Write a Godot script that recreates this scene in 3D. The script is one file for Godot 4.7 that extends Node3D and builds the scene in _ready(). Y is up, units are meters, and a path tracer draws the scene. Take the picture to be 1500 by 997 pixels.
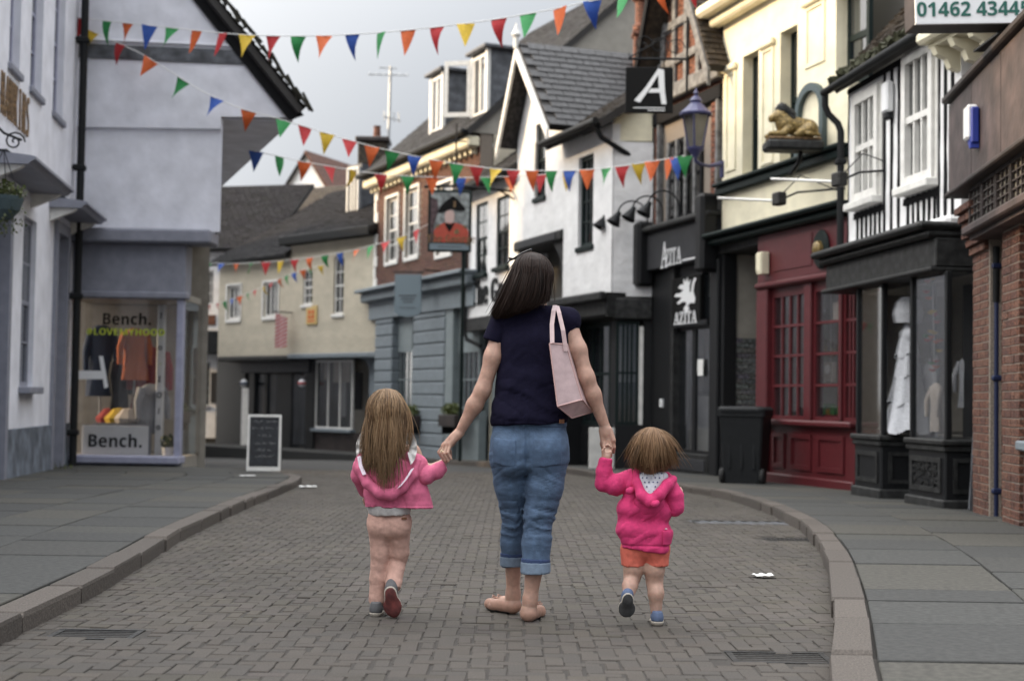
extends Node3D
# A town-centre street hung with bunting, a woman and two children walking away down it.
# Camera: 50 mm equivalent, about 0.9 m above the pavers, tilted up a little and rolled slightly.
const FPX := 2083.0
const CAM_Y := 0.908
const KERB := 0.09
var cam_basis: Basis
var cam_pos := Vector3(0, CAM_Y, 0)
var M := {}
var T := {}
var used := {}
var rng := RandomNumberGenerator.new()

# ---------------------------------------------------------------- pixels and places
func ray(px: float, py: float) -> Vector3:
	return cam_basis * Vector3((px - 750.0) / FPX, -(py - 498.5) / FPX, -1.0)
func gy(d: float) -> float:                      # height of the road at depth d: it falls away from the camera
	var y := -0.012 * minf(d, 24.0)
	if d > 24.0: y -= 0.03 * (minf(d, 60.0) - 24.0)
	return y
func at(px: float, py: float, d: float) -> Vector3:    # the point at depth d in the direction of a pixel
	var r := ray(px, py)
	return cam_pos + r * (d / -r.z)
func onground(px: float, py: float, h := 0.0) -> Vector3:
	var r := ray(px, py)
	var d := 10.0
	for i in 12:
		var t := (gy(d) + h - CAM_Y) / r.y
		d = lerpf(d, -r.z * t, 0.8)
	var q := at(px, py, d)
	q.y = gy(d) + h
	return q

class Fac:                                         # a vertical plane: u to the right along it, v up, d out towards the street
	var o: Vector3
	var u: Vector3
	var n: Vector3
	var s
	func _init(scene, a: Vector2, b: Vector2, base: float):     # a, b: (x, depth) of its left and right ends
		s = scene
		o = Vector3(a.x, base, -a.y)
		u = (Vector3(b.x, 0, -b.y) - Vector3(a.x, 0, -a.y)).normalized()
		n = u.cross(Vector3.UP)
	func p(px: float, py: float, d := 0.0) -> Vector2:
		var r: Vector3 = s.ray(px, py)
		var t: float = (o + n * d - s.cam_pos).dot(n) / r.dot(n)
		var q: Vector3 = s.cam_pos + r * t - o
		return Vector2(q.dot(u), q.y)
	func rect(x0: float, y0: float, x1: float, y1: float, d := 0.0) -> Array:   # [u0, u1, v0, v1] of a pixel box
		var ym := (y0 + y1) / 2
		var xm := (x0 + x1) / 2
		return [p(x0, ym, d).x, p(x1, ym, d).x, p(xm, y1, d).y, p(xm, y0, d).y]
	func w(uu: float, vv: float, dd := 0.0) -> Vector3:
		return o + u * uu + Vector3(0, vv, 0) + n * dd
	func basis() -> Basis:
		return Basis(u, Vector3.UP, n)

# ---------------------------------------------------------------- things and parts
func numbered(called: String) -> String:
	if not used.has(called):
		used[called] = 0
		return called
	used[called] += 1
	return "%s_%03d" % [called, used[called]]
func tag(o: Node, label: String, category: String, group := ""):
	o.set_meta("label", label)
	o.set_meta("category", category)
	if group != "": o.set_meta("group", group)
func thing(called: String, label: String, category: String, where := Vector3.ZERO, b := Basis(), group := "") -> Node3D:
	var o := Node3D.new()
	o.name = numbered(called)
	add_child(o)
	o.transform = Transform3D(b, where)
	tag(o, label, category, group)
	return o
func structure(called: String) -> Node3D:
	var o := Node3D.new()
	o.name = numbered(called)
	add_child(o)
	o.set_meta("kind", "structure")
	return o
func part(parent: Node, called: String, mesh: Mesh, m: Material, xf := Transform3D()) -> MeshInstance3D:
	var o := MeshInstance3D.new()
	o.name = called
	o.mesh = mesh
	o.material_override = m
	o.transform = xf
	parent.add_child(o, true)
	return o
func stuff(o: Node):
	o.set_meta("kind", "stuff")
	return o

# ---------------------------------------------------------------- shapes
func S() -> SurfaceTool:
	var st := SurfaceTool.new()
	st.begin(Mesh.PRIMITIVE_TRIANGLES)
	st.set_smooth_group(-1)
	return st
func tri(st: SurfaceTool, a: Vector3, b: Vector3, c: Vector3):
	st.add_vertex(a); st.add_vertex(b); st.add_vertex(c)
func quad(st: SurfaceTool, a: Vector3, b: Vector3, c: Vector3, d: Vector3):   # counter-clockwise seen from outside
	tri(st, a, c, b); tri(st, a, d, c)
func done(st: SurfaceTool) -> ArrayMesh:
	st.generate_normals()
	return st.commit()
func abox(st: SurfaceTool, x0, x1, y0, y1, z0, z1, xf := Transform3D()):
	var p := []
	for z in [z0, z1]:
		for y in [y0, y1]:
			for x in [x0, x1]: p.append(xf * Vector3(x, y, z))
	quad(st, p[4], p[5], p[7], p[6]); quad(st, p[1], p[0], p[2], p[3])
	quad(st, p[0], p[4], p[6], p[2]); quad(st, p[5], p[1], p[3], p[7])
	quad(st, p[6], p[7], p[3], p[2]); quad(st, p[0], p[1], p[5], p[4])
var box_cache := {}
func box_mesh(sx: float, sy: float, sz: float, bev := 0.0) -> Mesh:
	var key := "%.4f %.4f %.4f %.4f" % [sx, sy, sz, bev]
	if box_cache.has(key): return box_cache[key]
	var m: Mesh
	if bev <= 0.0:
		var b := BoxMesh.new()
		b.size = Vector3(sx, sy, sz)
		m = b
	else:
		var st := S()
		abevel(st, sx, sy, sz, bev)
		m = done(st)
	box_cache[key] = m
	return m
func abevel(st: SurfaceTool, sx: float, sy: float, sz: float, b: float, xf := Transform3D()):
	b = minf(b, minf(sx, minf(sy, sz)) * 0.45)
	var h := Vector3(sx, sy, sz) / 2
	var i := h - Vector3(b, b, b)
	for ax in 3:
		var a1 := (ax + 1) % 3
		var a2 := (ax + 2) % 3
		for s in [-1.0, 1.0]:
			var q := []
			for c in [[-1, -1], [1, -1], [1, 1], [-1, 1]]:
				var v := Vector3()
				v[ax] = h[ax] * s; v[a1] = i[a1] * c[0]; v[a2] = i[a2] * c[1]
				q.append(xf * v)
			if s > 0: quad(st, q[0], q[1], q[2], q[3])
			else: quad(st, q[3], q[2], q[1], q[0])
		for s1 in [-1.0, 1.0]:
			for s2 in [-1.0, 1.0]:
				var q := []
				for c in [[0, -1], [0, 1], [1, 1], [1, -1]]:
					var v := Vector3()
					v[ax] = i[ax] * c[1]
					v[a1] = (h[a1] if c[0] == 0 else i[a1]) * s1
					v[a2] = (i[a2] if c[0] == 0 else h[a2]) * s2
					q.append(xf * v)
				if s1 * s2 < 0: quad(st, q[0], q[1], q[2], q[3])
				else: quad(st, q[3], q[2], q[1], q[0])
	for sx1 in [-1.0, 1.0]:
		for sy1 in [-1.0, 1.0]:
			for sz1 in [-1.0, 1.0]:
				var a := xf * Vector3(h.x * sx1, i.y * sy1, i.z * sz1)
				var b2 := xf * Vector3(i.x * sx1, h.y * sy1, i.z * sz1)
				var c := xf * Vector3(i.x * sx1, i.y * sy1, h.z * sz1)
				if sx1 * sy1 * sz1 > 0: tri(st, a, c, b2)
				else: tri(st, a, b2, c)
func bx(parent: Node, called: String, m, x0, x1, y0, y1, z0, z1, bev := 0.0) -> MeshInstance3D:
	var mm: Material = M[m] if m is String else m
	return part(parent, called, box_mesh(absf(x1 - x0), absf(y1 - y0), absf(z1 - z0), bev), mm, Transform3D(Basis(), Vector3((x0 + x1) / 2.0, (y0 + y1) / 2.0, (z0 + z1) / 2.0)))
func aply(st: SurfaceTool, pts: PackedVector2Array, d0: float, d1: float, xf := Transform3D()):   # polygon in x, y drawn out in z
	if not Geometry2D.is_polygon_clockwise(pts): pts.reverse()
	var ix := Geometry2D.triangulate_polygon(pts)
	for k in range(0, ix.size(), 3):
		var a := pts[ix[k]]; var b := pts[ix[k + 1]]; var c := pts[ix[k + 2]]
		if (b - a).cross(c - a) < 0:
			var t := b; b = c; c = t
		tri(st, xf * Vector3(a.x, a.y, d1), xf * Vector3(c.x, c.y, d1), xf * Vector3(b.x, b.y, d1))
		tri(st, xf * Vector3(a.x, a.y, d0), xf * Vector3(b.x, b.y, d0), xf * Vector3(c.x, c.y, d0))
	for k in pts.size():
		var a := pts[k]; var b := pts[(k + 1) % pts.size()]
		quad(st, xf * Vector3(b.x, b.y, d0), xf * Vector3(a.x, a.y, d0), xf * Vector3(a.x, a.y, d1), xf * Vector3(b.x, b.y, d1))
func ply(parent: Node, called: String, m, pts: Array, d0: float, d1: float, xf := Transform3D()) -> MeshInstance3D:
	var st := S()
	aply(st, PackedVector2Array(pts), d0, d1, xf)
	return part(parent, called, done(st), M[m] if m is String else m)
func plan(parent: Node, called: String, m, pts: Array, y0: float, y1: float) -> MeshInstance3D:   # plan points (x, depth) drawn up from y0 to y1, in world axes
	return ply(parent, called, m, pts, y0, y1, Transform3D(Basis(Vector3(1, 0, 0), Vector3(0, 0, -1), Vector3(0, 1, 0)), Vector3.ZERO))
func slab3(st: SurfaceTool, a: Vector3, b: Vector3, c: Vector3, d: Vector3, th: float):   # a sloping sheet of thickness th below the quad a b c d
	var n := (b - a).cross(d - a).normalized() * th
	quad(st, a, b, c, d)
	quad(st, d - n, c - n, b - n, a - n)
	quad(st, a - n, b - n, b, a); quad(st, b - n, c - n, c, b); quad(st, c - n, d - n, d, c); quad(st, d - n, a - n, a, d)
func atube(st: SurfaceTool, pts: Array, r, sides := 8, smooth := true):
	if smooth: st.set_smooth_group(1)
	var rings := []
	var up := Vector3(0.123, 0.97, 0.21)
	for i in pts.size():
		var t: Vector3 = (pts[mini(i + 1, pts.size() - 1)] - pts[maxi(i - 1, 0)]).normalized()
		var x := up.cross(t)
		if x.length() < 0.05: x = Vector3(1, 0, 0.1).cross(t)
		x = x.normalized()
		var y := t.cross(x)
		var rr: float = r[i] if r is Array else r
		var ring := []
		for k in sides: ring.append(pts[i] + (x * cos(TAU * k / sides) + y * sin(TAU * k / sides)) * rr)
		rings.append(ring)
		up = y
	for i in rings.size() - 1:
		for k in sides:
			var k2 := (k + 1) % sides
			quad(st, rings[i][k], rings[i][k2], rings[i + 1][k2], rings[i + 1][k])
	st.set_smooth_group(-1)
	for e in [0, rings.size() - 1]:
		for k in range(1, sides - 1):
			if e == 0: tri(st, rings[e][0], rings[e][k], rings[e][k + 1])
			else: tri(st, rings[e][0], rings[e][k + 1], rings[e][k])
func tube(parent: Node, called: String, m, pts: Array, r, sides := 8) -> MeshInstance3D:
	var st := S()
	atube(st, pts, r, sides)
	return part(parent, called, done(st), M[m] if m is String else m)
func alathe(st: SurfaceTool, prof: Array, sides := 16, xf := Transform3D()):   # profile of (radius, y), bottom to top
	st.set_smooth_group(-1)
	for i in prof.size() - 1:
		for k in sides:
			var a0 := TAU * k / sides
			var a1 := TAU * (k + 1) / sides
			var p := [xf * Vector3(prof[i].x * cos(a0), prof[i].y, -prof[i].x * sin(a0)), xf * Vector3(prof[i].x * cos(a1), prof[i].y, -prof[i].x * sin(a1)),
				xf * Vector3(prof[i + 1].x * cos(a1), prof[i + 1].y, -prof[i + 1].x * sin(a1)), xf * Vector3(prof[i + 1].x * cos(a0), prof[i + 1].y, -prof[i + 1].x * sin(a0))]
			if prof[i].x < 1e-4: tri(st, p[0], p[3], p[2])
			elif prof[i + 1].x < 1e-4: tri(st, p[0], p[2], p[1])
			else: quad(st, p[0], p[1], p[2], p[3])
func lathe(parent: Node, called: String, m, prof: Array, where: Vector3, sides := 16, sc := Vector3.ONE) -> MeshInstance3D:
	var st := S()
	alathe(st, prof, sides, Transform3D(Basis().scaled(sc), where))
	return part(parent, called, done(st), M[m] if m is String else m)
func bez(a: Vector3, b: Vector3, c: Vector3, n := 8) -> Array:
	var out := []
	for i in n + 1:
		var t := float(i) / n
		out.append(a * (1 - t) * (1 - t) + b * 2 * t * (1 - t) + c * t * t)
	return out
func lettering(parent: Node, called: String, text: String, m, height: float, where: Vector3, font := "Droid Sans", weight := 700, depth := 0.012, squash := 1.0, italic := false, rot := 0.0) -> MeshInstance3D:
	var f := SystemFont.new()
	f.font_names = PackedStringArray([font])
	f.font_weight = weight
	f.font_italic = italic
	var t := TextMesh.new()
	t.text = text
	t.font = f
	t.font_size = 64
	t.pixel_size = height / 47.0
	t.depth = depth
	t.curve_step = 2.0
	var b := Basis().rotated(Vector3(0, 0, 1), rot).scaled_local(Vector3(squash, 1, 1))
	return part(parent, called, t, M[m] if m is String else m, Transform3D(b, where))

# ---------------------------------------------------------------- walls, windows, roofs
func awall(st: SurfaceTool, u0: float, u1: float, v0: float, v1: float, holes: Array, d0: float, d1: float):
	# a wall sheet between d0 (back) and d1 (front) with rectangular openings [u0, u1, v0, v1]
	var us := [u0, u1]
	var vs := [v0, v1]
	for h in holes:
		for k in 2:
			if h[k] > u0 and h[k] < u1: us.append(h[k])
			if h[k + 2] > v0 and h[k + 2] < v1: vs.append(h[k + 2])
	us.sort(); vs.sort()
	var solid := func(i, j):
		if i < 0 or j < 0 or i >= us.size() - 1 or j >= vs.size() - 1: return false
		var cu: float = (us[i] + us[i + 1]) / 2
		var cv: float = (vs[j] + vs[j + 1]) / 2
		if us[i + 1] - us[i] < 1e-5 or vs[j + 1] - vs[j] < 1e-5: return true
		for h in holes:
			if cu > h[0] and cu < h[1] and cv > h[2] and cv < h[3]: return false
		return true
	for i in us.size() - 1:
		for j in vs.size() - 1:
			if not solid.call(i, j) or us[i + 1] - us[i] < 1e-5 or vs[j + 1] - vs[j] < 1e-5: continue
			var a: float = us[i]; var b: float = us[i + 1]; var c: float = vs[j]; var e: float = vs[j + 1]
			quad(st, Vector3(a, c, d1), Vector3(b, c, d1), Vector3(b, e, d1), Vector3(a, e, d1))
			quad(st, Vector3(b, c, d0), Vector3(a, c, d0), Vector3(a, e, d0), Vector3(b, e, d0))
			if not solid.call(i - 1, j): quad(st, Vector3(a, c, d0), Vector3(a, c, d1), Vector3(a, e, d1), Vector3(a, e, d0))
			if not solid.call(i + 1, j): quad(st, Vector3(b, c, d1), Vector3(b, c, d0), Vector3(b, e, d0), Vector3(b, e, d1))
			if not solid.call(i, j - 1): quad(st, Vector3(a, c, d0), Vector3(b, c, d0), Vector3(b, c, d1), Vector3(a, c, d1))
			if not solid.call(i, j + 1): quad(st, Vector3(a, e, d1), Vector3(b, e, d1), Vector3(b, e, d0), Vector3(a, e, d0))
func wall(parent: Node, called: String, m, u0, u1, v0, v1, holes: Array, d0 := -0.25, d1 := 0.0) -> MeshInstance3D:
	var st := S()
	awall(st, u0, u1, v0, v1, holes, d0, d1)
	return part(parent, called, done(st), M[m] if m is String else m)
func window(parent: Node, r: Array, cols: int, rows: int, fm = "white_paint", o := {}) -> MeshInstance3D:
	# window frame (part) with panes, glazing bars and sill (sub-parts); r = [u0, u1, v0, v1]
	var d: float = o.get("d", -0.1)
	var fw: float = o.get("fw", 0.06)
	var th: float = o.get("th", 0.06)
	var bar: float = o.get("bar", 0.025)
	var u0: float = r[0]; var u1: float = r[1]; var v0: float = r[2]; var v1: float = r[3]
	var c := Vector3((u0 + u1) / 2, v0, d)
	var W := (u1 - u0) / 2
	var H := v1 - v0
	var st := S()
	awall(st, -W, W, 0, H, [[-W + fw, W - fw, fw, H - fw]], -th, 0)
	var win := part(parent, o.get("name", "window"), done(st), M[fm] if fm is String else fm, Transform3D(Basis(), c))
	var gl = o.get("glass", "glass")
	var iw := 2 * (W - fw)
	var ih := H - 2 * fw
	var sash: bool = o.get("sash", false)
	for j in rows:
		for i in cols:
			var back := 0.02 if sash and j >= rows / 2 else 0.0
			bx(win, "pane", gl, -W + fw + iw * i / cols + 0.002, -W + fw + iw * (i + 1) / cols - 0.002, fw + ih * j / rows + 0.002, fw + ih * (j + 1) / rows - 0.002, -th * 0.55 - 0.003 + back, -th * 0.55 + 0.003 + back)
	for i in range(1, cols):
		var x := -W + fw + iw * i / cols
		bx(win, "glazing_bar", fm, x - bar / 2, x + bar / 2, fw, H - fw, -th * 0.8, -th * 0.15)
	for j in range(1, rows):
		var y := fw + ih * j / rows
		var bb := bar * (2.0 if sash and j == rows / 2 else 1.0)
		bx(win, "glazing_bar", fm, -W + fw, W - fw, y - bb / 2, y + bb / 2, -th * 0.8 + 0.003, -th * 0.15 + 0.003)
	if o.has("sill"):
		bx(win, "sill", o.get("sillm", fm), -W - 0.05, W + 0.05, -0.09, -0.002, -0.1, o.sill, 0.012)
	if o.has("surround"):
		var s: float = o.surround
		var st2 := S()
		awall(st2, -W - s, W + s, -0.003, H + s, [[-W, W, -0.1, H]], -d - 0.01, -d + o.get("sd", 0.035))
		part(win, "surround", done(st2), M[o.get("surm", fm)])
	if o.has("curtain"):
		var cm = o.curtain
		bx(win, "curtain", cm, -W + fw, W - fw, H * o.get("cf", 0.0) + 0.03, H - 0.01, -th - 0.1, -th - 0.08)
	return win
func courses(st: SurfaceTool, a: Vector3, b: Vector3, c: Vector3, d: Vector3, row: float, wid: float, th: float, seed_: int, skip := 1.0):
	# overlapping roof tiles on the slope a (eaves left) b (eaves right) c (ridge right) d (ridge left)
	var r := RandomNumberGenerator.new()
	r.seed = seed_
	var n := (b - a).cross(d - a).normalized()
	var rows := int(ceil(((d - a).length() + (c - b).length()) / 2 / row))
	for j in rows:
		var t0 := float(j) / rows
		var t1 := minf(1.0, (j + 1.25) / rows)
		var l0 := a.lerp(d, t0); var r0 := b.lerp(c, t0)
		var l1 := a.lerp(d, t1); var r1 := b.lerp(c, t1)
		var cnt := maxi(1, int(round((r0 - l0).length() / wid)))
		var off := 0.5 if j % 2 == 1 else 0.0
		for i in range(0 if off == 0.0 else -1, cnt):
			var s0 := clampf((i + off + 0.03) / cnt, 0, 1)
			var s1 := clampf((i + 1 + off - 0.03) / cnt, 0, 1)
			if s1 - s0 < 0.2 / cnt or r.randf() > skip: continue
			var lift := n * (th * r.randf_range(0.8, 1.5))
			var p0 := l0.lerp(r0, s0) + lift; var p1 := l0.lerp(r0, s1) + lift
			var q1 := l1.lerp(r1, s1) + n * 0.002; var q0 := l1.lerp(r1, s0) + n * 0.002
			var g := r.randf_range(0.72, 1.15)
			st.set_color(Color(g, g * r.randf_range(0.95, 1.03), g * r.randf_range(0.9, 1.05)))
			quad(st, p0, p1, q1, q0)
			quad(st, p0 - lift, p1 - lift, p1, p0)
			quad(st, p0 - lift, p0, q0, q0 - n * 0.002)
			quad(st, p1, p1 - lift, q1 - n * 0.002, q1)
func roof(parent: Node, m, a: Vector3, b: Vector3, c: Vector3, d: Vector3, row := 0.16, wid := 0.22, th := 0.016, seed_ := 1) -> MeshInstance3D:
	# a sloping deck (part) that carries its tiles, which are too small to pick apart
	var st := S()
	slab3(st, a, b, c, d, 0.12)
	var deck := part(parent, "roof", done(st), M["roof_deck"])
	var s2 := S()
	courses(s2, a, b, c, d, row, wid, th, seed_)
	stuff(part(deck, "roof_tiles", done(s2), M[m]))
	return deck

# ---------------------------------------------------------------- materials: colour, grain and wear only
func lin(r: float, g: float, b: float) -> Color:
	return Color(r, g, b).linear_to_srgb()
func noise_tex(key: String, freq: float, lo: float, hi: float, oct := 5, seed_ := 1, size := 512, kind := FastNoiseLite.TYPE_SIMPLEX_SMOOTH, mid := -1.0):
	var n := FastNoiseLite.new()
	n.noise_type = kind
	n.frequency = freq
	n.fractal_octaves = oct
	n.seed = seed_
	var im := n.get_seamless_image(size, size)
	im.convert(Image.FORMAT_L8)
	var src := im.get_data()
	var lut := PackedByteArray()
	lut.resize(256)
	for i in 256:
		var t := i / 255.0
		if mid >= 0.0: t = clampf((t - mid) / (1.0 - mid), 0, 1)
		lut[i] = int(clampf(lerpf(lo, hi, t), 0, 1) * 255)
	for i in src.size(): src[i] = lut[src[i]]
	im = Image.create_from_data(size, size, false, Image.FORMAT_L8, src)
	im.generate_mipmaps()
	T[key] = ImageTexture.create_from_image(im)
func bump_tex(key: String, freq: float, strength: float, oct := 4, seed_ := 3, size := 512):
	var n := FastNoiseLite.new()
	n.frequency = freq
	n.fractal_octaves = oct
	n.seed = seed_
	var im := n.get_seamless_image(size, size)
	im.convert(Image.FORMAT_RGBA8)
	im.bump_map_to_normal_map(strength)
	T[key] = ImageTexture.create_from_image(im)
func mk(key: String, col: Color, rough := 0.8, tex := "", scale_ := 1.0, bump := "", bstr := 0.5, o := {}) -> StandardMaterial3D:
	var m := StandardMaterial3D.new()
	m.resource_name = key
	m.albedo_color = col
	m.roughness = rough
	m.metallic = o.get("metal", 0.0)
	m.metallic_specular = o.get("spec", 0.5)
	if tex != "": m.albedo_texture = T[tex]
	if bump != "":
		m.normal_enabled = true
		m.normal_texture = T[bump]
		m.normal_scale = bstr
	if tex != "" or bump != "":
		m.uv1_triplanar = true
		m.uv1_world_triplanar = o.get("world", true)
		m.uv1_scale = o.get("sc3", Vector3.ONE * scale_)
	if o.get("vc", false): m.vertex_color_use_as_albedo = true
	if o.has("rim"):
		m.rim_enabled = true
		m.rim = o.rim
	if o.has("coat"):
		m.clearcoat_enabled = true
		m.clearcoat = o.coat
		m.clearcoat_roughness = 0.15
	if o.has("sss"):
		m.subsurf_scatter_enabled = true
		m.subsurf_scatter_strength = o.sss
	if o.has("back"):
		m.backlight_enabled = true
		m.backlight = o.back
	if o.has("alpha"):
		m.transparency = BaseMaterial3D.TRANSPARENCY_ALPHA
		m.albedo_color.a = o.alpha
	M[key] = m
	return m
func materials():
	noise_tex("mottle", 0.012, 0.88, 1.0, 5, 1)
	noise_tex("stain", 0.008, 0.5, 1.0, 6, 2)
	noise_tex("fine", 0.06, 0.6, 1.0, 4, 3)
	noise_tex("speck", 0.11, 0.45, 1.0, 3, 4)
	noise_tex("cloth", 0.02, 0.82, 1.0, 5, 5)
	noise_tex("patchy", 0.02, 0.45, 1.0, 5, 6, 512, FastNoiseLite.TYPE_SIMPLEX_SMOOTH, 0.3)
	noise_tex("slabs", 0.03, 0.66, 1.0, 6, 16)
	bump_tex("b_fine", 0.08, 3.0, 4, 7)
	bump_tex("b_mid", 0.03, 5.0, 4, 8)
	bump_tex("b_big", 0.012, 8.0, 4, 9)
	# plaster, paint
	mk("plaster_white", lin(0.82, 0.82, 0.82), 0.85, "mottle", 0.35, "b_mid", 0.25)
	mk("plaster_left", lin(0.80, 0.81, 0.875), 0.85, "mottle", 0.3, "b_mid", 0.1)
	mk("plaster_cream", lin(0.86, 0.80, 0.60), 0.85, "mottle", 0.4, "b_mid", 0.2)
	mk("plaster_buff", lin(0.54, 0.49, 0.385), 0.85, "mottle", 0.4, "b_mid", 0.25)
	mk("white_paint", lin(0.78, 0.77, 0.73), 0.5, "mottle", 0.8)
	mk("lilac_paint", lin(0.34, 0.35, 0.46), 0.6, "mottle", 0.8)
	mk("grey_paint", lin(0.25, 0.26, 0.31), 0.55, "mottle", 0.7)
	mk("plinth_blue", lin(0.24, 0.28, 0.34), 0.7, "stain", 0.6, "b_mid", 0.2)
	mk("stone_grey", lin(0.20, 0.235, 0.26), 0.75, "mottle", 0.7, "b_mid", 0.3)
	mk("sage_grey", lin(0.22, 0.26, 0.27), 0.6, "mottle", 0.6)
	mk("black_paint", lin(0.018, 0.019, 0.021), 0.45, "fine", 1.5, "b_mid", 0.12, {"spec": 0.35})
	mk("black_worn", lin(0.045, 0.046, 0.046), 0.55, "stain", 1.6, "b_mid", 0.35, {"spec": 0.35})
	mk("black_iron", lin(0.012, 0.013, 0.015), 0.5, "", 1, "", 0, {"spec": 0.3})
	mk("green_black", lin(0.018, 0.03, 0.029), 0.5, "fine", 1.2, "", 0, {"spec": 0.25})
	mk("charcoal", lin(0.045, 0.046, 0.05), 0.5, "mottle", 0.8, "", 0, {"spec": 0.25})
	mk("red_paint", lin(0.10, 0.014, 0.018), 0.42, "mottle", 0.9, "b_mid", 0.1)
	mk("brown_paint", lin(0.105, 0.075, 0.072), 0.6, "stain", 0.5, "b_mid", 0.15)
	mk("brown_dark", lin(0.05, 0.036, 0.033), 0.6, "stain", 0.8)
	mk("navy_paint", lin(0.014, 0.022, 0.065), 0.4)
	mk("blue_lamp", lin(0.055, 0.058, 0.155), 0.45, "mottle", 1.0)
	mk("blue_grey_sign", lin(0.17, 0.22, 0.25), 0.6)
	mk("arch_green", lin(0.05, 0.075, 0.08), 0.55)
	mk("lead", lin(0.15, 0.16, 0.18), 0.6, "stain", 0.9)
	mk("timber_black", lin(0.022, 0.022, 0.024), 0.8, "fine", 1.5, "b_mid", 0.4, {"spec": 0.2})
	mk("timber_grey", lin(0.26, 0.26, 0.26), 0.8, "stain", 1.4, "b_mid", 0.4)
	mk("gutter", lin(0.016, 0.017, 0.018), 0.6, "", 1, "", 0, {"spec": 0.25})
	mk("interior", lin(0.10, 0.095, 0.088), 0.95)
	mk("interior_mid", lin(0.34, 0.32, 0.28), 0.95, "mottle", 0.6)
	mk("roof_deck", lin(0.03, 0.028, 0.027), 0.9)
	mk("slate", lin(0.085, 0.083, 0.085), 0.75, "patchy", 0.9, "b_mid", 0.4, {"vc": true, "spec": 0.25})
	mk("slate_dark", lin(0.045, 0.044, 0.049), 0.8, "patchy", 0.9, "b_mid", 0.4, {"vc": true, "spec": 0.2})
	mk("tile_brown", lin(0.1, 0.075, 0.05), 0.85, "patchy", 0.8, "b_mid", 0.5, {"vc": true})
	mk("tile_red", lin(0.27, 0.125, 0.085), 0.85, "patchy", 0.8, "b_mid", 0.5, {"vc": true})
	mk("tile_moss", lin(0.06, 0.055, 0.035), 0.95, "patchy", 1.2, "b_mid", 0.8, {"vc": true})
	mk("brick_a", lin(0.29, 0.115, 0.07), 0.88, "patchy", 3.0, "b_mid", 0.6)
	mk("brick_b", lin(0.23, 0.095, 0.065), 0.88, "patchy", 3.0, "b_mid", 0.6)
	mk("brick_c", lin(0.33, 0.15, 0.095), 0.88, "patchy", 3.0, "b_mid", 0.6)
	mk("brick_vc", lin(0.30, 0.14, 0.095), 0.88, "patchy", 1.6, "b_mid", 0.5, {"vc": true})
	mk("brick_orange", lin(0.40, 0.15, 0.08), 0.88, "patchy", 1.6, "b_mid", 0.5, {"vc": true})
	mk("brick_pale", lin(0.36, 0.38, 0.38), 0.8, "patchy", 1.6, "b_mid", 0.5, {"vc": true})
	mk("mortar", lin(0.33, 0.28, 0.23), 0.95, "fine", 1.5)
	mk("terracotta", lin(0.34, 0.13, 0.075), 0.85, "patchy", 1.5)
	mk("brass_leaf", lin(0.55, 0.38, 0.13), 0.42, "patchy", 2.5, "b_mid", 0.4, {"metal": 0.3})
	mk("gold_paint", lin(0.48, 0.29, 0.13), 0.6, "patchy", 2.0)
	mk("steel", lin(0.35, 0.36, 0.36), 0.4, "", 1.0, "", 0.5, {"metal": 0.7})
	mk("iron_cast", lin(0.06, 0.058, 0.056), 0.55, "patchy", 3.0, "b_mid", 0.5, {"metal": 0.4})
	# glass
	mk("glass", lin(0.02, 0.025, 0.03), 0.04, "", 1, "", 0, {"alpha": 0.38, "spec": 0.6})
	mk("shop_glass", lin(0.03, 0.035, 0.04), 0.02, "", 1, "", 0, {"alpha": 0.16, "spec": 0.6})
	mk("lamp_glass", lin(0.16, 0.15, 0.13), 0.12, "", 1, "", 0, {"alpha": 0.6})
	mk("net_curtain", lin(0.42, 0.42, 0.42), 0.95, "cloth", 3.0)
	mk("blind", lin(0.30, 0.27, 0.22), 0.9, "cloth", 2.0)
	# ground
	for i in 5:
		var g: float = [0.097, 0.103, 0.091, 0.11, 0.10][i]
		mk("paver_%d" % i, lin(g * 1.05, g * [0.91, 0.89, 0.92, 0.90, 0.88][i], g * [0.77, 0.75, 0.79, 0.75, 0.72][i]), 0.85, "speck", 3.0, "b_fine", 0.5)
	mk("paver_all", lin(0.102, 0.088, 0.073), 0.85, "speck", 3.0, "b_fine", 0.5, {"vc": true})
	mk("joint_dirt", lin(0.058, 0.051, 0.044), 0.95, "fine", 2.0)
	for i in 5:
		var g: float = [0.057, 0.065, 0.050, 0.071, 0.060][i]
		mk("flag_%d" % i, lin(g * [1.0, 1.0, 0.98, 1.05, 0.98][i], g * 0.99, g * [0.9, 0.87, 0.93, 0.82, 0.92][i]), 0.85, "slabs", 1.3, "b_fine", 0.35)
	for i in 3:
		var g: float = [0.15, 0.13, 0.165][i]
		mk("kerb_%d" % i, lin(g, g * 0.84, g * 0.71), 0.85, "speck", 1.6, "b_mid", 0.4)
	mk("asphalt", lin(0.075, 0.073, 0.07), 0.9, "speck", 1.5, "b_fine", 0.5)
	mk("earth", lin(0.05, 0.045, 0.04), 0.95, "fine", 0.6)
	mk("weed", lin(0.09, 0.11, 0.02), 0.8, "fine", 2.0, "", 0, {"back": Color(0.2, 0.25, 0.05)})
	mk("leaf", lin(0.10, 0.13, 0.025), 0.6, "fine", 2.0, "", 0, {"vc": true, "back": Color(0.25, 0.3, 0.06)})
	mk("paper", lin(0.7, 0.7, 0.68), 0.8)
	mk("chalk", lin(0.5, 0.5, 0.5), 0.95, "speck", 6.0)
	mk("slate_board", lin(0.03, 0.034, 0.042), 0.7, "stain", 2.5)
	mk("plastic_bin", lin(0.02, 0.0215, 0.023), 0.55, "mottle", 1.5, "b_fine", 0.15, {"spec": 0.3})
	mk("rubber", lin(0.02, 0.02, 0.02), 0.8)
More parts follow.
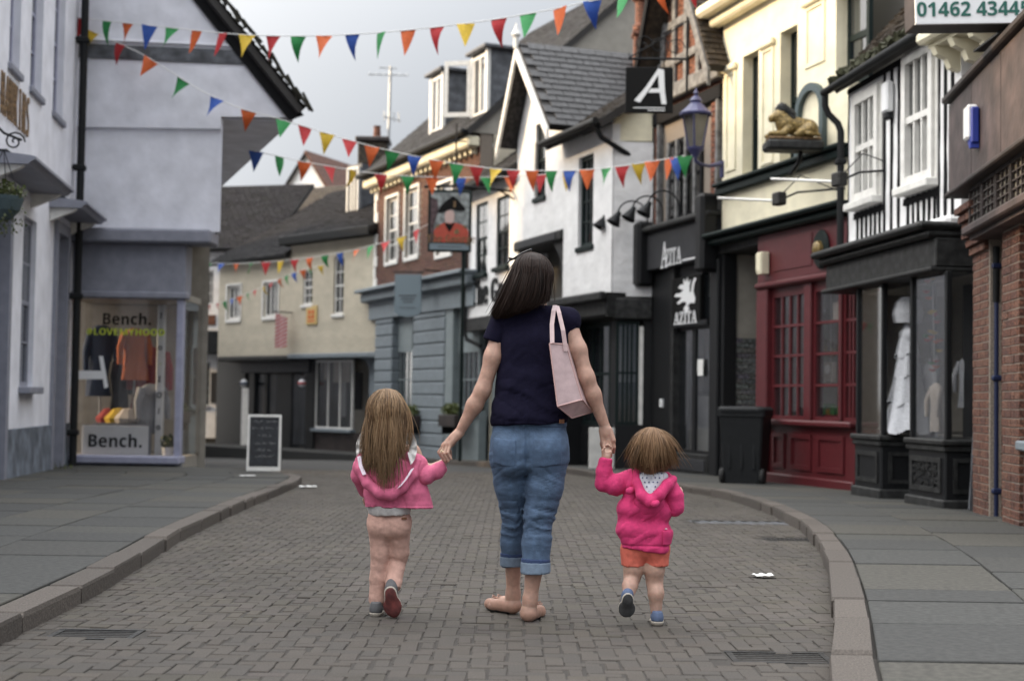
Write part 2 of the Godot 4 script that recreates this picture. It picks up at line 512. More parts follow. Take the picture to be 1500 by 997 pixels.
	# flags
	mk("flag_red", lin(0.52, 0.03, 0.035), 0.7, "cloth", 2.0, "", 0, {"back": Color(0.35, 0.1, 0.1)})
	mk("flag_orange", lin(0.68, 0.13, 0.025), 0.7, "cloth", 2.0, "", 0, {"back": Color(0.35, 0.2, 0.1)})
	mk("flag_yellow", lin(0.68, 0.46, 0.03), 0.7, "cloth", 2.0, "", 0, {"back": Color(0.35, 0.3, 0.1)})
	mk("flag_green", lin(0.025, 0.27, 0.07), 0.7, "cloth", 2.0, "", 0, {"back": Color(0.1, 0.3, 0.15)})
	mk("flag_blue", lin(0.035, 0.11, 0.45), 0.7, "cloth", 2.0, "", 0, {"back": Color(0.1, 0.15, 0.35)})
	mk("cord", lin(0.7, 0.7, 0.68), 0.7)
	# signs and shop goods
	mk("sign_white", lin(0.72, 0.73, 0.74), 0.45)
	mk("sign_green", lin(0.01, 0.10, 0.075), 0.5)
	mk("sign_black", lin(0.010, 0.010, 0.010), 0.6, "", 1, "", 0, {"spec": 0.2})
	mk("sign_yellow", lin(0.55, 0.40, 0.16), 0.6)
	mk("sign_orange", lin(0.55, 0.12, 0.03), 0.6)
	mk("lime_vinyl", lin(0.42, 0.5, 0.04), 0.6)
	mk("alarm_blue", lin(0.02, 0.04, 0.28), 0.4)
	mk("dress_white", lin(0.68, 0.70, 0.74), 0.9, "cloth", 3.0, "b_mid", 0.6)
	mk("cloth_red", lin(0.30, 0.03, 0.025), 0.9, "cloth", 3.0, "b_mid", 0.6)
	mk("cloth_orange", lin(0.50, 0.13, 0.04), 0.9, "cloth", 3.0, "b_mid", 0.6)
	mk("cloth_navy", lin(0.03, 0.05, 0.10), 0.9, "cloth", 3.0, "b_mid", 0.6)
	mk("cloth_yellow", lin(0.6, 0.40, 0.03), 0.9, "cloth", 3.0, "b_mid", 0.6)
	mk("cloth_black", lin(0.02, 0.02, 0.022), 0.9, "cloth", 3.0, "b_mid", 0.6)
	mk("cloth_grey", lin(0.3, 0.3, 0.31), 0.9, "cloth", 3.0, "b_mid", 0.6)
	mk("cloth_pale", lin(0.5, 0.44, 0.38), 0.9, "cloth", 3.0, "b_mid", 0.6)
	mk("box_card", lin(0.42, 0.34, 0.2), 0.9, "mottle", 2.0)
	mk("toy_green", lin(0.06, 0.25, 0.04), 0.6)
	mk("painted_sky", lin(0.40, 0.44, 0.44), 0.6, "stain", 1.5)
	mk("painted_red", lin(0.46, 0.07, 0.04), 0.6, "mottle", 2.0)
	mk("painted_skin", lin(0.5, 0.36, 0.33), 0.6)
	mk("painted_dusk", lin(0.13, 0.08, 0.09), 0.7, "stain", 1.5)
	mk("stripe_red", lin(0.42, 0.10, 0.09), 0.8, "cloth", 2.0)
	mk("stripe_pale", lin(0.58, 0.45, 0.45), 0.8, "cloth", 2.0)
	mk("basket_liner", lin(0.10, 0.15, 0.165), 0.95, "speck", 2.0, "b_mid", 0.8)
	mk("moss", lin(0.05, 0.052, 0.02), 0.95, "speck", 2.0, "b_mid", 0.8)
	for i in 4:
		var g: float = [0.075, 0.062, 0.088, 0.068][i]
		mk("slate_%d" % i, lin(g, g * 0.98, g * 1.03), 0.6, "patchy", 0.9, "b_mid", 0.4)
	mk("leaded", lin(0.22, 0.22, 0.2), 0.12, "mottle", 2.0, "b_mid", 0.25, {"spec": 0.6})

const SUN := Vector3(-0.95, 0.38, -0.1)
func _ready():
	rng.seed = 5
	# camera
	cam_basis = Basis(Vector3.RIGHT, atan(86.5 / FPX)) * Basis(Vector3.BACK, 0.015)
	var cam := Camera3D.new()
	cam.name = "camera"
	cam.transform = Transform3D(cam_basis, cam_pos)
	cam.fov = rad_to_deg(2 * atan(498.5 / FPX))
	cam.near = 0.1
	cam.far = 2000
	var ca := CameraAttributesPhysical.new()
	ca.frustum_focal_length = 50.0
	ca.frustum_focus_distance = 6.6
	ca.exposure_aperture = 2.6
	ca.frustum_far = 2000.0
	ca.frustum_near = 0.1
	cam.attributes = ca
	cam.fov = rad_to_deg(2 * atan(498.5 / FPX))
	add_child(cam)
	cam.current = true
	# sky, sun, exposure
	var we := WorldEnvironment.new()
	we.name = "environment"
	var env := Environment.new()
	env.background_mode = Environment.BG_SKY
	var sky := Sky.new()
	var sm := PanoramaSkyMaterial.new()
	sm.panorama = hazy_sky(SUN)
	sky.sky_material = sm
	env.sky = sky
	env.tonemap_mode = Environment.TONE_MAPPER_LINEAR
	env.tonemap_exposure = 2.3
	env.sdfgi_enabled = true
	env.ssao_enabled = true
	env.ssil_enabled = true
	we.environment = env
	add_child(we)
	var sun := DirectionalLight3D.new()
	sun.name = "sun"
	sun.light_color = Color(1.0, 0.86, 0.66)
	sun.light_energy = 0.8
	sun.light_angular_distance = 6.0
	sun.shadow_enabled = true
	add_child(sun)
	sun.look_at_from_position(SUN * 50, Vector3.ZERO)
	materials()
	ground()
	buildings()
	street_things()
	bunting()
	people()
func hazy_sky(to_sun: Vector3) -> ImageTexture:
	# thin overcast: brighter overhead than at the horizon, a broad pale haze on the side of the low sun, soft cloud
	var n := FastNoiseLite.new()
	n.frequency = 0.006
	n.fractal_octaves = 5
	n.seed = 21
	var im := Image.create(512, 256, false, Image.FORMAT_RGBF)
	var s := to_sun.normalized()
	for y in 256:
		var e := PI * (0.5 - (y + 0.5) / 256.0)
		for x in 512:
			var a := TAU * (x + 0.5) / 512.0
			var d := Vector3(sin(a) * cos(e), sin(e), -cos(a) * cos(e))
			var h := maxf(d.y, 0.0)
			var c := Color(0.09, 0.109, 0.136).lerp(Color(1.6, 1.63, 1.69), pow(h, 1.9))
			var g := exp(-pow(acos(clampf(d.dot(s), -1, 1)) / 0.78, 2.0))
			c += Color(1.0, 0.96, 0.9) * g * 2.4
			var v := n.get_noise_3d(d.x * 160, d.y * 380, d.z * 160)
			c *= 0.95 + 0.2 * smoothstep(-0.3, 0.45, v)
			if d.y < 0.0: c = c.lerp(Color(0.2, 0.19, 0.18), smoothstep(0.0, -0.05, d.y))
			im.set_pixel(x, y, c)
	return ImageTexture.create_from_image(im)

# ---------------------------------------------------------------- the ground
const LEFT_KERB := [[-4.0, -1.5], [3.0, -1.80], [5.4, -1.95], [7.45, -2.06], [10.3, -2.32], [13.9, -2.5], [16.5, -2.58], [18.6, -2.72], [19.6, -3.0]]
const RIGHT_KERB := [[-4.0, 0.75], [3.0, 0.78], [5.14, 1.16], [6.04, 1.375], [7.5, 1.69], [9.05, 2.0], [11.36, 2.36], [12.8, 2.48], [14.7, 2.53], [16.7, 2.42], [17.7, 2.18], [20.8, 1.45], [24.0, 0.7], [28.5, -0.75], [31.0, -1.75], [34.0, -3.2]]
func curve_x(pts: Array, d: float) -> float:
	for i in pts.size() - 1:
		if d <= pts[i + 1][0] or i == pts.size() - 2:
			var p0 = pts[maxi(i - 1, 0)]; var p1 = pts[i]; var p2 = pts[i + 1]; var p3 = pts[mini(i + 2, pts.size() - 1)]
			var t: float = clampf((d - p1[0]) / (p2[0] - p1[0]), 0, 1)
			var m1: float = (p2[1] - p0[1]) / maxf(p2[0] - p0[0], 1e-3) * (p2[0] - p1[0])
			var m2: float = (p3[1] - p1[1]) / maxf(p3[0] - p1[0], 1e-3) * (p2[0] - p1[0])
			var t2 := t * t; var t3 := t2 * t
			return (2 * t3 - 3 * t2 + 1) * p1[1] + (t3 - 2 * t2 + t) * m1 + (-2 * t3 + 3 * t2) * p2[1] + (t3 - t2) * m2
	return pts[0][1]
func xl(d: float) -> float: return curve_x(LEFT_KERB, d)
func xr(d: float) -> float: return curve_x(RIGHT_KERB, d)
func gpt(x: float, d: float, h := 0.0) -> Vector3: return Vector3(x, gy(d) + h, -d)
func hexa(st: SurfaceTool, q: Array, h0: float, h1: float, bev: float):
	# a slab whose plan is the quad q of (x, depth), counter-clockwise from above-left; its top edge is rounded off
	var c := Vector2()
	for p in q: c += p / 4.0
	var lo := []; var mid := []; var top := []
	for p in q:
		var dir: Vector2 = c - p
		var ins: Vector2 = p + dir.normalized() * bev * 1.3
		lo.append(gpt(p.x, p.y, h0)); mid.append(gpt(p.x, p.y, h1 - bev)); top.append(gpt(ins.x, ins.y, h1))
	quad(st, top[0], top[1], top[2], top[3])
	for i in 4:
		var j := (i + 1) % 4
		quad(st, mid[i], mid[j], top[j], top[i])
		quad(st, lo[i], lo[j], mid[j], mid[i])
func strip_sheet(st: SurfaceTool, fa: Callable, fb: Callable, d0: float, d1: float, h: float, n := 40):
	for i in n:
		var a := lerpf(d0, d1, float(i) / n); var b := lerpf(d0, d1, float(i + 1) / n)
		quad(st, gpt(fa.call(a), a, h), gpt(fb.call(a), a, h), gpt(fb.call(b), b, h), gpt(fa.call(b), b, h))
const MOD := 0.07
func ground():
	var g := structure("ground")
	var st := S()
	var ds := [-30.0, 0.0, 24.0, 60.0, 400.0]
	for i in ds.size() - 1:
		quad(st, gpt(-300, ds[i], -0.07), gpt(300, ds[i], -0.07), gpt(300, ds[i + 1], -0.07), gpt(-300, ds[i + 1], -0.07))
	part(g, "asphalt", done(st), M["asphalt"])
	# road of herringbone pavers on a bed
	var road := structure("road")
	var r := RandomNumberGenerator.new()
	r.seed = 11
	st = S()
	strip_sheet(st, func(d): return (xl(d) - 0.02) if d < 18.9 else -5.0, func(d): return xr(d) + 0.02, -4.0, 23.4, -0.005, 80)
	part(road, "road_bed", done(st), M["joint_dirt"])
	st = S()
	strip_sheet(st, func(d): return -14.0, func(d): return xr(d) + 0.02, 23.3, 34.0, -0.012, 12)
	part(road, "far_road_surface", done(st), M["asphalt"])
	var pm := S()
	abevel(pm, MOD * 2 - 0.0015, 0.06, MOD - 0.0015, 0.003)
	var paver_mesh := done(pm)
	pm = S()
	abevel(pm, MOD * 2 - 0.009, 0.06, MOD - 0.011, 0.006)
	var worn_mesh := done(pm)
	var grates := [[onground(75, 927), onground(205, 927)], [onground(1068, 961), onground(1214, 961)], [onground(1015, 764), onground(1166, 764)], [onground(1120, 789), onground(1186, 789)]]
	var near := []
	var far := []
	for j in range(int(2.5 / MOD), int(23.2 / MOD)):
		for i in range(int(-4.9 / MOD), int(3.0 / MOD)):
			var k := posmod(i - j, 4)
			if k != 0 and k != 3: continue
			var hor := k == 0
			var x := (i + (1.0 if hor else 0.5)) * MOD
			var d := (j + (0.5 if hor else 1.0)) * MOD
			if d < 2.5: continue
			if x > xr(d) + 0.07 or x < ((xl(d) - 0.07) if d < 19.0 else -4.8): continue
			var bad := false
			for q in 2:
				if absf(d + grates[q][0].z) < 0.13 and x > grates[q][0].x - 0.06 and x < grates[q][1].x + 0.06: bad = true
			for q in [2, 3]:
				if absf(d + grates[q][0].z) < 0.2 and x > grates[q][0].x - 0.06 and x < grates[q][1].x + 0.06: bad = true
			if bad: continue
			var b := Basis.from_euler(Vector3(r.randf_range(-0.012, 0.012), (0.0 if hor else PI / 2) + r.randf_range(-0.03, 0.03), r.randf_range(-0.012, 0.012))) * Basis.from_scale(Vector3(r.randf_range(0.945, 1.0), 1.0, r.randf_range(0.92, 1.0)))
			var xf := Transform3D(b, gpt(x + r.randf_range(-0.003, 0.003), d + r.randf_range(-0.003, 0.003), -0.03 + r.randf_range(-0.0025, 0.0025)))
			if d > 5.02 and absf(x) < 0.365 * d and near.size() < 300: near.append(xf)
			else: far.append(xf)
	for xf in near: part(road, "paver", paver_mesh if r.randf() < 0.8 else worn_mesh, M["paver_%d" % r.randi_range(0, 4)], xf)
	var dirt := FastNoiseLite.new()
	dirt.frequency = 0.6
	dirt.seed = 9
	var lots := [[], []]
	for xf in far: lots[0 if r.randf() < 0.8 else 1].append(xf)
	for k in 2:
		var mm := MultiMesh.new()
		mm.transform_format = MultiMesh.TRANSFORM_3D
		mm.use_colors = true
		mm.mesh = [paver_mesh, worn_mesh][k]
		mm.instance_count = lots[k].size()
		for i in lots[k].size():
			mm.set_instance_transform(i, lots[k][i])
			var v: float = r.randf_range(0.86, 1.14) * (1.0 + 0.28 * dirt.get_noise_2d(lots[k][i].origin.x * 2.0, lots[k][i].origin.z * 0.9))
			mm.set_instance_color(i, Color(v, v * r.randf_range(0.96, 1.01), v * r.randf_range(0.9, 1.02)))
		var mi := MultiMeshInstance3D.new()
		mi.name = ["pavers_beyond", "worn_pavers_beyond"][k]
		mi.multimesh = mm
		mi.material_override = M["paver_all"]
		road.add_child(mi)
		stuff(mi)
	# kerbs, stone by stone
	for side in [-1.0, 1.0]:
		var pave := structure("left_pavement" if side < 0 else "right_pavement")
		var end := 19.6 if side < 0 else 33.5
		var f: Callable = xl if side < 0 else xr
		var d := 2.6
		while d < end:
			var l := r.randf_range(0.55, 1.0)
			var d1 := minf(d + l, end)
			st = S()
			var a := d + 0.006; var e := d1 - 0.006
			var j0 := r.randf_range(-0.009, 0.009); var j1 := r.randf_range(-0.009, 0.009)
			var q := [Vector2(f.call(a) + j0, a), Vector2(f.call(a) + side * 0.15, a), Vector2(f.call(e) + side * 0.15, e), Vector2(f.call(e) + j1, e)]
			if side < 0: q.reverse()
			hexa(st, q, -0.08, KERB + r.randf_range(-0.007, 0.006), r.randf_range(0.012, 0.022))
			part(pave, "kerb_stone", done(st), M["kerb_%d" % r.randi_range(0, 2)])
			d = d1
		# bed under the slabs
		st = S()
		if side < 0: strip_sheet(st, func(x): return -7.6, func(x): return xl(x) - 0.1, -4.0, 19.6, KERB - 0.025, 40)
		else: strip_sheet(st, func(x): return xr(x) + 0.1, func(x): return xr(x) + 4.5, -4.0, 33.4, KERB - 0.025, 60)
		part(pave, "bedding", done(st), M["joint_dirt"])
		var offs := [0.155]
		var widths := ([0.72, 0.62, 0.8, 0.66, 0.75, 0.7, 0.7] if side < 0 else [0.74, 0.82, 0.66, 0.8, 0.7])
		for w in widths: offs.append(offs[-1] + w)
		for k in widths.size():
			d = 2.6 + r.randf_range(0, 0.4)
			while d < end - 0.05:
				var l := r.randf_range(0.38, 0.95)
				var d1 := minf(d + l, end)
				var g0 := 0.006 + r.randf_range(0, 0.005)
				var a := d + g0; var e := d1 - g0
				d = d1
				var o0: float = offs[k] + 0.006; var o1: float = offs[k + 1] - 0.006
				if side > 0 and f.call(a) + o0 > 4.9: continue
				if side < 0 and f.call(e) - o0 < -7.2: continue
				var w := r.randf_range(-0.012, 0.012)
				var q := [Vector2(f.call(a) + side * o0, a), Vector2(f.call(a + w) + side * o1, a + w), Vector2(f.call(e + w) + side * o1, e + w), Vector2(f.call(e) + side * o0, e)]
				if side < 0: q.reverse()
				st = S()
				hexa(st, q, KERB - 0.03, KERB + r.randf_range(-0.003, 0.003) - 0.002, 0.004)
				part(pave, "paving_slab", done(st), M["flag_%d" % r.randi_range(0, 4)])
		if side < 0:      # the corner turns away to the left in front of the shop
			var q2 := []
			for i in 7:
				var t := i / 6.0
				q2.append(Vector2(-3.0 - 1.9 * t, 19.6 + 1.5 * sin(t * PI / 2)))
			var pg := [Vector2(-7.6, 19.6)]
			pg.append_array(q2)
			pg.append(Vector2(-7.6, 21.1))
			plan(pave, "corner_slab", "flag_1", pg, gy(20.5) - 0.1, gy(20.5) + KERB)
	# far footways in front of the buildings where the street bends
	var fp := structure("far_pavement")
	plan(fp, "footway", "flag_2", [Vector2(-3.2, 34.2), Vector2(-1.75, 30.9), Vector2(-0.2, 30.9), Vector2(-2.6, 36.5), Vector2(-9.0, 42.5), Vector2(-10.0, 41.2), Vector2(-3.9, 35.4)], -1.6, gy(35) + 0.1)
	# iron gratings in the gutters
	for q in 4:
		var g0: Vector3 = grates[q][0]; var g1: Vector3 = grates[q][1]
		var wid := g1.x - g0.x
		var dep: float = [0.22, 0.22, 0.36, 0.14][q]
		var t := thing("drain_grating", ["narrow slotted iron gutter grating below the kerb by the wide flagged pavement", "slotted iron gutter grating set in pavers against the curving kerb", "steel channel cover with slanting bars set across the pavers at the kerb bend", "short row of drain slots between pavers at the kerb bend"][q], "drain", Vector3((g0.x + g1.x) / 2, gy(-g0.z), g0.z))
		bx(t, "sump", "joint_dirt", -wid / 2, wid / 2, -0.08, -0.03, -dep / 2, dep / 2)
		var fr := S()
		for e in [-1, 1]:
			abox(fr, -wid / 2, wid / 2, -0.03, 0.0, e * dep / 2 - 0.012, e * dep / 2 + 0.012)
			abox(fr, e * (wid / 2 - 0.014) - 0.012, e * (wid / 2 - 0.014) + 0.012, -0.03, -0.001, -dep / 2 + 0.012, dep / 2 - 0.012)
		part(t, "frame", done(fr), M["iron_cast"])
		if q == 2:
			for i in 9:
				var x := -wid / 2 + wid * (i + 0.5) / 9
				part(t, "bar", box_mesh(wid / 18, 0.02, dep * 0.96, 0.004), M["lead"], Transform3D(Basis(Vector3.UP, 0.35), Vector3(x, -0.012, 0)))
		elif q == 3:
			for i in 10:
				var x := -wid / 2 + wid * (i + 0.5) / 10
				bx(t, "bar", "iron_cast", x - wid / 34, x + wid / 34, -0.03, -0.002, -dep / 2, dep / 2)
		else:
			for i in 5:
				var z := -dep / 2 + dep * (i + 0.7) / 5.4
				bx(t, "bar", "iron_cast", -wid / 2 + 0.02, wid / 2 - 0.02, -0.03, -0.003, z - 0.009, z + 0.009)
	# litter
	var lit := [[1118, 846, 0.0, 0.13, 0.10, "crumpled scrap of white paper lying on the pavers inside the kerb bend"], [362, 697, KERB, 0.2, 0.16, "flat white leaflet lying on the flagstones in front of the chalkboard"], [450, 714, 0.0, 0.22, 0.2, "torn white paper lying on the road beside the kerb end"]]
	for l in lit:
		var p := onground(l[0], l[1], l[2])
		st = S()
		var n := 5
		for i in n:
			for j in 3:
				var f2 := func(a, b): return Vector3((a / float(n) - 0.5) * l[3], 0.006 + 0.03 * absf(sin(a * 1.7 + b * 2.3)) * (0.6 if l[2] == 0.0 else 0.1), (b / 3.0 - 0.5) * l[4] + sin(a * 2.0) * 0.015)
				quad(st, f2.call(i, j + 1), f2.call(i + 1, j + 1), f2.call(i + 1, j), f2.call(i, j))
		var o := part(self, numbered("paper_scrap"), done(st), M["paper"], Transform3D(Basis(Vector3.UP, 0.3), p))
		tag(o, l[5], "paper")

# ---------------------------------------------------------------- buildings
func wpart(parent: Node3D, called: String, st: SurfaceTool, m) -> MeshInstance3D:   # a mesh given in world axes
	return part(parent, called, done(st), M[m] if m is String else m, parent.global_transform.affine_inverse())
func wplan(parent: Node3D, called: String, m, pts: Array, y0: float, y1: float) -> MeshInstance3D:
	var st := S()
	aply(st, PackedVector2Array(pts), y0, y1, Transform3D(Basis(Vector3(1, 0, 0), Vector3(0, 0, -1), Vector3(0, 1, 0)), Vector3.ZERO))
	return wpart(parent, called, st, m)
func fb(parent: Node, f: Fac, called: String, m, x0, y0, x1, y1, d0: float, d1: float, bev := 0.0) -> MeshInstance3D:   # a box on a facade whose front covers a pixel box
	var r := f.rect(x0, y0, x1, y1, d1)
	return bx(parent, called, m, r[0], r[1], r[2], r[3], d0, d1, bev)
func hit(px: float, py: float, p0: Vector3, n: Vector3) -> Vector3:
	var r := ray(px, py)
	return cam_pos + r * ((p0 - cam_pos).dot(n) / r.dot(n))
func fthing(f: Fac, called: String, label: String, category: String, px: float, py: float, d := 0.0, group := "") -> Node3D:   # a thing fixed on a facade; its own origin lies at the pixel
	var q := f.p(px, py, d)
	return thing(called, label, category, f.w(q.x, q.y, d), f.basis(), group)
func building(f: Fac, called: String, label: String) -> Node3D:
	return thing(called, label, "building", f.o, f.basis())
func X(px: float, d: float) -> float: return (px - 750.0) / FPX * d

func buildings():
	house_left()
	house_gable()
	far_houses()
	house_buff()
	house_brick()
	inn()
	house_timber_brick()
	house_cream()
	house_black_white()
	house_brown()

func door_hood(f: Fac, px0, px1, ytop, ybot, label: String):
	var a := f.p(px0, ytop).x; var b := f.p(px1, ytop).x
	var v1 := f.p((px0 + px1) / 2.0, ytop).y; var v0 := f.p((px0 + px1) / 2.0, ybot).y
	var w := b - a
	var t := thing("door_hood", label, "door hood", f.w((a + b) / 2, v0, 0), f.basis(), "door hoods on the white house")
	var h := v1 - v0
	var st := S()
	aply(st, PackedVector2Array([Vector2(0, h * 0.55), Vector2(0.42, h * 0.55), Vector2(0.46, h * 0.68), Vector2(0.5, h * 0.72), Vector2(0.5, h * 0.82), Vector2(0.44, h * 0.86), Vector2(0, h)]), -w / 2, w / 2, Transform3D(Basis(Vector3(0, 0, 1), Vector3(0, 1, 0), Vector3(-1, 0, 0)), Vector3.ZERO))
	part(t, "canopy", done(st), M["grey_paint"])
	bx(t, "lead_top", "lead", -w / 2 - 0.02, w / 2 + 0.02, h * 1.0, h * 1.03, 0, 0.2)
	for s in [-1, 1]:
		var s2 := S()
		aply(s2, PackedVector2Array([Vector2(0.004, 0), Vector2(0.08, 0.03), Vector2(0.15, h * 0.2), Vector2(0.3, h * 0.4), Vector2(0.36, h * 0.54), Vector2(0.004, h * 0.54)]), s * (w / 2 - 0.12) - 0.05, s * (w / 2 - 0.12) + 0.05, Transform3D(Basis(Vector3(0, 0, 1), Vector3(0, 1, 0), Vector3(-1, 0, 0)), Vector3.ZERO))
		part(t, "bracket", done(s2), M["white_paint"])

func house_left():
	var f := Fac.new(self, Vector2(-5.568, 14.0), Vector2(-6.586, 21.27), gy(17.0) + KERB)
	var b := building(f, "rendered_house", "pale rendered house with tall sash windows and a blue-grey plinth")
	var L := 7.34
	var holes := []
	var ups := []
	var vs := f.p(44, 126).y
	for q in [[-40, -18], [12, 28], [44, 61], [78, 93]]:
		var r := [f.p(q[0], 100).x, f.p(q[1], 100).x, vs, vs + 2.1]
		ups.append(r); holes.append(r)
	var low := f.rect(31, 318, 50, 566)
	holes.append(low)
	var door2 := [f.p(76, 500).x, f.p(92, 500).x, -0.05, f.p(84, 335).y]
	holes.append(door2)
	var door1 := [f.p(-30, 500).x, f.p(6, 500).x, -0.05, f.p(5, 300).y]
	holes.append(door1)
	wall(b, "wall", "plaster_left", -0.5, L, -0.5, 8.6, holes)
	bx(b, "building_core", "interior", -0.5, L, -0.5, 8.6, -6.0, -0.5)
	bx(b, "side_wall", "plaster_left", L - 0.02, L + 0.01, -0.5, 8.6, -6.0, -0.25)
	for i in 4: window(b, ups[i], 2, 4, "lilac_paint", {"sash": true, "d": -0.09, "sill": 0.14, "sillm": "grey_paint", "curtain": "net_curtain"})
	window(b, low, 2, 4, "grey_paint", {"sash": true, "d": -0.06, "sill": 0.2, "sillm": "grey_paint", "curtain": "blind", "cf": 0.4})
	var plv := f.p(15, 628).y
	var cuts := [-0.5, door1[0], door1[1], door2[0], door2[1], L]
	for k in [0, 2, 4]:
		if cuts[k + 1] - cuts[k] > 0.03: bx(b, "plinth", "plinth_blue", cuts[k] + 0.002, cuts[k + 1] - 0.002, -0.5, plv, 0.0, 0.035, 0.008)
	for dr in [door1, door2]:
		var dd := bx(b, "door", "grey_paint", dr[0] + 0.06, dr[1] - 0.06, dr[2], dr[3] - 0.06, -0.16, -0.1)
		var h: float = dr[3]
		for k in 3:
			var w: float = (dr[1] - dr[0]) / 2 - 0.16
			bx(dd, "door_panel", "grey_paint", -w, w, -h / 2 + 0.15 + k * 0.62, -h / 2 + 0.65 + k * 0.62, 0.03, 0.045, 0.01)
		var st := S()
		awall(st, dr[0] - 0.1, dr[1] + 0.1, dr[2], dr[3] + 0.1, [[dr[0] + 0.06, dr[1] - 0.06, -0.3, dr[3] - 0.06]], -0.15, 0.05)
		part(b, "door_frame", done(st), M["grey_paint"])
	bx(b, "eaves", "white_paint", -0.6, L + 0.1, 8.6, 8.8, -0.2, 0.35)
	var O := f.o
	var rf := S()
	slab3(rf, Vector3(-0.6, 8.8, 0.35), Vector3(L + 0.1, 8.8, 0.35), Vector3(L + 0.1, 11.0, -3.0), Vector3(-0.6, 11.0, -3.0), 0.15)
	part(b, "roof", done(rf), M["slate"])
	# its lower neighbour, out of the picture, whose shade lies on the near street
	var nb := thing("low_neighbour", "low rendered house next to the pale rendered house", "building", f.w(-0.6, 0, 0), f.basis())
	bx(nb, "wall", "plaster_left", -11.0, 0.0, -0.5, 4.6, -5.0, 0.0)
	var nr := S()
	slab3(nr, Vector3(-11.0, 4.5, 0.3), Vector3(0, 4.5, 0.3), Vector3(0, 6.2, -2.5), Vector3(-11.0, 6.2, -2.5), 0.15)
	part(nb, "roof", done(nr), M["slate"])
	# raised letters: the end of a shop name
	var q0 := f.p(0, 135); var q1 := f.p(36, 178)
	var t := thing("wall_lettering", "gilded raised capital letters on the pale wall above the door hood", "lettering", f.w(q0.x, q0.y, 0), f.basis())
	var word := ["N", "K", "W", "A", "H"]
	word = ["H", "A", "W", "K", "I", "N", "S"]
	var step := (q1.x - q0.x) / 6.0 * 1.02
	for i in word.size():
		lettering(t, "letter", word[i], "gold_paint", 0.5, Vector3(step * (i - 0.1), -0.02, 0.03), "Droid Sans", 400, 0.02, 0.42)
	door_hood(f, -18, 50, 244, 284, "grey moulded door hood behind the hanging basket")
	door_hood(f, 71, 106, 300, 334, "grey moulded door hood beside the black downpipe")
	# downpipe at the end of the wall
	var pu := L - 0.42
	var dp := thing("downpipe", "black cast-iron downpipe between the pale rendered house and the gabled shop", "drainpipe", f.w(pu, 0, 0.12), f.basis())
	tube(dp, "pipe", "gutter", [Vector3(0, -0.1, 0), Vector3(0, 3, 0), Vector3(0, 8.6, 0)], 0.055, 10)
	for v in [0.4, 2.4, 4.3, 6.2, 8.0]: bx(dp, "collar", "gutter", -0.075, 0.075, v, v + 0.09, -0.12, 0.075, 0.02)
	# hanging basket on a scrolled bracket
	var hb := f.p(8, 206, 0.45)
	var br := thing("basket_bracket", "scrolled wrought-iron bracket above the door hood", "bracket", f.w(hb.x - 0.15, hb.y, 0), f.basis())
	tube(br, "arm", "black_iron", [Vector3(0, 0.45, 0.004), Vector3(0.03, 0.35, 0.15), Vector3(0.06, 0.06, 0.45), Vector3(0.08, 0.0, 0.62)], 0.014, 6)
	var sp := []
	for i in 22:
		var a := i * 0.5
		sp.append(Vector3(0.06, -0.02 + sin(a) * 0.012 * (22 - i) * 0.4, 0.55 + cos(a) * 0.012 * (22 - i) * 0.4))
	tube(br, "scroll", "black_iron", sp, 0.009, 6)
	tube(br, "wall_plate", "black_iron", [Vector3(0, 0.55, 0.01), Vector3(0, -0.1, 0.01)], 0.016, 6)
	var bp := f.p(3, 285, 0.5)
	var bk := thing("hanging_basket", "hanging basket of trailing green plants in a blue-green liner", "hanging basket", f.w(bp.x, bp.y - 0.26, 0.5), f.basis().scaled(Vector3.ONE * 0.8))
	lathe(bk, "liner", "basket_liner", [Vector2(0.0, -0.16), Vector2(0.12, -0.13), Vector2(0.21, -0.03), Vector2(0.25, 0.1), Vector2(0.255, 0.14), Vector2(0.22, 0.14)], Vector3(0, 0.16, 0), 18)
	for k in 3: tube(bk, "chain", "black_iron", [Vector3(0.25 * cos(k * 2.1), 0.3, 0.25 * sin(k * 2.1)), Vector3(0, hb.y - bp.y + 0.30, 0)], 0.006, 5)
	stuff(part(bk, "foliage", leaf_cloud(Vector3(0, 0.36, 0), Vector3(0.3, 0.15, 0.3), 420, 0.06, 3), M["leaf"]))
	stuff(part(bk, "trailing_stems", leaf_cloud(Vector3(0, 0.02, 0.05), Vector3(0.27, 0.22, 0.27), 160, 0.05, 4), M["leaf"]))

func leaf_cloud(c: Vector3, r: Vector3, n: int, size: float, seed_: int, base := Color(1, 1, 1)) -> ArrayMesh:
	var q := RandomNumberGenerator.new()
	q.seed = seed_
	var st := S()
	for i in n:
		var v := Vector3(q.randfn(), q.randfn(), q.randfn()).normalized() * pow(q.randf(), 0.45)
		var p := c + v * r
		var b := Basis.from_euler(Vector3(q.randf_range(-1, 1), q.randf() * TAU, q.randf_range(-1, 1)))
		var s := size * q.randf_range(0.6, 1.3)
		var g := q.randf_range(0.5, 1.5)
		st.set_color(Color(base.r * g * q.randf_range(0.8, 1.3), base.g * g, base.b * g))
		quad(st, p - b.x * s * 0.3, p + b.y * s * 0.5, p + b.x * s * 0.3 + b.z * s * 0.1, p - b.y * s * 0.5)
	return done(st)

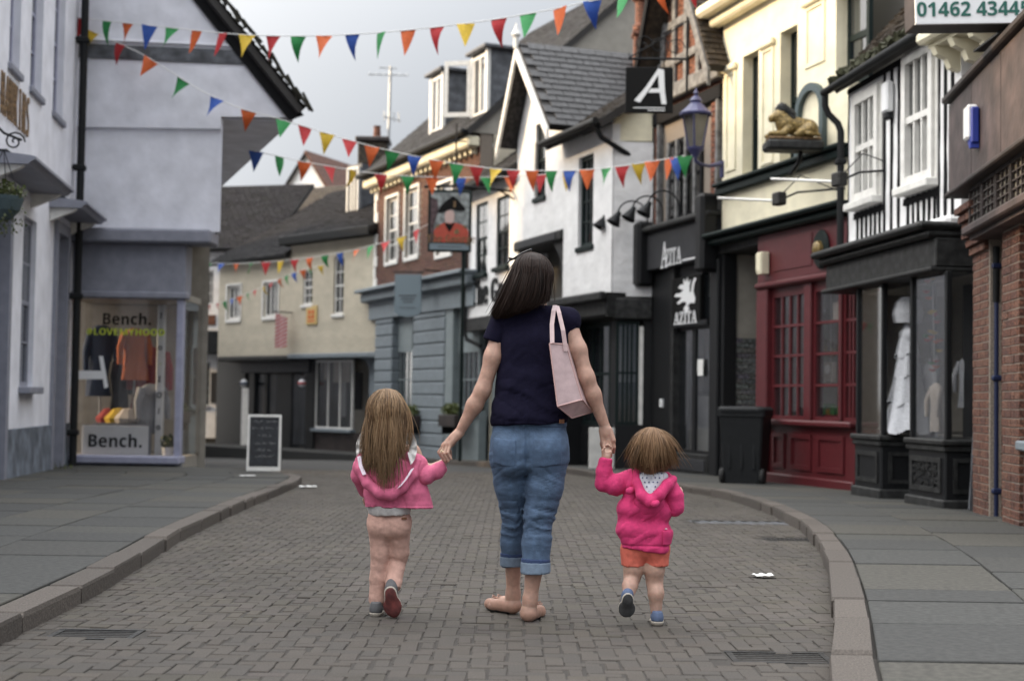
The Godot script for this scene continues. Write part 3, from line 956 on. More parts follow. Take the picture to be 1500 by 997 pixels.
func garment(t: Node3D, m, where: Vector3, w: float, h: float, tw := 0.0, seed_ := 1):
	var q := RandomNumberGenerator.new()
	q.seed = seed_
	var st := S()
	st.set_smooth_group(1)
	var prof := [[0.0, 0.55], [0.25, 0.5], [0.5, 0.44], [0.75, 0.5], [0.9, 0.5], [0.97, 0.3], [1.0, 0.16]]
	var rings := []
	for k in prof.size():
		var ring := []
		for i in 20:
			var a := TAU * i / 20
			var rr: float = prof[k][1] * (1 + 0.12 * sin(a * 5 + k + seed_) * (1 - prof[k][0]))
			ring.append(where + Basis(Vector3.UP, tw) * Vector3(cos(a) * rr * w, prof[k][0] * h, sin(a) * rr * w * 0.5))
		rings.append(ring)
	for k in rings.size() - 1:
		for i in 20:
			var j := (i + 1) % 20
			quad(st, rings[k][j], rings[k][i], rings[k + 1][i], rings[k + 1][j])
	var body := part(t, "garment_body", done(st), M[m])
	for s in [-1, 1]:
		var a := where + Basis(Vector3.UP, tw) * Vector3(s * w * 0.42, h * 0.9, 0)
		var e := where + Basis(Vector3.UP, tw) * Vector3(s * w * 0.62, h * 0.3, 0.05)
		tube(t, "sleeve", m, [a, a.lerp(e, 0.5) + Vector3(s * 0.03, 0.02, 0.02), e], [w * 0.17, w * 0.14, w * 0.1], 10)

func house_gable():
	var D := 21.2
	var f := Fac.new(self, Vector2(-8.2, D), Vector2(-3.3, D), gy(D) + KERB)
	var b := building(f, "gabled_shop", "white jettied gable shop with a grey shopfront and mossy roof verge")
	var U := func(px): return f.p(px, 400).x
	var V := func(py): return f.p(215, py).y
	# the street front turns away to the left behind the gable
	var back := Vector2(-0.36, 1.0)
	var y0 := f.o.y
	var xw := func(px): return X(px, D)
	var lv: float = V.call(170); var v2: float = V.call(188); var v1: float = V.call(338)
	# upper storey block
	var uv := [Vector2(-8.2, D + 0.02), Vector2(xw.call(423), D + 0.02), Vector2(xw.call(423), D + 0.02) + back * 7.0, Vector2(-11.0, D + 7)]
	wplan(b, "upper_storey", "plaster_left", uv, y0 + lv, y0 + lv + 0.35)
	wplan(b, "jetty_soffit", "plaster_left", [Vector2(-8.1, D + 0.05), Vector2(xw.call(421), D + 0.05), Vector2(xw.call(421), D + 0.05) + back * 6.9, Vector2(-11.0, D + 6.9)], y0 + lv - 0.03, y0 + lv - 0.004)
	# gable wall above, with the slope of the verge
	var e0 := Vector2(U.call(423), lv)
	var g1 := Vector2(U.call(423), V.call(146))
	var g2 := Vector2(U.call(296), V.call(-6))
	var sl := (g2 - g1).normalized()
	var apex := g1 + sl * 4.6
	ply(b, "gable_wall", "plaster_left", [e0, g1, apex, Vector2(apex.x - 3.2, apex.y - 3.4), Vector2(apex.x - 3.2, v2), Vector2(U.call(319), v2), Vector2(U.call(319), lv)], -0.12, 0.06)
	# middle storey and its shadow lip
	var mid := [Vector2(-8.2, D + 0.001), Vector2(xw.call(318), D + 0.001), Vector2(xw.call(318), D) + back * 7.0, Vector2(-11.0, D + 7)]
	wplan(b, "middle_storey", "plaster_left", mid, y0 + v1, y0 + lv - 0.032)
	bx(b, "lead_flashing", "lead", U.call(100), U.call(369), V.call(91), V.call(70), 0.06, 0.085, 0.008)
	b.get_node("lead_flashing").rotation.z = -0.03
	bx(b, "flashing_ledge", "plaster_left", U.call(100), U.call(368), V.call(66), V.call(62), 0.06, 0.1, 0.01)
	b.get_node("flashing_ledge").rotation.z = -0.03
	# roof slope to the right with its mossy verge, black bargeboard
	var n3 := Vector3(sl.y, -sl.x, 0)
	if n3.y < 0: n3 = -n3
	var dn := Vector3(back.x, 0, -back.y)
	var pe := f.w(g1.x, g1.y) - f.o - Vector3(0, 0, 0)
	var A := f.w(g1.x, g1.y, 0.22) + Vector3(-sl.x, -sl.y, 0) * 0.32 + Vector3(0, 0.1, 0)
	var B := f.w(apex.x, apex.y, 0.22) + Vector3(0, 0.1, 0)
	var st := S()
	slab3(st, A, A + dn * 7.2, B + dn * 7.2, B, 0.1)
	var deck := wpart(b, "roof", st, "roof_deck")
	st = S()
	courses(st, A + Vector3(0.02, 0.02, 0), A + dn * 7.2 + Vector3(0.02, 0.02, 0), B + dn * 7.2, B, 0.14, 0.17, 0.03, 4)
	stuff(wpart(deck, "roof_tiles", st, "tile_moss"))
	# tile ends proud of the verge
	var q := RandomNumberGenerator.new()
	q.seed = 8
	st = S()
	for i in 46:
		var p := A.lerp(B, i / 46.0) + Vector3(0.03, 0.05, 0.02)
		var sx := q.randf_range(0.12, 0.22)
		st.set_color(Color(1, 1, 1) * q.randf_range(0.6, 1.3))
		abox(st, -sx, sx * 0.9, -0.02, 0.02, -0.06, q.randf_range(0.0, 0.07), Transform3D(Basis(Vector3.BACK, atan2(sl.y, sl.x) + PI + q.randf_range(-0.25, 0.1)), p + Vector3(q.randf_range(0, 0.05), q.randf_range(0, 0.06), 0)))
	stuff(wpart(deck, "verge_tile_ends", st, "tile_moss"))
	stuff(part(deck, "verge_moss", leaf_cloud(Vector3.ZERO, Vector3.ONE * 0.01, 1, 0.01, 1), M["leaf"]))
	deck.get_node("verge_moss").mesh = moss_line(A + Vector3(0.08, 0.1, 0.03), B + Vector3(0.08, 0.1, 0.03), 260, 12)
	deck.get_node("verge_moss").transform = b.global_transform.affine_inverse()
	deck.get_node("verge_moss").material_override = M["moss"]
	var bw := 0.2
	ply(b, "bargeboard", "timber_black", [g1 + Vector2(0.06, -0.06) - sl * 0.2, apex + Vector2(0.06, -0.06), apex + Vector2(0.06, -0.06) - Vector2(sl.y, -sl.x) * -0.0 + Vector2(-0.16, -0.16), g1 + Vector2(-0.10, -0.22) - sl * 0.1], 0.065, 0.11)
	var sl2 := S()
	slab3(sl2, Vector3(apex.x, apex.y + 0.1, 0.2), Vector3(apex.x - 3.6, apex.y - 3.75, 0.2), Vector3(apex.x - 3.6 - 2.6, apex.y - 3.75, -7), Vector3(apex.x - 2.6, apex.y + 0.1, -7), 0.1)
	part(b, "roof", done(sl2), M["tile_moss"])
	# shopfront
	bx(b, "shop_cornice", "grey_paint", U.call(90), U.call(313), V.call(358), V.call(337) - 0.003, -0.3, 0.3, 0.03)
	bx(b, "shop_soffit", "grey_paint", U.call(90), U.call(272), V.call(358) + 0.0, V.call(352), 0.0, 0.12)
	bx(b, "fascia", "grey_paint", U.call(90), U.call(274), V.call(430), V.call(358) - 0.003, -0.3, 0.1, 0.015)
	bx(b, "fascia_mould", "grey_paint", U.call(90), U.call(277), V.call(438), V.call(428), -0.1, 0.16, 0.02)
	var w0: float = U.call(84); var w1: float = U.call(262); var vb: float = V.call(668); var vt: float = V.call(438)
	bx(b, "corner_post", "lilac_paint", w1, U.call(272), vb, vt, -0.05, 0.1, 0.015)
	bx(b, "shop_sill", "lilac_paint", U.call(84), U.call(273), V.call(679), V.call(667), -0.2, 0.2, 0.02)
	bx(b, "stall_riser", "plinth_blue", U.call(84), U.call(266), -0.3, V.call(679) - 0.003, -0.3, 0.08)
	var win := bx(b, "shop_window", "shop_glass", w0, w1 - 0.002, vb + 0.002, vt - 0.002, 0.02, 0.03)
	# side of the shop, receding
	var side := [Vector2(-8.2, D + 1.6), Vector2(xw.call(270), D + 1.6), Vector2(xw.call(270), D + 1.6) + back * 5.4, Vector2(-11.0, D + 7)]
	wplan(b, "ground_floor", "interior_mid", side, y0 - 0.4, y0 + v1 - 0.01)
	bx(b, "display_floor", "interior_mid", w0, w1, vb - 0.35, vb - 0.02, -1.55, -0.02)
	bx(b, "display_ceiling", "interior_mid", w0, w1, vt + 0.02, vt + 0.12, -1.55, -0.02)
	bx(b, "side_window", "shop_glass", w1 + 0.02, w1 + 0.03, vb, vt, -1.55, -0.06)
	bx(b, "display_back", "interior_mid", w0, w1 + 0.02, vb, vt, -1.59, -1.56)
	# lettering on the glass
	var vl := thing("window_lettering", "black word and lime slogan lettered on the glass of the grey shopfront", "lettering", f.w(U.call(185), V.call(478), 0.034), f.basis())
	lettering(vl, "word", "Bench.", "sign_black", 0.17, Vector3(0.03, 0.1, 0.003), "Droid Sans", 800, 0.003)
	lettering(vl, "slogan", "#LOVEMYHOOD", "lime_vinyl", 0.1, Vector3(0.02, -0.09, 0.003), "Droid Sans", 600, 0.003, 1.15)
	var big := thing("vinyl_shape", "large white painted letter stroke on the glass of the grey shopfront", "lettering", f.w(U.call(136), V.call(550), 0.034), f.basis())
	ply(big, "stroke", "sign_white", [Vector2(-0.28, 0.3), Vector2(-0.22, 0.3), Vector2(-0.2, 0.06), Vector2(0.17, 0.06), Vector2(0.13, 0.28), Vector2(0.19, 0.28), Vector2(0.28, -0.18), Vector2(0.22, -0.2), Vector2(0.2, -0.06), Vector2(-0.2, -0.07), Vector2(-0.24, -0.2), Vector2(-0.29, -0.2)], 0.0, 0.003)
	# what stands in the window
	var dv: float = vb - 0.02
	var sg := thing("shop_board", "white board with a bold black word standing low in the grey shopfront window", "sign", f.w(U.call(169), dv, -0.2), f.basis())
	bx(sg, "panel", "sign_white", -0.5, 0.5, 0.0, 0.46, -0.02, 0.0, 0.004)
	bx(sg, "edge", "grey_paint", -0.52, 0.52, 0.0, 0.48, -0.03, -0.021)
	lettering(sg, "word", "Bench.", "sign_black", 0.19, Vector3(0.0, 0.23, 0.004), "Droid Sans", 800, 0.006)
	var po := thing("painted_post", "white post painted with black letters standing in the grey shopfront window", "post", f.w(U.call(230), dv, -0.35), f.basis())
	bx(po, "shaft", "sign_white", -0.055, 0.055, 0, 2.3, -0.055, 0.055, 0.01)
	var chars := ["o", "/", "O", "I", "-", "o", "O", "/"]
	for i in chars.size(): lettering(po, "letter", chars[i], "sign_black" if i != 4 else "lime_vinyl", 0.09, Vector3(0, 0.45 + i * 0.24, 0.058), "Droid Sans", 700, 0.004, 1.0, false, 0.3 * sin(i * 2.0))
	var gs := [[205, "cloth_red", 0.5, 0.95, 0.72, -0.75, "red and black jacket on a stand in the grey shopfront window"], [186, "cloth_orange", 0.36, 0.8, 1.15, -0.55, "orange jacket hanging high in the grey shopfront window"], [128, "cloth_navy", 0.4, 1.1, 0.9, -0.8, "navy jacket hanging behind the white letter stroke in the shopfront window"], [215, "cloth_grey", 0.44, 0.75, 0.35, -0.45, "grey and white top on a low stand beside the lettered post"], [160, "cloth_black", 0.34, 0.8, 0.7, -0.7, "black top hanging above the yellow clothes"]]
	for i in gs.size():
		var a = gs[i]
		var t := thing("displayed_garment", a[6], "clothing", f.w(U.call(a[0]), dv, a[5]), f.basis(), "clothes in the shopfront window")
		tube(t, "stand", "steel", [Vector3(0, 0, 0), Vector3(0, a[4] + a[3], 0)], 0.015, 8)
		lathe(t, "stand_base", "steel", [Vector2(0.14, 0), Vector2(0.14, 0.012), Vector2(0.0, 0.014)], Vector3.ZERO, 16)
		garment(t, a[1], Vector3(0, a[4], 0), a[2], a[3], 0.3 * i, i)
	for i in 3:
		var t := thing("folded_clothes", ["yellow jumper crumpled on the shop window floor", "lime and white scarf beside the yellow jumper in the window", "dark red bag on the shop window floor under the black top"][i], "clothing", f.w(U.call([166, 182, 150][i]), dv + [0.5, 0.5, 0.5][i], [-0.5, -0.42, -0.6][i]), f.basis())
		var q2 := RandomNumberGenerator.new(); q2.seed = 30 + i
		lathe(t, "fabric", ["cloth_yellow", "cloth_pale", "cloth_red"][i], [Vector2(0.0, 0), Vector2(0.2, 0.0), Vector2(0.23, 0.07), Vector2(0.14, 0.16), Vector2(0.1, 0.21), Vector2(0, 0.23)], Vector3.ZERO, 9, Vector3(1, 1, 0.7))
		bx(t, "display_block", "cloth_grey", -0.2, 0.2, -0.5, -0.004, -0.16, 0.16)
	var pt := thing("potted_plant", "small green plant in a white pot at the window corner", "plant", f.w(U.call(248), dv, -0.15), f.basis())
	lathe(pt, "pot", "sign_white", [Vector2(0, 0), Vector2(0.07, 0), Vector2(0.09, 0.15), Vector2(0.08, 0.15)], Vector3.ZERO, 14)
	stuff(part(pt, "foliage", leaf_cloud(Vector3(0, 0.24, 0), Vector3(0.11, 0.11, 0.11), 140, 0.06, 5), M["leaf"]))

func moss_line(a: Vector3, b: Vector3, n: int, seed_: int) -> ArrayMesh:
	var q := RandomNumberGenerator.new()
	q.seed = seed_
	var st := S()
	for i in n:
		var p := a.lerp(b, pow(q.randf(), 1.2)) + Vector3(q.randf_range(-0.05, 0.05), q.randf_range(-0.05, 0.05), q.randf_range(-0.1, 0.04))
		var s := q.randf_range(0.015, 0.05)
		abox(st, -s, s, -s * 0.6, s * 0.6, -s, s, Transform3D(Basis.from_euler(Vector3(q.randf() * 3, q.randf() * 3, q.randf() * 3)), p))
	return done(st)

func gable_house(fr: Fac, called: String, label: String, u0: float, u1: float, ve: float, vr: float, dep: float, wm, rm, seed_ := 3) -> Node3D:
	# a gable-fronted block: wall, gable, two roof slopes running back
	var b := building(fr, called, label)
	var um := (u0 + u1) / 2
	ply(b, "wall", wm, [Vector2(u0, -0.6), Vector2(u1, -0.6), Vector2(u1, ve), Vector2(um, vr), Vector2(u0, ve)], -dep, 0.0)
	roof(b, rm, Vector3(u1 + 0.2, ve - 0.1, 0.15), Vector3(u1 + 0.2, ve - 0.1, -dep), Vector3(um, vr + 0.12, -dep), Vector3(um, vr + 0.12, 0.15), 0.22, 0.25, 0.02, seed_)
	roof(b, rm, Vector3(u0 - 0.2, ve - 0.1, -dep), Vector3(u0 - 0.2, ve - 0.1, 0.15), Vector3(um, vr + 0.12, 0.15), Vector3(um, vr + 0.12, -dep), 0.22, 0.25, 0.02, seed_ + 1)
	return b

func far_houses():
	# house standing behind the gabled shop along the bend; its shade falls on the buff house
	var hb2 := thing("bend_house", "tall plain house behind the gabled shop where the street bends", "building", Vector3(-11.5, gy(34.0), -34.5), Basis(Vector3.UP, 0.36))
	bx(hb2, "wall", "plaster_left", -2.6, 2.6, -0.5, 6.6, -8.0, 5.0)
	for s in [-1, 1]:
		var rs := S()
		slab3(rs, Vector3(s * 2.9, 6.4, 5.2), Vector3(s * 2.9, 6.4, -8.2), Vector3(0, 9.4, -8.2), Vector3(0, 9.4, 5.2), 0.15)
		part(hb2, "roof", done(rs), M["tile_brown"])
	ply(hb2, "gable", "plaster_left", [Vector2(-2.6, 6.6), Vector2(2.6, 6.6), Vector2(0, 9.2)], -7.9, 4.9)
	# white house beyond the gabled shop
	var f := Fac.new(self, Vector2(X(262, 43.0), 43.0), Vector2(X(330, 42.6), 42.6), gy(43.0) + 0.1)
	var b := building(f, "white_house", "small white house with a black jetty beam far down the side street")
	var w := f.rect(300, 396, 312, 446)
	var lw := f.rect(283, 530, 307, 594, -0.3)
	wall(b, "upper_wall", "plaster_white", f.p(291, 400).x, f.p(330, 400).x, f.p(300, 484).y, f.p(300, 362).y, [w])
	bx(b, "side_timber", "green_black", f.p(283, 400).x, f.p(291, 400).x, f.p(300, 490).y, f.p(300, 392).y, -0.3, 0.02)
	wall(b, "wing_wall", "plaster_white", f.p(240, 400).x, f.p(283, 400).x, f.p(300, 490).y, f.p(300, 405).y, [], -0.4, -0.1)
	window(b, w, 2, 3, "white_paint", {"sill": 0.05})
	fb(b, f, "jetty_beam", "black_worn", 250, 484, 330, 518, -0.4, 0.25, 0.03)
	wall(b, "lower_wall", "plaster_white", f.p(250, 600, -0.3).x, f.p(330, 600, -0.3).x, -0.6, f.p(300, 518, -0.3).y, [lw], -0.55, -0.3)
	window(b, lw, 4, 5, "sage_grey", {"d": -0.36, "fw": 0.05, "bar": 0.02, "sill": 0.1, "sillm": "grey_paint"})
	fb(b, f, "plinth", "black_worn", 250, 641, 330, 672, -0.3, -0.24)
	fb(b, f, "shutter", "charcoal", 308, 545, 317, 590, -0.3, -0.26)
	fb(b, f, "painted_board", "terracotta", 294, 461, 315, 476, 0.003, 0.03, 0.005)
	bx(b, "building_core", "interior", -2, 3, -0.6, f.p(300, 364).y, -5, -0.7)
	roof(b, "slate_dark", Vector3(-2, f.p(300, 366).y, 0.3), Vector3(3, f.p(300, 366).y, 0.3), Vector3(3, f.p(300, 366).y + 2.4, -3), Vector3(-2, f.p(300, 366).y + 2.4, -3), 0.2, 0.25, 0.02, 6)
	var wb := fthing(f, "window_basket", "small green hanging basket on the far white house", "hanging basket", 272, 500, 0.35)
	lathe(wb, "bowl", "black_iron", [Vector2(0, -0.12), Vector2(0.16, -0.06), Vector2(0.2, 0.06), Vector2(0.18, 0.06)], Vector3.ZERO, 12)
	stuff(part(wb, "foliage", leaf_cloud(Vector3(0, 0.12, 0), Vector3(0.26, 0.16, 0.22), 160, 0.09, 6), M["leaf"]))
	# brown tiled roof behind the buff house
	var D := 50.0
	var g := Fac.new(self, Vector2(X(300, D + 2), D + 2), Vector2(X(500, D - 1), D - 1), gy(60))
	var c := building(g, "brown_roofed_house", "long house with a mottled brown tiled roof behind the buff house")
	var ve := g.p(400, 395).y; var vr := g.p(400, 279, -3.5).y
	bx(c, "wall", "plaster_buff", -1.5, 6.2, -0.2, ve, -7, 0)
	roof(c, "tile_brown", Vector3(-1.5, ve, 0.2), Vector3(6.2, ve, 0.2), Vector3(6.2, vr, -3.5), Vector3(-1.5, vr, -3.5), 0.16, 0.2, 0.02, 8)
	# gabled house with a red roof further off
	D = 62.0
	var h := Fac.new(self, Vector2(X(400, D), D), Vector2(X(492, D - 1.2), D - 1.2), gy(60))
	var u1 := h.p(492, 260).x
	var e := building(h, "red_roofed_house", "far gabled house with a whitish gable and a red tiled roof")
	var vg := h.p(446, 292).y; var va := h.p(451, 221).y
	var ua := h.p(451, 221).x
	ply(e, "gable_wall", "plaster_white", [Vector2(0.1, -0.5), Vector2(u1 - 0.1, -0.5), Vector2(u1 - 0.1, vg), Vector2(ua, va - 0.1), Vector2(0.1, vg)], -6, 0)
	# this roof runs back to the left, so its left slope shows
	var bk := Vector3(-3.2, 0, -7)
	var st := S()
	slab3(st, Vector3(0, vg - 0.1, 0.2), Vector3(ua, va, 0.2), Vector3(ua, va, 0.2) + bk, Vector3(0, vg - 0.1, 0.2) + bk, 0.12)
	var dk := part(e, "roof", done(st), M["roof_deck"])
	st = S()
	courses(st, Vector3(0, vg - 0.1, 0.2) + bk, Vector3(0, vg - 0.1, 0.2), Vector3(ua, va, 0.2), Vector3(ua, va, 0.2) + bk, 0.18, 0.24, 0.02, 9)
	stuff(part(dk, "roof_tiles", done(st), M["tile_red"]))
	st = S()
	slab3(st, Vector3(ua, va, 0.2), Vector3(u1 + 0.1, vg - 0.1, 0.2), Vector3(u1 + 0.1, vg - 0.1, -6), Vector3(ua, va, -6), 0.12)
	part(e, "roof", done(st), M["tile_red"])

func house_buff():
	var f := Fac.new(self, Vector2(X(320, 41.7), 41.7), Vector2(X(556, 36.0), 36.0), gy(38.5) + 0.1)
	var b := building(f, "buff_house", "buff rendered jettied house with a dark slate roof and a black shop entrance")
	var us := f.p(427, 450).x; var ue := f.p(556, 450).x
	var vfl := f.p(370, 521).y; var vfr := f.p(490, 517).y
	var vel := f.p(370, 381).y; var ver := f.p(490, 346).y
	var wl := [f.rect(333, 418, 352, 468), f.rect(386, 413, 407, 464)]
	var wr := [f.rect(446, 396, 460, 446), f.rect(491, 376, 506, 460)]
	wall(b, "wall_west", "plaster_buff", -0.05, us, vfl, vel + 0.1, wl, -0.3, 0.0)
	wall(b, "wall_east", "plaster_buff", us + 0.001, ue, vfr, ver + 0.1, wr, -0.3, 0.06)
	for r in wl: window(b, r, 3, 1, "white_paint", {"d": -0.05, "fw": 0.07, "bar": 0.05, "sill": 0.1, "curtain": "net_curtain", "surround": 0.06})
	for r in wr: window(b, r, 2, 4, "white_paint", {"d": 0.01, "sash": true, "fw": 0.05, "sill": 0.1, "surround": 0.05, "curtain": "blind", "cf": 0.5})
	bx(b, "building_core", "interior", -0.05, ue, -0.5, ver, -5.5, -1.6)
	bx(b, "upper_core", "interior", -0.05, ue, vfl, vel, -1.6, -0.6)
	bx(b, "jetty_beam", "black_worn", -0.05, us, vfl - 0.14, vfl - 0.003, -0.5, 0.03, 0.03)
	bx(b, "jetty_beam", "stone_grey", us, ue, vfr - 0.13, vfr - 0.003, -0.5, 0.12, 0.02)
	# ground floor: black shop entrance on the left
	var d := -0.35
	var R := func(x0, y0, x1, y1): return f.rect(x0, y0, x1, y1, d)
	fb(b, f, "dark_wall", "black_paint", 316, 526, 357, 672, d - 0.2, d)
	fb(b, f, "awning_board", "charcoal", 352, 527, 452, 546, d - 0.1, d + 0.12, 0.02)
	fb(b, f, "white_jamb", "white_paint", 353, 568, 363, 664, d - 0.2, d + 0.02)
	fb(b, f, "post", "black_paint", 363, 546, 371, 666, d - 0.2, d + 0.03)
	fb(b, f, "post", "black_paint", 386, 546, 390, 666, d - 0.12, d)
	fb(b, f, "post", "black_paint", 404, 546, 426, 666, d - 0.3, d - 0.02)
	fb(b, f, "post", "black_paint", 447, 530, 459, 668, d - 0.3, d + 0.05)
	fb(b, f, "step", "stone_grey", 352, 664, 452, 672, d - 0.4, d + 0.2, 0.01)
	for q in [[371, 548, 386, 664], [390, 548, 404, 664], [426, 548, 447, 654]]:
		var r: Array = R.call(q[0], q[1], q[2], q[3])
		bx(b, "shop_pane", "glass", r[0], r[1], r[2], r[3], d - 0.06, d - 0.05)
	fb(b, f, "curtain", "blind", 391, 552, 403, 640, d - 0.4, d - 0.38)
	fb(b, f, "curtain", "cloth_grey", 428, 570, 446, 650, d - 0.5, d - 0.48)
	# right-hand shop window over a brown stall riser
	var sw: Array = R.call(461, 527, 516, 628)
	window(b, sw, 3, 1, "white_paint", {"name": "shop_window", "d": d, "fw": 0.05, "bar": 0.04, "glass": "shop_glass", "sill": 0.1, "sillm": "stone_grey"})
	fb(b, f, "stall_riser", "brown_dark", 459, 634, 547, 670, d - 0.3, d)
	fb(b, f, "inner_wall", "interior_mid", 516, 528, 548, 634, d - 0.7, d - 0.6)
	fb(b, f, "dark_door", "black_paint", 517, 545, 529, 600, d - 0.25, d - 0.2)
	fb(b, f, "corner_post", "stone_grey", 540, 520, 549, 670, d - 0.2, d + 0.1)
	var st := S()
	var a0 := f.p(549, 522, d + 0.1); var a1 := f.p(520, 522, d + 0.1); var a2 := f.p(546, 552, d + 0.1)
	aply(st, PackedVector2Array([a0, a1, a1.lerp(a2, 0.45) + Vector2(0.12, 0.12), a2, Vector2(a0.x, a2.y)]), d - 0.1, d + 0.1)
	part(b, "arch_bracket", done(st), M["stone_grey"])
	fb(b, f, "blind_panel", "cloth_pale", 464, 528, 478, 556, d - 0.3, d - 0.28)
	fb(b, f, "blind_panel", "cloth_pale", 488, 528, 512, 560, d - 0.3, d - 0.28)
	fb(b, f, "curtain", "net_curtain", 466, 560, 474, 626, d - 0.4, d - 0.38)
	fb(b, f, "curtain", "net_curtain", 496, 556, 506, 610, d - 0.4, d - 0.38)
	# roof
	var vrl := f.p(430, 290, -4.2).y
	roof(b, "slate_dark", Vector3(-0.25, vel + 0.02, 0.3), Vector3(us + 0.02, vel + 0.02, 0.3), Vector3(us + 0.02, vrl, -4.2), Vector3(-0.3, vrl, -4.2), 0.16, 0.2, 0.02, 12)
	roof(b, "slate_dark", Vector3(us - 0.1, ver + 0.05, 0.4), Vector3(ue + 0.05, ver + 0.05, 0.4), Vector3(ue + 0.05, vrl + 0.1, -4.2), Vector3(us - 0.1, vrl + 0.1, -4.2), 0.16, 0.2, 0.02, 13)
	bx(b, "eaves_board", "gutter", us - 0.1, ue + 0.02, ver - 0.14, ver + 0.1, 0.062, 0.42, 0.02)
	bx(b, "eaves_board", "gutter", -0.25, us - 0.11, vel - 0.05, vel + 0.06, 0.002, 0.3, 0.02)
	bx(b, "gable_end", "plaster_buff", us - 0.05, us + 0.0, vfl, ver, -3, -0.31)
	# dormer window in the roof
	var p0 := f.w(0, ver, 0.4)
	var nr := (f.w(1, ver, 0.4) - p0).cross(f.w(0, vrl, -4.2) - p0).normalized()
	var dq := hit(517, 312, p0, nr)
	var dl := dq - f.o
	var du := dl.dot(f.u); var dd := dl.dot(f.n)
	var dw := 0.26; var dh := 1.25
	var dm := bx(b, "dormer", "lead", du - dw - 0.06, du + dw + 0.06, dl.y - 0.3, dl.y + dh + 0.1, dd - 1.6, dd - 0.02)
	window(dm, [-dw, dw, -dh / 2 - 0.05, dh / 2 + 0.12], 3, 1, "white_paint", {"name": "dormer_window", "d": 0.86, "fw": 0.05, "bar": 0.05})
	# things on the front
	var fl := fthing(f, "striped_flag", "faded red and white diagonally striped banner hanging on the buff wall", "flag", 412, 458, 0.42)
	var stp := S(); var stp2 := S()
	var n := 12
	for i in n:
		var w0 := 0.52
		var hgt := 0.95
		var a := -0.1 + i / float(n) * (hgt + 0.3) - 0.1
		var bnd := (hgt + 0.3) / n * 0.45
		for k in 2:
			var s2 := stp if k == 0 else stp2
			var y0 := a + bnd * k
			var y1 := a + bnd * (k + 1) + (bnd * 0.2 if k == 1 else 0.0)
			var seg := 6
			for j in seg:
				var x0 := -w0 / 2 + w0 * j / seg; var x1 := -w0 / 2 + w0 * (j + 1) / seg
				var z := func(x): return 0.05 * sin(x * 14.0)
				var sl := func(x, y): return clampf(y - x * 0.5, 0.0 + (x + w0 / 2) * 0.25, hgt)
				quad(s2, Vector3(x0, -sl.call(x0, y1), z.call(x0)), Vector3(x1, -sl.call(x1, y1), z.call(x1)), Vector3(x1, -sl.call(x1, y0), z.call(x1)), Vector3(x0, -sl.call(x0, y0), z.call(x0)))
	stuff(part(fl, "pale_stripes", done(stp), M["stripe_pale"]))
	stuff(part(fl, "red_stripes", done(stp2), M["stripe_red"]))
	tube(fl, "pole", "black_iron", [Vector3(0, 0.02, 0.3), Vector3(0, 0.02, -0.36)], 0.018, 6)
	var ys := fthing(f, "square_sign", "square cream sign with an orange emblem on the buff wall", "sign", 457, 475, 0.065)
	bx(ys, "panel", "sign_yellow", -0.24, 0.24, 0, 0.5, 0.0, 0.04, 0.005)
	for e in [[-0.08, 0.33], [0.08, 0.33], [-0.08, 0.2], [0.08, 0.2]]: bx(ys, "emblem", "sign_orange", e[0] - 0.06, e[0] + 0.06, e[1] - 0.05, e[1] + 0.05, 0.041, 0.048)
	bx(ys, "emblem_centre", "sign_yellow", -0.03, 0.03, 0.22, 0.31, 0.0405, 0.051)
	bx(ys, "caption_line", "sign_orange", -0.17, 0.17, 0.07, 0.11, 0.041, 0.046)
	for q in [[357, "whitish round lamp beside the white jamb of the black entrance"], [442, "red and white round lamp at the far side of the black entrance"]]:
		var lp := fthing(f, "entrance_lamp", q[1], "lamp", q[0], 561, d + 0.25)
		lathe(lp, "globe", "sign_white", [Vector2(0, -0.12), Vector2(0.08, -0.07), Vector2(0.11, 0.0), Vector2(0.08, 0.07), Vector2(0, 0.12)], Vector3.ZERO, 14)
		lathe(lp, "band", "cloth_navy" if q[0] == 357 else "flag_red", [Vector2(0.109, -0.03), Vector2(0.113, 0), Vector2(0.109, 0.03)], Vector3.ZERO, 14)
		tube(lp, "arm", "black_iron", [Vector3(0, 0.1, 0), Vector3(0, 0.18, -0.1), Vector3(0, 0.18, -0.27)], 0.012, 6)

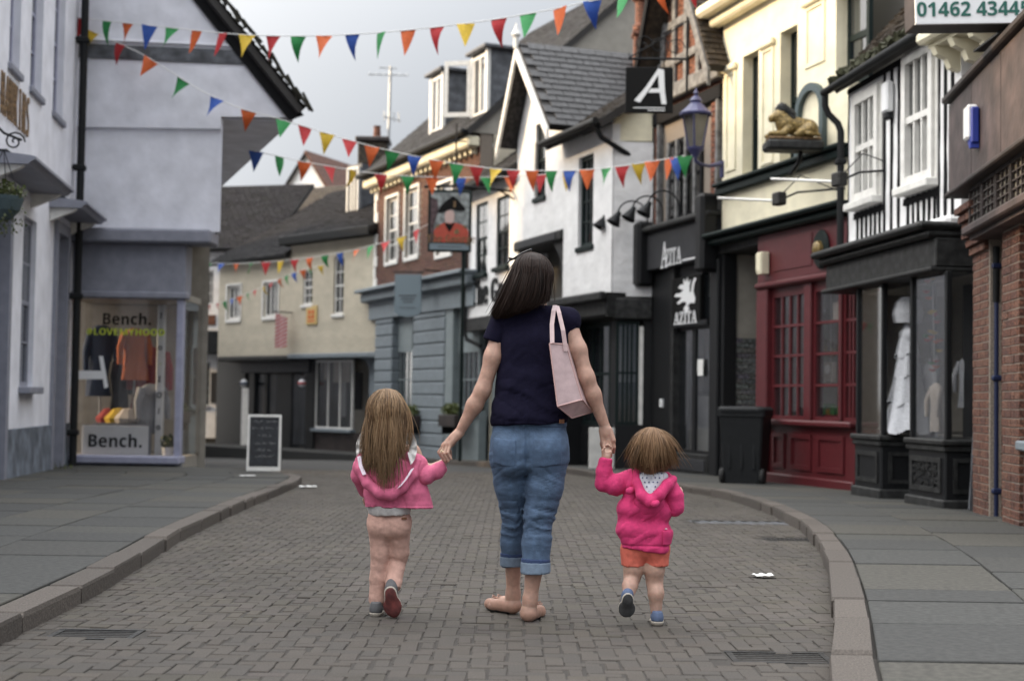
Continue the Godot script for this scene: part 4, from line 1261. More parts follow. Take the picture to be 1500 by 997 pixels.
func house_brick():
	var f := Fac.new(self, Vector2(X(546, 36.1), 36.1), Vector2(X(700, 29.8), 29.8), gy(33.0) + 0.1)
	var b := building(f, "brick_house", "brick house over a grey rusticated shopfront under a steep slate roof with dormers")
	var ue := f.p(700, 400).x
	var vc := f.p(612, 412).y                          # top of the cornice
	var ve := f.p(620, 230).y                          # eaves
	var wins := []
	for q in [[566, 289, 583, 383], [594, 276, 613, 376], [640, 268, 662, 372]]: wins.append(f.rect(q[0], q[1], q[2], q[3]))
	# brick wall: small bricks, joined
	wall(b, "wall", "mortar", 0, ue, vc, ve, wins, -0.3, -0.012)
	stuff(part(b, "brickwork", brick_sheet(0, ue, vc, ve, wins, -0.012, 0.0, 0.225, 0.075, 17), M["brick_vc"]))
	for r in wins: window(b, r, 2, 4, "white_paint", {"sash": true, "fw": 0.07, "d": -0.06, "sill": 0.1, "surround": 0.07, "curtain": "net_curtain"})
	bx(b, "building_core", "interior", 0.05, ue, -0.5, ve, -8.0, -0.9)
	bx(b, "return_wall", "plaster_buff", ue - 0.02, ue + 0.02, 0, ve, -8, -0.32)
	# white quoins at the corner
	var qv := vc + 0.02
	var k := 0
	while qv < ve - 0.3:
		bx(b, "quoin", "white_paint", -0.02, 0.24 if k % 2 == 0 else 0.14, qv, qv + 0.27, -0.15, 0.03, 0.012)
		qv += 0.28; k += 1
	# grey ground floor
	var cb := f.p(612, 430).y; var vb := f.p(612, 460).y
	bx(b, "cornice", "stone_grey", -0.35, ue, vc - 0.09, vc, -0.2, 0.42, 0.02)
	bx(b, "cornice", "stone_grey", -0.28, ue, cb - 0.04, vc - 0.092, -0.2, 0.28, 0.04)
	bx(b, "frieze", "stone_grey", -0.1, ue, vb, cb - 0.042, -0.25, 0.1, 0.01)
	var piers := [[548, 573], [604, 640], [640, 664]]
	var opens := [[573, 604], [664, 702]]
	for i in 2:
		var r := f.rect(piers[i][0], 460, piers[i][1], 660, 0.06)
		if i == 1: r[1] = f.p(650, 560, 0.06).x
		var v := -0.3
		while v < vb - 0.05:
			var v2 := minf(v + 0.29, vb - 0.003)
			bx(b, "rustic_block", "stone_grey", r[0], r[1], v + 0.012, v2 - 0.012, -0.2, 0.07, 0.02)
			v += 0.29
		bx(b, "pier_core", "stone_grey", r[0] + 0.02, r[1] - 0.02, -0.3, vb, -0.25, 0.03)
	fb(b, f, "pilaster", "sage_grey", 651, 450, 662, 672, -0.2, 0.04, 0.01)
	for i in 2:
		var o = opens[i]
		var r := f.rect(o[0], 512, o[1], 600, -0.1)
		var top := f.rect(o[0], 460, o[1], 512, -0.1)
		var bot := f.rect(o[0], 600, o[1], 680, -0.1)
		bx(b, "transom_panel", "sage_grey", top[0], top[1], top[2], vb, -0.25, -0.1)
		bx(b, "stall_panel", "sage_grey", bot[0], bot[1], -0.3, bot[3], -0.25, -0.08)
		window(b, r, 5, 2, "sage_grey", {"name": "shop_window", "d": -0.1, "fw": 0.06, "bar": 0.03, "sill": 0.12, "sillm": "sage_grey"})
	# flower troughs
	for q in [[603, 625, 0.5, "small wooden trough of yellow-green plants below the narrow grey shop window"], [662, 625, 0.95, "wooden trough of yellow-green plants below the wide grey shop window"]]:
		var t := fthing(f, "plant_trough", q[3], "planter", q[0], q[1], 0.2, "troughs under the grey windows")
		bx(t, "trough", "brown_dark", -q[2] / 2, q[2] / 2, 0.0, 0.26, -0.12, 0.14, 0.01)
		for s in [-1, 1]: bx(t, "bracket", "black_iron", s * q[2] * 0.35 - 0.02, s * q[2] * 0.35 + 0.02, -0.16, -0.002, -0.15, 0.1)
		stuff(part(t, "foliage", leaf_cloud(Vector3(0, 0.36, 0.01), Vector3(q[2] * 0.53, 0.16, 0.16), int(520 * q[2]), 0.07, 41, Color(2.3, 2.2, 0.7)), M["leaf"]))
	# steep roof running back, with dormers
	var e0 := Vector3(-0.25, ve + 0.02, 0.35); var e1 := Vector3(ue + 0.1, ve + 0.02, 0.35)
	var back := 4.4
	var vr := f.p(753, 60, -back).y
	roof(b, "slate", e0, e1, Vector3(ue + 0.1, vr, -back), Vector3(-0.25, vr, -back), 0.19, 0.25, 0.016, 19)
	var s3 := S()
	slab3(s3, Vector3(-0.25, vr, -back), Vector3(ue + 0.1, vr, -back), Vector3(ue + 0.1, ve, -back * 2), Vector3(-0.25, ve, -back * 2), 0.12)
	part(b, "roof", done(s3), M["slate"])
	ply(b, "gable_end", "interior_mid", [Vector2(-0.28, ve), Vector2(back, vr - 0.15), Vector2(back * 2 - 0.4, ve)], ue - 0.06, ue + 0.02, Transform3D(Basis(Vector3(0, 0, -1), Vector3(0, 1, 0), Vector3(1, 0, 0)), Vector3.ZERO))
	bx(b, "gutter", "gutter", -0.25, ue + 0.1, ve - 0.06, ve + 0.06, 0.36, 0.48, 0.03)
	bx(b, "eaves_cornice", "plaster_cream", -0.2, ue + 0.02, ve - 0.3, ve - 0.065, 0.0, 0.3, 0.04)
	var j := 0.0
	while j < ue - 0.1:
		bx(b, "dentil", "plaster_cream", j, j + 0.1, ve - 0.42, ve - 0.303, 0.003, 0.14)
		j += 0.3
	var p0 := f.w(e0.x, e0.y, e0.z)
	var nr := f.u.cross(f.w(e0.x, vr, -back) - p0).normalized()
	for q in [[639, 192, 0.34, 1.35, false], [702, 168, 0.36, 1.35, true]]:
		var w := hit(q[0], q[1], p0, nr) - f.o
		var du := w.dot(f.u); var dd := w.dot(f.n)
		var dm := bx(b, "dormer", "lead", du - q[2] - 0.08, du + q[2] + 0.08, w.y - 0.1, w.y + q[3], dd - 2.2, dd - 0.03)
		var hc: float = (q[3] + 0.1) / 2
		window(dm, [-q[2], q[2], -hc + 0.08, hc - 0.06], 2, 1, "white_paint", {"name": "dormer_window", "d": 1.12, "fw": 0.07, "bar": 0.06})
		bx(dm, "dormer_roof", "lead", -q[2] - 0.2, q[2] + 0.2, hc + 0.002, hc + 0.09, -1.1, 1.25, 0.02)
		bx(dm, "dormer_jamb", "white_paint", q[2] + 0.002, q[2] + 0.09, -hc, hc, 1.06, 1.14)
		bx(dm, "dormer_jamb", "white_paint", -q[2] - 0.09, -q[2] - 0.002, -hc, hc, 1.06, 1.14)
		lathe(dm, "vent", "black_iron", [Vector2(0.09, 0), Vector2(0.09, 0.03), Vector2(0.0, 0.03)], Vector3.ZERO, 12)
		dm.get_node("vent").transform = Transform3D(Basis(Vector3.BACK, -PI / 2), Vector3(q[2] + 0.08, 0.2, 0.3))
		if q[4]:
			# one casement stands open
			var st := S()
			awall(st, -0.02 - q[2] * 1.6, -0.02, -hc + 0.12, hc - 0.1, [[-q[2] * 1.6 + 0.06, -0.09, -hc + 0.22, hc - 0.2]], -0.02, 0.02)
			var cs := part(dm, "open_casement", done(st), M["white_paint"], Transform3D(Basis(Vector3.UP, 0.95), Vector3(-q[2] - 0.02, 0, 1.16)))
	# hanging sign of the grey shop
	var hs := fthing(f, "shield_sign", "blue-grey hanging shop sign with a rounded foot below the brick windows", "sign", 597, 464, 0.75)
	var pts := [Vector2(-0.3, 0.95), Vector2(-0.3, 0.1), Vector2(-0.2, 0.03), Vector2(0, 0.0), Vector2(0.2, 0.03), Vector2(0.3, 0.1), Vector2(0.3, 0.95)]
	ply(hs, "board", "blue_grey_sign", pts, -0.03, 0.03)
	hs.global_transform.basis = Basis(Vector3.UP, -0.15)
	for i in 3: bx(hs, "caption_line", "lead", -0.2 + 0.05 * i, 0.2 - 0.04 * i, 0.46 - i * 0.07, 0.485 - i * 0.07, 0.031, 0.036)
	bx(hs, "caption_rule", "lead", -0.18, 0.18, 0.2, 0.215, 0.031, 0.036)
	tube(hs, "hanger", "black_iron", [Vector3(-0.35, 1.0, 0), Vector3(0.35, 1.0, 0)], 0.018, 6)
	tube(hs, "hanger", "black_iron", [Vector3(0.36, 1.05, 0), Vector3(0.75, 1.05, -0.5)], 0.018, 6)
	# aerial and chimney at the far end of the roof
	var ch := thing("chimney_stack", "square brown brick chimney beyond the buff house's dormer", "chimney", at(546, 262, 42.0))
	bx(ch, "stack", "tile_brown", -0.42, 0.42, -1.2, 1.05, -0.4, 0.4, 0.03)
	bx(ch, "cap", "brown_dark", -0.5, 0.5, 1.052, 1.2, -0.48, 0.48, 0.03)
	lathe(ch, "pot", "terracotta", [Vector2(0.12, 0), Vector2(0.1, 0.35), Vector2(0.12, 0.38)], Vector3(0.1, 1.2, 0), 12)
	var ae := thing("television_aerial", "tall rooftop television aerial standing against the sky", "aerial", at(568, 232, 42.0))
	var H := 2.75
	tube(ae, "mast", "steel", [Vector3(0, -0.6, 0), Vector3(0.03, H, 0)], 0.045, 6)
	tube(ae, "boom", "steel", [Vector3(-0.6, H - 0.28, 0.2), Vector3(0.55, H - 0.2, -0.2)], 0.022, 5)
	for i in 6: tube(ae, "element", "steel", [Vector3(-0.6 + i * 0.22, H - 0.27 + i * 0.014 - 0.1, 0.2 - i * 0.07 + 0.25), Vector3(-0.6 + i * 0.22, H - 0.27 + i * 0.014 + 0.1, 0.2 - i * 0.07 - 0.25)], 0.012, 4)
	tube(ae, "boom", "steel", [Vector3(-0.3, H - 0.05, 0.1), Vector3(0.2, H - 0.02, -0.1)], 0.02, 5)
	tube(ae, "boom", "steel", [Vector3(-0.15, H * 0.45, 0.1), Vector3(0.35, H * 0.42, -0.1)], 0.02, 5)
	for i in 4: tube(ae, "element", "steel", [Vector3(-0.12 + i * 0.14, H * 0.45 + 0.16, 0.1 - i * 0.05), Vector3(-0.12 + i * 0.14, H * 0.45 - 0.16, 0.1 - i * 0.05)], 0.012, 4)

func brick_sheet(u0: float, u1: float, v0: float, v1: float, holes: Array, d0: float, d1: float, bl: float, bh: float, seed_: int, tint := 0.25) -> ArrayMesh:
	var q := RandomNumberGenerator.new()
	q.seed = seed_
	var st := S()
	var v := v0
	var row := 0
	while v < v1 - 0.02:
		var u := u0 - (bl / 2 if row % 2 == 1 else 0.0)
		while u < u1:
			var a := maxf(u + 0.005, u0); var e := minf(u + bl - 0.005, u1)
			var ok := e - a > 0.03
			for h in holes:
				if e > h[0] and a < h[1] and v + bh > h[2] and v < h[3]: ok = false
			if ok:
				var g := q.randf_range(1 - tint, 1 + tint)
				st.set_color(Color(g, g * q.randf_range(0.85, 1.08), g * q.randf_range(0.85, 1.1)))
				abox(st, a, e, v + 0.005, minf(v + bh - 0.005, v1), d0, d1 + q.randf_range(-0.002, 0.003))
			u += bl
		v += bh; row += 1
	return done(st)

func inn():
	var f := Fac.new(self, Vector2(-0.95, 30.3), Vector2(1.67, 23.2), gy(26.5) + KERB)
	var b := building(f, "white_inn", "white rendered inn with a carriage arch, a gabled bay and black-painted timber")
	var P := func(px, py): return f.p(px, py)
	var u0 := 0.0; var ul := f.p(760, 350).x; var um := f.p(829, 350).x; var ur := f.p(900, 350).x
	var vj := f.p(715, 462).y                # jetty of the left wing
	var ve := f.p(722, 268).y                # its eaves
	var wl := [f.rect(697, 297, 714, 401), f.rect(727, 287, 746, 390)]
	wall(b, "wing_wall", "plaster_white", u0, ul, vj, ve, wl, -0.3, 0.0)
	for r in wl: window(b, r, 2, 4, "green_black", {"sash": true, "d": -0.03, "fw": 0.06, "bar": 0.028, "sill": 0.12, "curtain": "net_curtain", "cf": 0.45})
	bx(b, "jetty_beam", "black_worn", u0, ul, vj - 0.3, vj - 0.003, -0.4, 0.06, 0.02)
	roof(b, "slate", Vector3(u0 - 0.1, ve, 0.3), Vector3(ul, ve, 0.3), Vector3(ul, ve + 1.9, -2.2), Vector3(u0 - 0.1, ve + 1.9, -2.2), 0.19, 0.24, 0.016, 23)
	bx(b, "gutter", "gutter", u0 - 0.1, ul, ve - 0.06, ve + 0.05, 0.3, 0.4, 0.02)
	# ground floor under the wing: grey like its neighbour
	var gw := f.rect(692, 508, 712, 600, -0.4)
	bx(b, "lower_wall", "sage_grey", u0, f.p(757, 500).x, -0.4, vj - 0.3, -0.7, -0.4)
	# bay: wall with gable
	var wg := f.rect(788, 180, 803, 288)
	var vb := f.p(790, 346).y                 # head of the arch
	var vr0 := f.p(800, 228).y
	wall(b, "bay_wall", "plaster_white", ul + 0.001, um, vb, vr0, [wg], -0.3, 0.05)
	var apx := f.p(787, 78); var gl := f.p(766, 205); var gr := f.p(826, 186)
	var hw: float = gr.x - apx.x
	var hl: float = apx.x - ul
	var st := S()
	# gable panel around the window: left strip, right strip and the triangle over it
	aply(st, PackedVector2Array([Vector2(ul, vr0), Vector2(wg[0], vr0), Vector2(wg[0], wg[3]), Vector2(wg[1], wg[3]), Vector2(wg[1], vr0), Vector2(um, vr0), Vector2(um, gr.y), apx, Vector2(ul, gl.y)]), -0.3, 0.05)
	part(b, "gable_wall", done(st), M["plaster_white"])
	window(b, wg, 2, 4, "green_black", {"sash": true, "d": 0.0, "fw": 0.05, "bar": 0.028, "sill": 0.1, "curtain": "blind", "cf": 0.4})
	var cs := S()
	awall(cs, 0, 0.42, 0, 1.0, [[0.05, 0.37, 0.05, 0.95]], -0.02, 0.02)
	part(b, "open_casement", done(cs), M["white_paint"], Transform3D(Basis(Vector3.UP, 2.2), Vector3(wg[0] + 0.03, wg[2] + 0.05, 0.08)))
	# bargeboards and gable roof
	var ap3 := Vector3(apx.x, apx.y + 0.15, 0.4)
	var l3 := Vector3(ul - 0.18, gl.y - 0.1, 0.4); var r3 := Vector3(um + 0.12, gr.y - 0.05, 0.4)
	var bk := 5.2
	var B := Vector3(0, 0, -bk)
	var dk := S()
	slab3(dk, r3, r3 + B, ap3 + B, ap3, 0.1)
	var deck := part(b, "roof", done(dk), M["roof_deck"])
	# slates on this slope can be told apart: each its own piece
	slates(deck, r3 + Vector3(0, 0.004, 0), r3 + B + Vector3(0, 0.004, 0), ap3 + B, ap3, 14, 15)
	dk = S()
	slab3(dk, ap3, ap3 + B, l3 + B, l3, 0.1)
	part(b, "roof", done(dk), M["slate"])
	for s in [[l3, ap3], [ap3, r3]]:
		var a: Vector3 = s[0]; var e: Vector3 = s[1]
		var dn := Vector3(0, -0.26, 0)
		var s2 := S()
		slab3(s2, a + dn + Vector3(0, 0, 0.05), e + dn + Vector3(0, 0, 0.05), e + Vector3(0, -0.06, 0.05), a + Vector3(0, -0.06, 0.05), 0.05)
		part(b, "bargeboard", done(s2), M["white_paint"])
	lathe(b, "finial", "white_paint", [Vector2(0.05, 0), Vector2(0.05, 0.2), Vector2(0.09, 0.26), Vector2(0.04, 0.36), Vector2(0, 0.5)], ap3 + Vector3(0, -0.1, 0.03), 10)
	# right-hand part with a lower roof, and its return wall facing the camera
	var we := f.rect(851, 228, 873, 360)
	var vf := f.p(862, 436).y
	var vee := f.p(845, 205).y
	wall(b, "east_wall", "plaster_white", um + 0.001, ur, vf, vee, [we], -0.3, 0.05)
	window(b, we, 3, 4, "green_black", {"d": -0.01, "fw": 0.07, "bar": 0.035, "sill": 0.1, "curtain": "blind", "cf": 0.0})
	var rw := 0.72
	bx(b, "return_wall", "plaster_white", ur - 0.02, ur, vf, vee, -3.2, -0.302)
	bx(b, "building_core", "interior", 0.1, ur - 0.05, -0.4, ve - 0.05, -6, -1.7)
	bx(b, "upper_core", "interior", 0.1, ur - 0.05, vf, ve - 0.05, -1.7, -0.6)
	var q0 := Vector3(um - 0.15, vee - 0.02, 0.4); var q1 := Vector3(ur + 0.2, vee - 0.02, 0.4)
	roof(b, "slate", q0, q1, q1 + Vector3(0, 1.75, -2.6), q0 + Vector3(0, 1.75, -2.6), 0.19, 0.24, 0.016, 27)
	ply(b, "return_gable", "plaster_cream", [Vector2(-0.05, vee + 0.0), Vector2(2.4, vee), Vector2(2.4, vee + 1.6)], ur - 0.04, ur + 0.003, Transform3D(Basis(Vector3(0, 0, -1), Vector3(0, 1, 0), Vector3(1, 0, 0)), Vector3.ZERO))
	tube(b, "gutter", "gutter", [q0 + Vector3(0, 0, 0.05), q1 + Vector3(0, 0, 0.05)], 0.06, 8)
	tube(b, "rainwater_pipe", "gutter", [q1 + Vector3(-0.12, -0.02, 0.03), q1 + Vector3(-0.1, -0.25, -0.1), Vector3(ur + 0.05, vee - 0.55, -0.3), Vector3(ur + 0.05, vee - 0.95, -1.0), Vector3(ur + 0.05, vee - 1.05, -1.1), Vector3(ur + 0.05, vf, -1.1)], 0.045, 8)
	# carriage arch
	bx(b, "arch_beam", "black_worn", ul - 0.05, um, vb - 0.2, vb - 0.003, -0.5, 0.1, 0.03)
	bx(b, "beam_board", "charcoal", ul + 0.3, um - 0.25, vb - 0.16, vb - 0.04, 0.1, 0.115)
	var ring := S()
	var cu := (ul + um) / 2 - 0.1
	var rad := (um - ul) / 2 + 0.15
	var cv := vb - 0.35 - rad
	for i in 16:
		var a0 := PI * i / 16; var a1 := PI * (i + 1) / 16
		var pin := [Vector2(cu + cos(a0) * rad * 0.8, cv + sin(a0) * rad * 0.8), Vector2(cu + cos(a1) * rad * 0.8, cv + sin(a1) * rad * 0.8)]
		aply(ring, PackedVector2Array([pin[0], pin[1], Vector2(pin[1].x, vb - 0.2), Vector2(pin[0].x, vb - 0.2)]), -1.2, -0.8)
	part(b, "inner_arch", done(ring), M["plaster_white"])
	bx(b, "passage_wall", "plaster_white", ul - 0.1, ul + 0.02, -0.4, vb - 0.2, -1.65, -0.2)
	ply(b, "arch_bracket", "black_paint", [Vector2(um, vb - 0.2), Vector2(um - 0.55, vb - 0.2), Vector2(um - 0.22, vb - 0.5), Vector2(um - 0.1, vb - 1.0), Vector2(um, vb - 1.2)], -0.2, 0.02)
	bx(b, "arch_post", "black_paint", um - 0.02, um + 0.16, -0.4, vf - 0.002, -0.6, 0.02)
	# ground floor right: black shopfront under the jetty
	bx(b, "jetty_beam", "black_worn", um - 0.02, ur + 0.05, vf - 0.38, vf - 0.003, -0.6, 0.16, 0.04)
	bx(b, "jetty_mould", "black_worn", um - 0.05, ur + 0.1, vf - 0.12, vf + 0.03, 0.16, 0.3, 0.03)
	bx(b, "jetty_return", "black_worn", ur + 0.05, ur + 0.08, vf - 0.38, vf + 0.02, -3.2, 0.16)
	var d := -0.3
	var sw := f.rect(842, 474, 894, 622, d)
	window(b, sw, 4, 2, "green_black", {"name": "shop_window", "d": d, "fw": 0.07, "bar": 0.05, "glass": "glass"})
	fb(b, f, "stall_riser", "black_paint", 838, 622, 898, 690, d - 0.2, d + 0.02)
	fb(b, f, "shop_post", "black_paint", 894, 470, 902, 690, d - 0.2, d + 0.06)
	fb(b, f, "riser_panel", "black_paint", 845, 632, 858, 675, d + 0.022, d + 0.04, 0.005)
	# inside the return: shopfront side facing the camera
	var g := Fac.new(self, Vector2(1.67, 23.25), Vector2(2.3, 23.25), f.o.y)
	var rt := Node3D.new()
	var rr := [f.w(ur, 0, d), 0]
	var rs := thing("shop_return", "black shopfront side with glazing bars under the white return wall of the inn", "shopfront", g.o, g.basis())
	var rwin := g.rect(902, 470, 936, 622)
	window(rs, rwin, 4, 2, "green_black", {"name": "window", "d": 0.0, "fw": 0.05, "bar": 0.035})
	fb(rs, g, "white_post", "white_paint", 936, 478, 942, 622, -0.08, 0.02)
	fb(rs, g, "stall_riser", "black_paint", 900, 622, 944, 692, -0.3, 0.03)
	fb(rs, g, "dark_wall", "black_paint", 942, 440, 957, 692, -0.3, 0.0)
	fb(rs, g, "back_wall", "interior", 895, 440, 957, 622, -0.9, -0.8)
	fb(rs, g, "blind_panel", "net_curtain", 906, 478, 932, 560, -0.3, -0.28)
	var wr := thing("return_wall", "white rendered return wall of the inn facing up the street", "wall", g.o, g.basis())
	fb(wr, g, "render", "plaster_white", 900, 208, 956, 434, -0.3, 0.02)
	fb(wr, g, "upper_render", "plaster_cream", 900, 166, 956, 206, -0.3, -0.02)
	fb(wr, g, "string_line", "plaster_white", 901, 318, 955, 322, 0.02, 0.03)
	fb(wr, g, "jetty_beam", "black_worn", 900, 436, 957, 468, -0.3, 0.1, 0.03)
	# white panel against the stall riser
	var wp := thing("leaning_board", "plain white board leaning on the black stall riser behind the toddler", "board", onground(882, 686, KERB), Basis(Vector3.UP, 0.15))
	bx(wp, "board", "white_paint", -0.22, 0.2, 0, 0.66, -0.02, 0.02, 0.006)
	bx(wp, "batten", "white_paint", -0.2, 0.18, 0.3, 0.36, -0.04, -0.021)
	# name on the wing wall
	var q := f.p(703, 430)
	var nm := thing("inn_name", "black old-style lettering of the inn's name on its white wall", "lettering", f.w(q.x, q.y, 0.02), f.basis())
	lettering(nm, "word", "The George", "black_paint", 0.5, Vector3(1.15, 0.0, 0.005), "Droid Serif", 700, 0.03, 0.85, true)
	# corner downpipe of the wing
	var dp := thing("wing_downpipe", "thin black rainwater pipe at the corner of the inn's wing", "drainpipe", f.w(u0 + 0.03, 0, 0.08), f.basis())
	tube(dp, "pipe", "gutter", [Vector3(0.5, vj - 0.6, -0.2), Vector3(0.15, vj - 0.45, 0), Vector3(0, vj - 0.25, 0), Vector3(0, ve - 0.1, 0)], 0.045, 8)
	# picture sign on its post
	var sg := thing("picture_sign", "hanging inn sign painted with a red-coated officer in a black cocked hat", "sign", at(658, 369, 27.2), Basis(Vector3.UP, 0.05))
	var W := 0.42; var H := 1.19
	bx(sg, "frame", "green_black", -W, W, 0, H, -0.05, 0.04, 0.012)
	bx(sg, "caption_board", "blue_grey_sign", -W + 0.04, W - 0.04, 0.04, 0.16, 0.04, 0.044)
	bx(sg, "painting", "painted_sky", -W + 0.05, W - 0.05, 0.18, H - 0.05, 0.041, 0.046)
	var k := 0.004
	ply(sg, "painted_shadow", "painted_dusk", [Vector2(-W + 0.05, 0.18), Vector2(-W + 0.14, 0.18), Vector2(-W + 0.12, 0.5), Vector2(-W + 0.2, 0.8), Vector2(-W + 0.18, 1.0), Vector2(-W + 0.05, 1.05)], 0.047, 0.049)
	ply(sg, "painted_coat", "painted_red", [Vector2(-0.32, 0.18), Vector2(-0.3, 0.4), Vector2(-0.24, 0.5), Vector2(-0.1, 0.56), Vector2(0.12, 0.56), Vector2(0.3, 0.5), Vector2(0.36, 0.4), Vector2(0.36, 0.18)], 0.0495, 0.052)
	ply(sg, "painted_head", "painted_skin", [Vector2(-0.09, 0.56), Vector2(-0.1, 0.72), Vector2(-0.06, 0.8), Vector2(0.06, 0.8), Vector2(0.09, 0.72), Vector2(0.08, 0.6), Vector2(0.03, 0.55)], 0.0525, 0.055)
	ply(sg, "painted_hat", "sign_black", [Vector2(-0.24, 0.74), Vector2(-0.18, 0.88), Vector2(-0.06, 1.0), Vector2(0.06, 1.08), Vector2(0.16, 1.0), Vector2(0.28, 0.86), Vector2(0.3, 0.8), Vector2(0.15, 0.79), Vector2(0.02, 0.82), Vector2(-0.1, 0.77)], 0.0555, 0.058)
	ply(sg, "painted_cockade", "gold_paint", [Vector2(0.06, 0.86), Vector2(0.1, 0.86), Vector2(0.11, 0.97), Vector2(0.08, 0.98)], 0.0585, 0.06)
	ply(sg, "painted_cravat", "sign_black", [Vector2(-0.1, 0.56), Vector2(0.02, 0.53), Vector2(0.1, 0.57), Vector2(0.06, 0.48), Vector2(0.0, 0.38), Vector2(-0.06, 0.46)], 0.0555, 0.057)
	ply(sg, "painted_star", "gold_paint", [Vector2(0.1, 0.42), Vector2(0.16, 0.45), Vector2(0.19, 0.38), Vector2(0.14, 0.33), Vector2(0.08, 0.36)], 0.0555, 0.057)
	for s in [-1, 1]: ply(sg, "painted_epaulette", "gold_paint", [Vector2(0.03 + s * 0.24, 0.46), Vector2(0.03 + s * 0.3, 0.46), Vector2(0.03 + s * 0.28, 0.51), Vector2(0.03 + s * 0.22, 0.52)], 0.0555, 0.057)
	lettering(sg, "name", "The George", "gold_paint", 0.15, Vector3(0.03, 0.25, 0.058), "Droid Serif", 700, 0.004, 0.8, true)
	bx(sg, "caption_rule", "lead", -0.22, 0.24, 0.09, 0.105, 0.0445, 0.047)
	tube(sg, "post", "green_black", [Vector3(W - 0.15, 0.0, -0.02), Vector3(W - 0.15, -2.0, -0.02), Vector3(W - 0.15, -4.0, -0.02)], 0.035, 8)
	tube(sg, "bracket", "black_iron", [Vector3(-0.5, H + 0.06, 0), Vector3(0.2, H + 0.09, 0), Vector3(1.6, H + 0.1, -0.8)], 0.03, 6)
	tube(sg, "stay", "black_iron", [Vector3(0.1, H + 1.3, 0), Vector3(0.1, H + 0.06, 0)], 0.02, 6)
	tube(sg, "stay_cross", "black_iron", [Vector3(-0.1, H + 0.95, 0), Vector3(0.3, H + 0.95, 0)], 0.015, 5)
	tube(sg, "stay_arm", "black_iron", [Vector3(0.9, H + 0.1, -0.3), Vector3(1.3, H - 0.1, -0.5), Vector3(1.5, H - 0.5, -0.65)], 0.02, 5)

func slates(parent: Node, a: Vector3, b: Vector3, c: Vector3, d: Vector3, rows: int, cols: int):
	# separate slates on the slope a b (eaves) c d (ridge)
	var q := RandomNumberGenerator.new()
	q.seed = 77
	var n := (b - a).cross(d - a).normalized()
	var ux := (b - a).normalized(); var uy := (d - a).normalized()
	var L := (b - a).length(); var H := (d - a).length()
	var w := L / cols; var h := H / rows
	var mesh := box_mesh(w - 0.012, h * 1.25, 0.014, 0.003)
	var mats := []
	for i in 4: mats.append(M["slate_%d" % i])
	for j in rows:
		var odd := j % 2 == 1
		for i in range(0, cols):
			var x := (i + (1.0 if odd else 0.5)) * w
			if x > L - w * 0.4: continue
			var p := a + ux * x + uy * ((j + 0.6) * h) + n * 0.022
			var y2 := (uy - n * (0.016 / h)).normalized()
			part(parent, "slate", mesh, mats[q.randi_range(0, 3)], Transform3D(Basis(ux, y2, ux.cross(y2)).rotated(n, q.randf_range(-0.012, 0.012)), p))

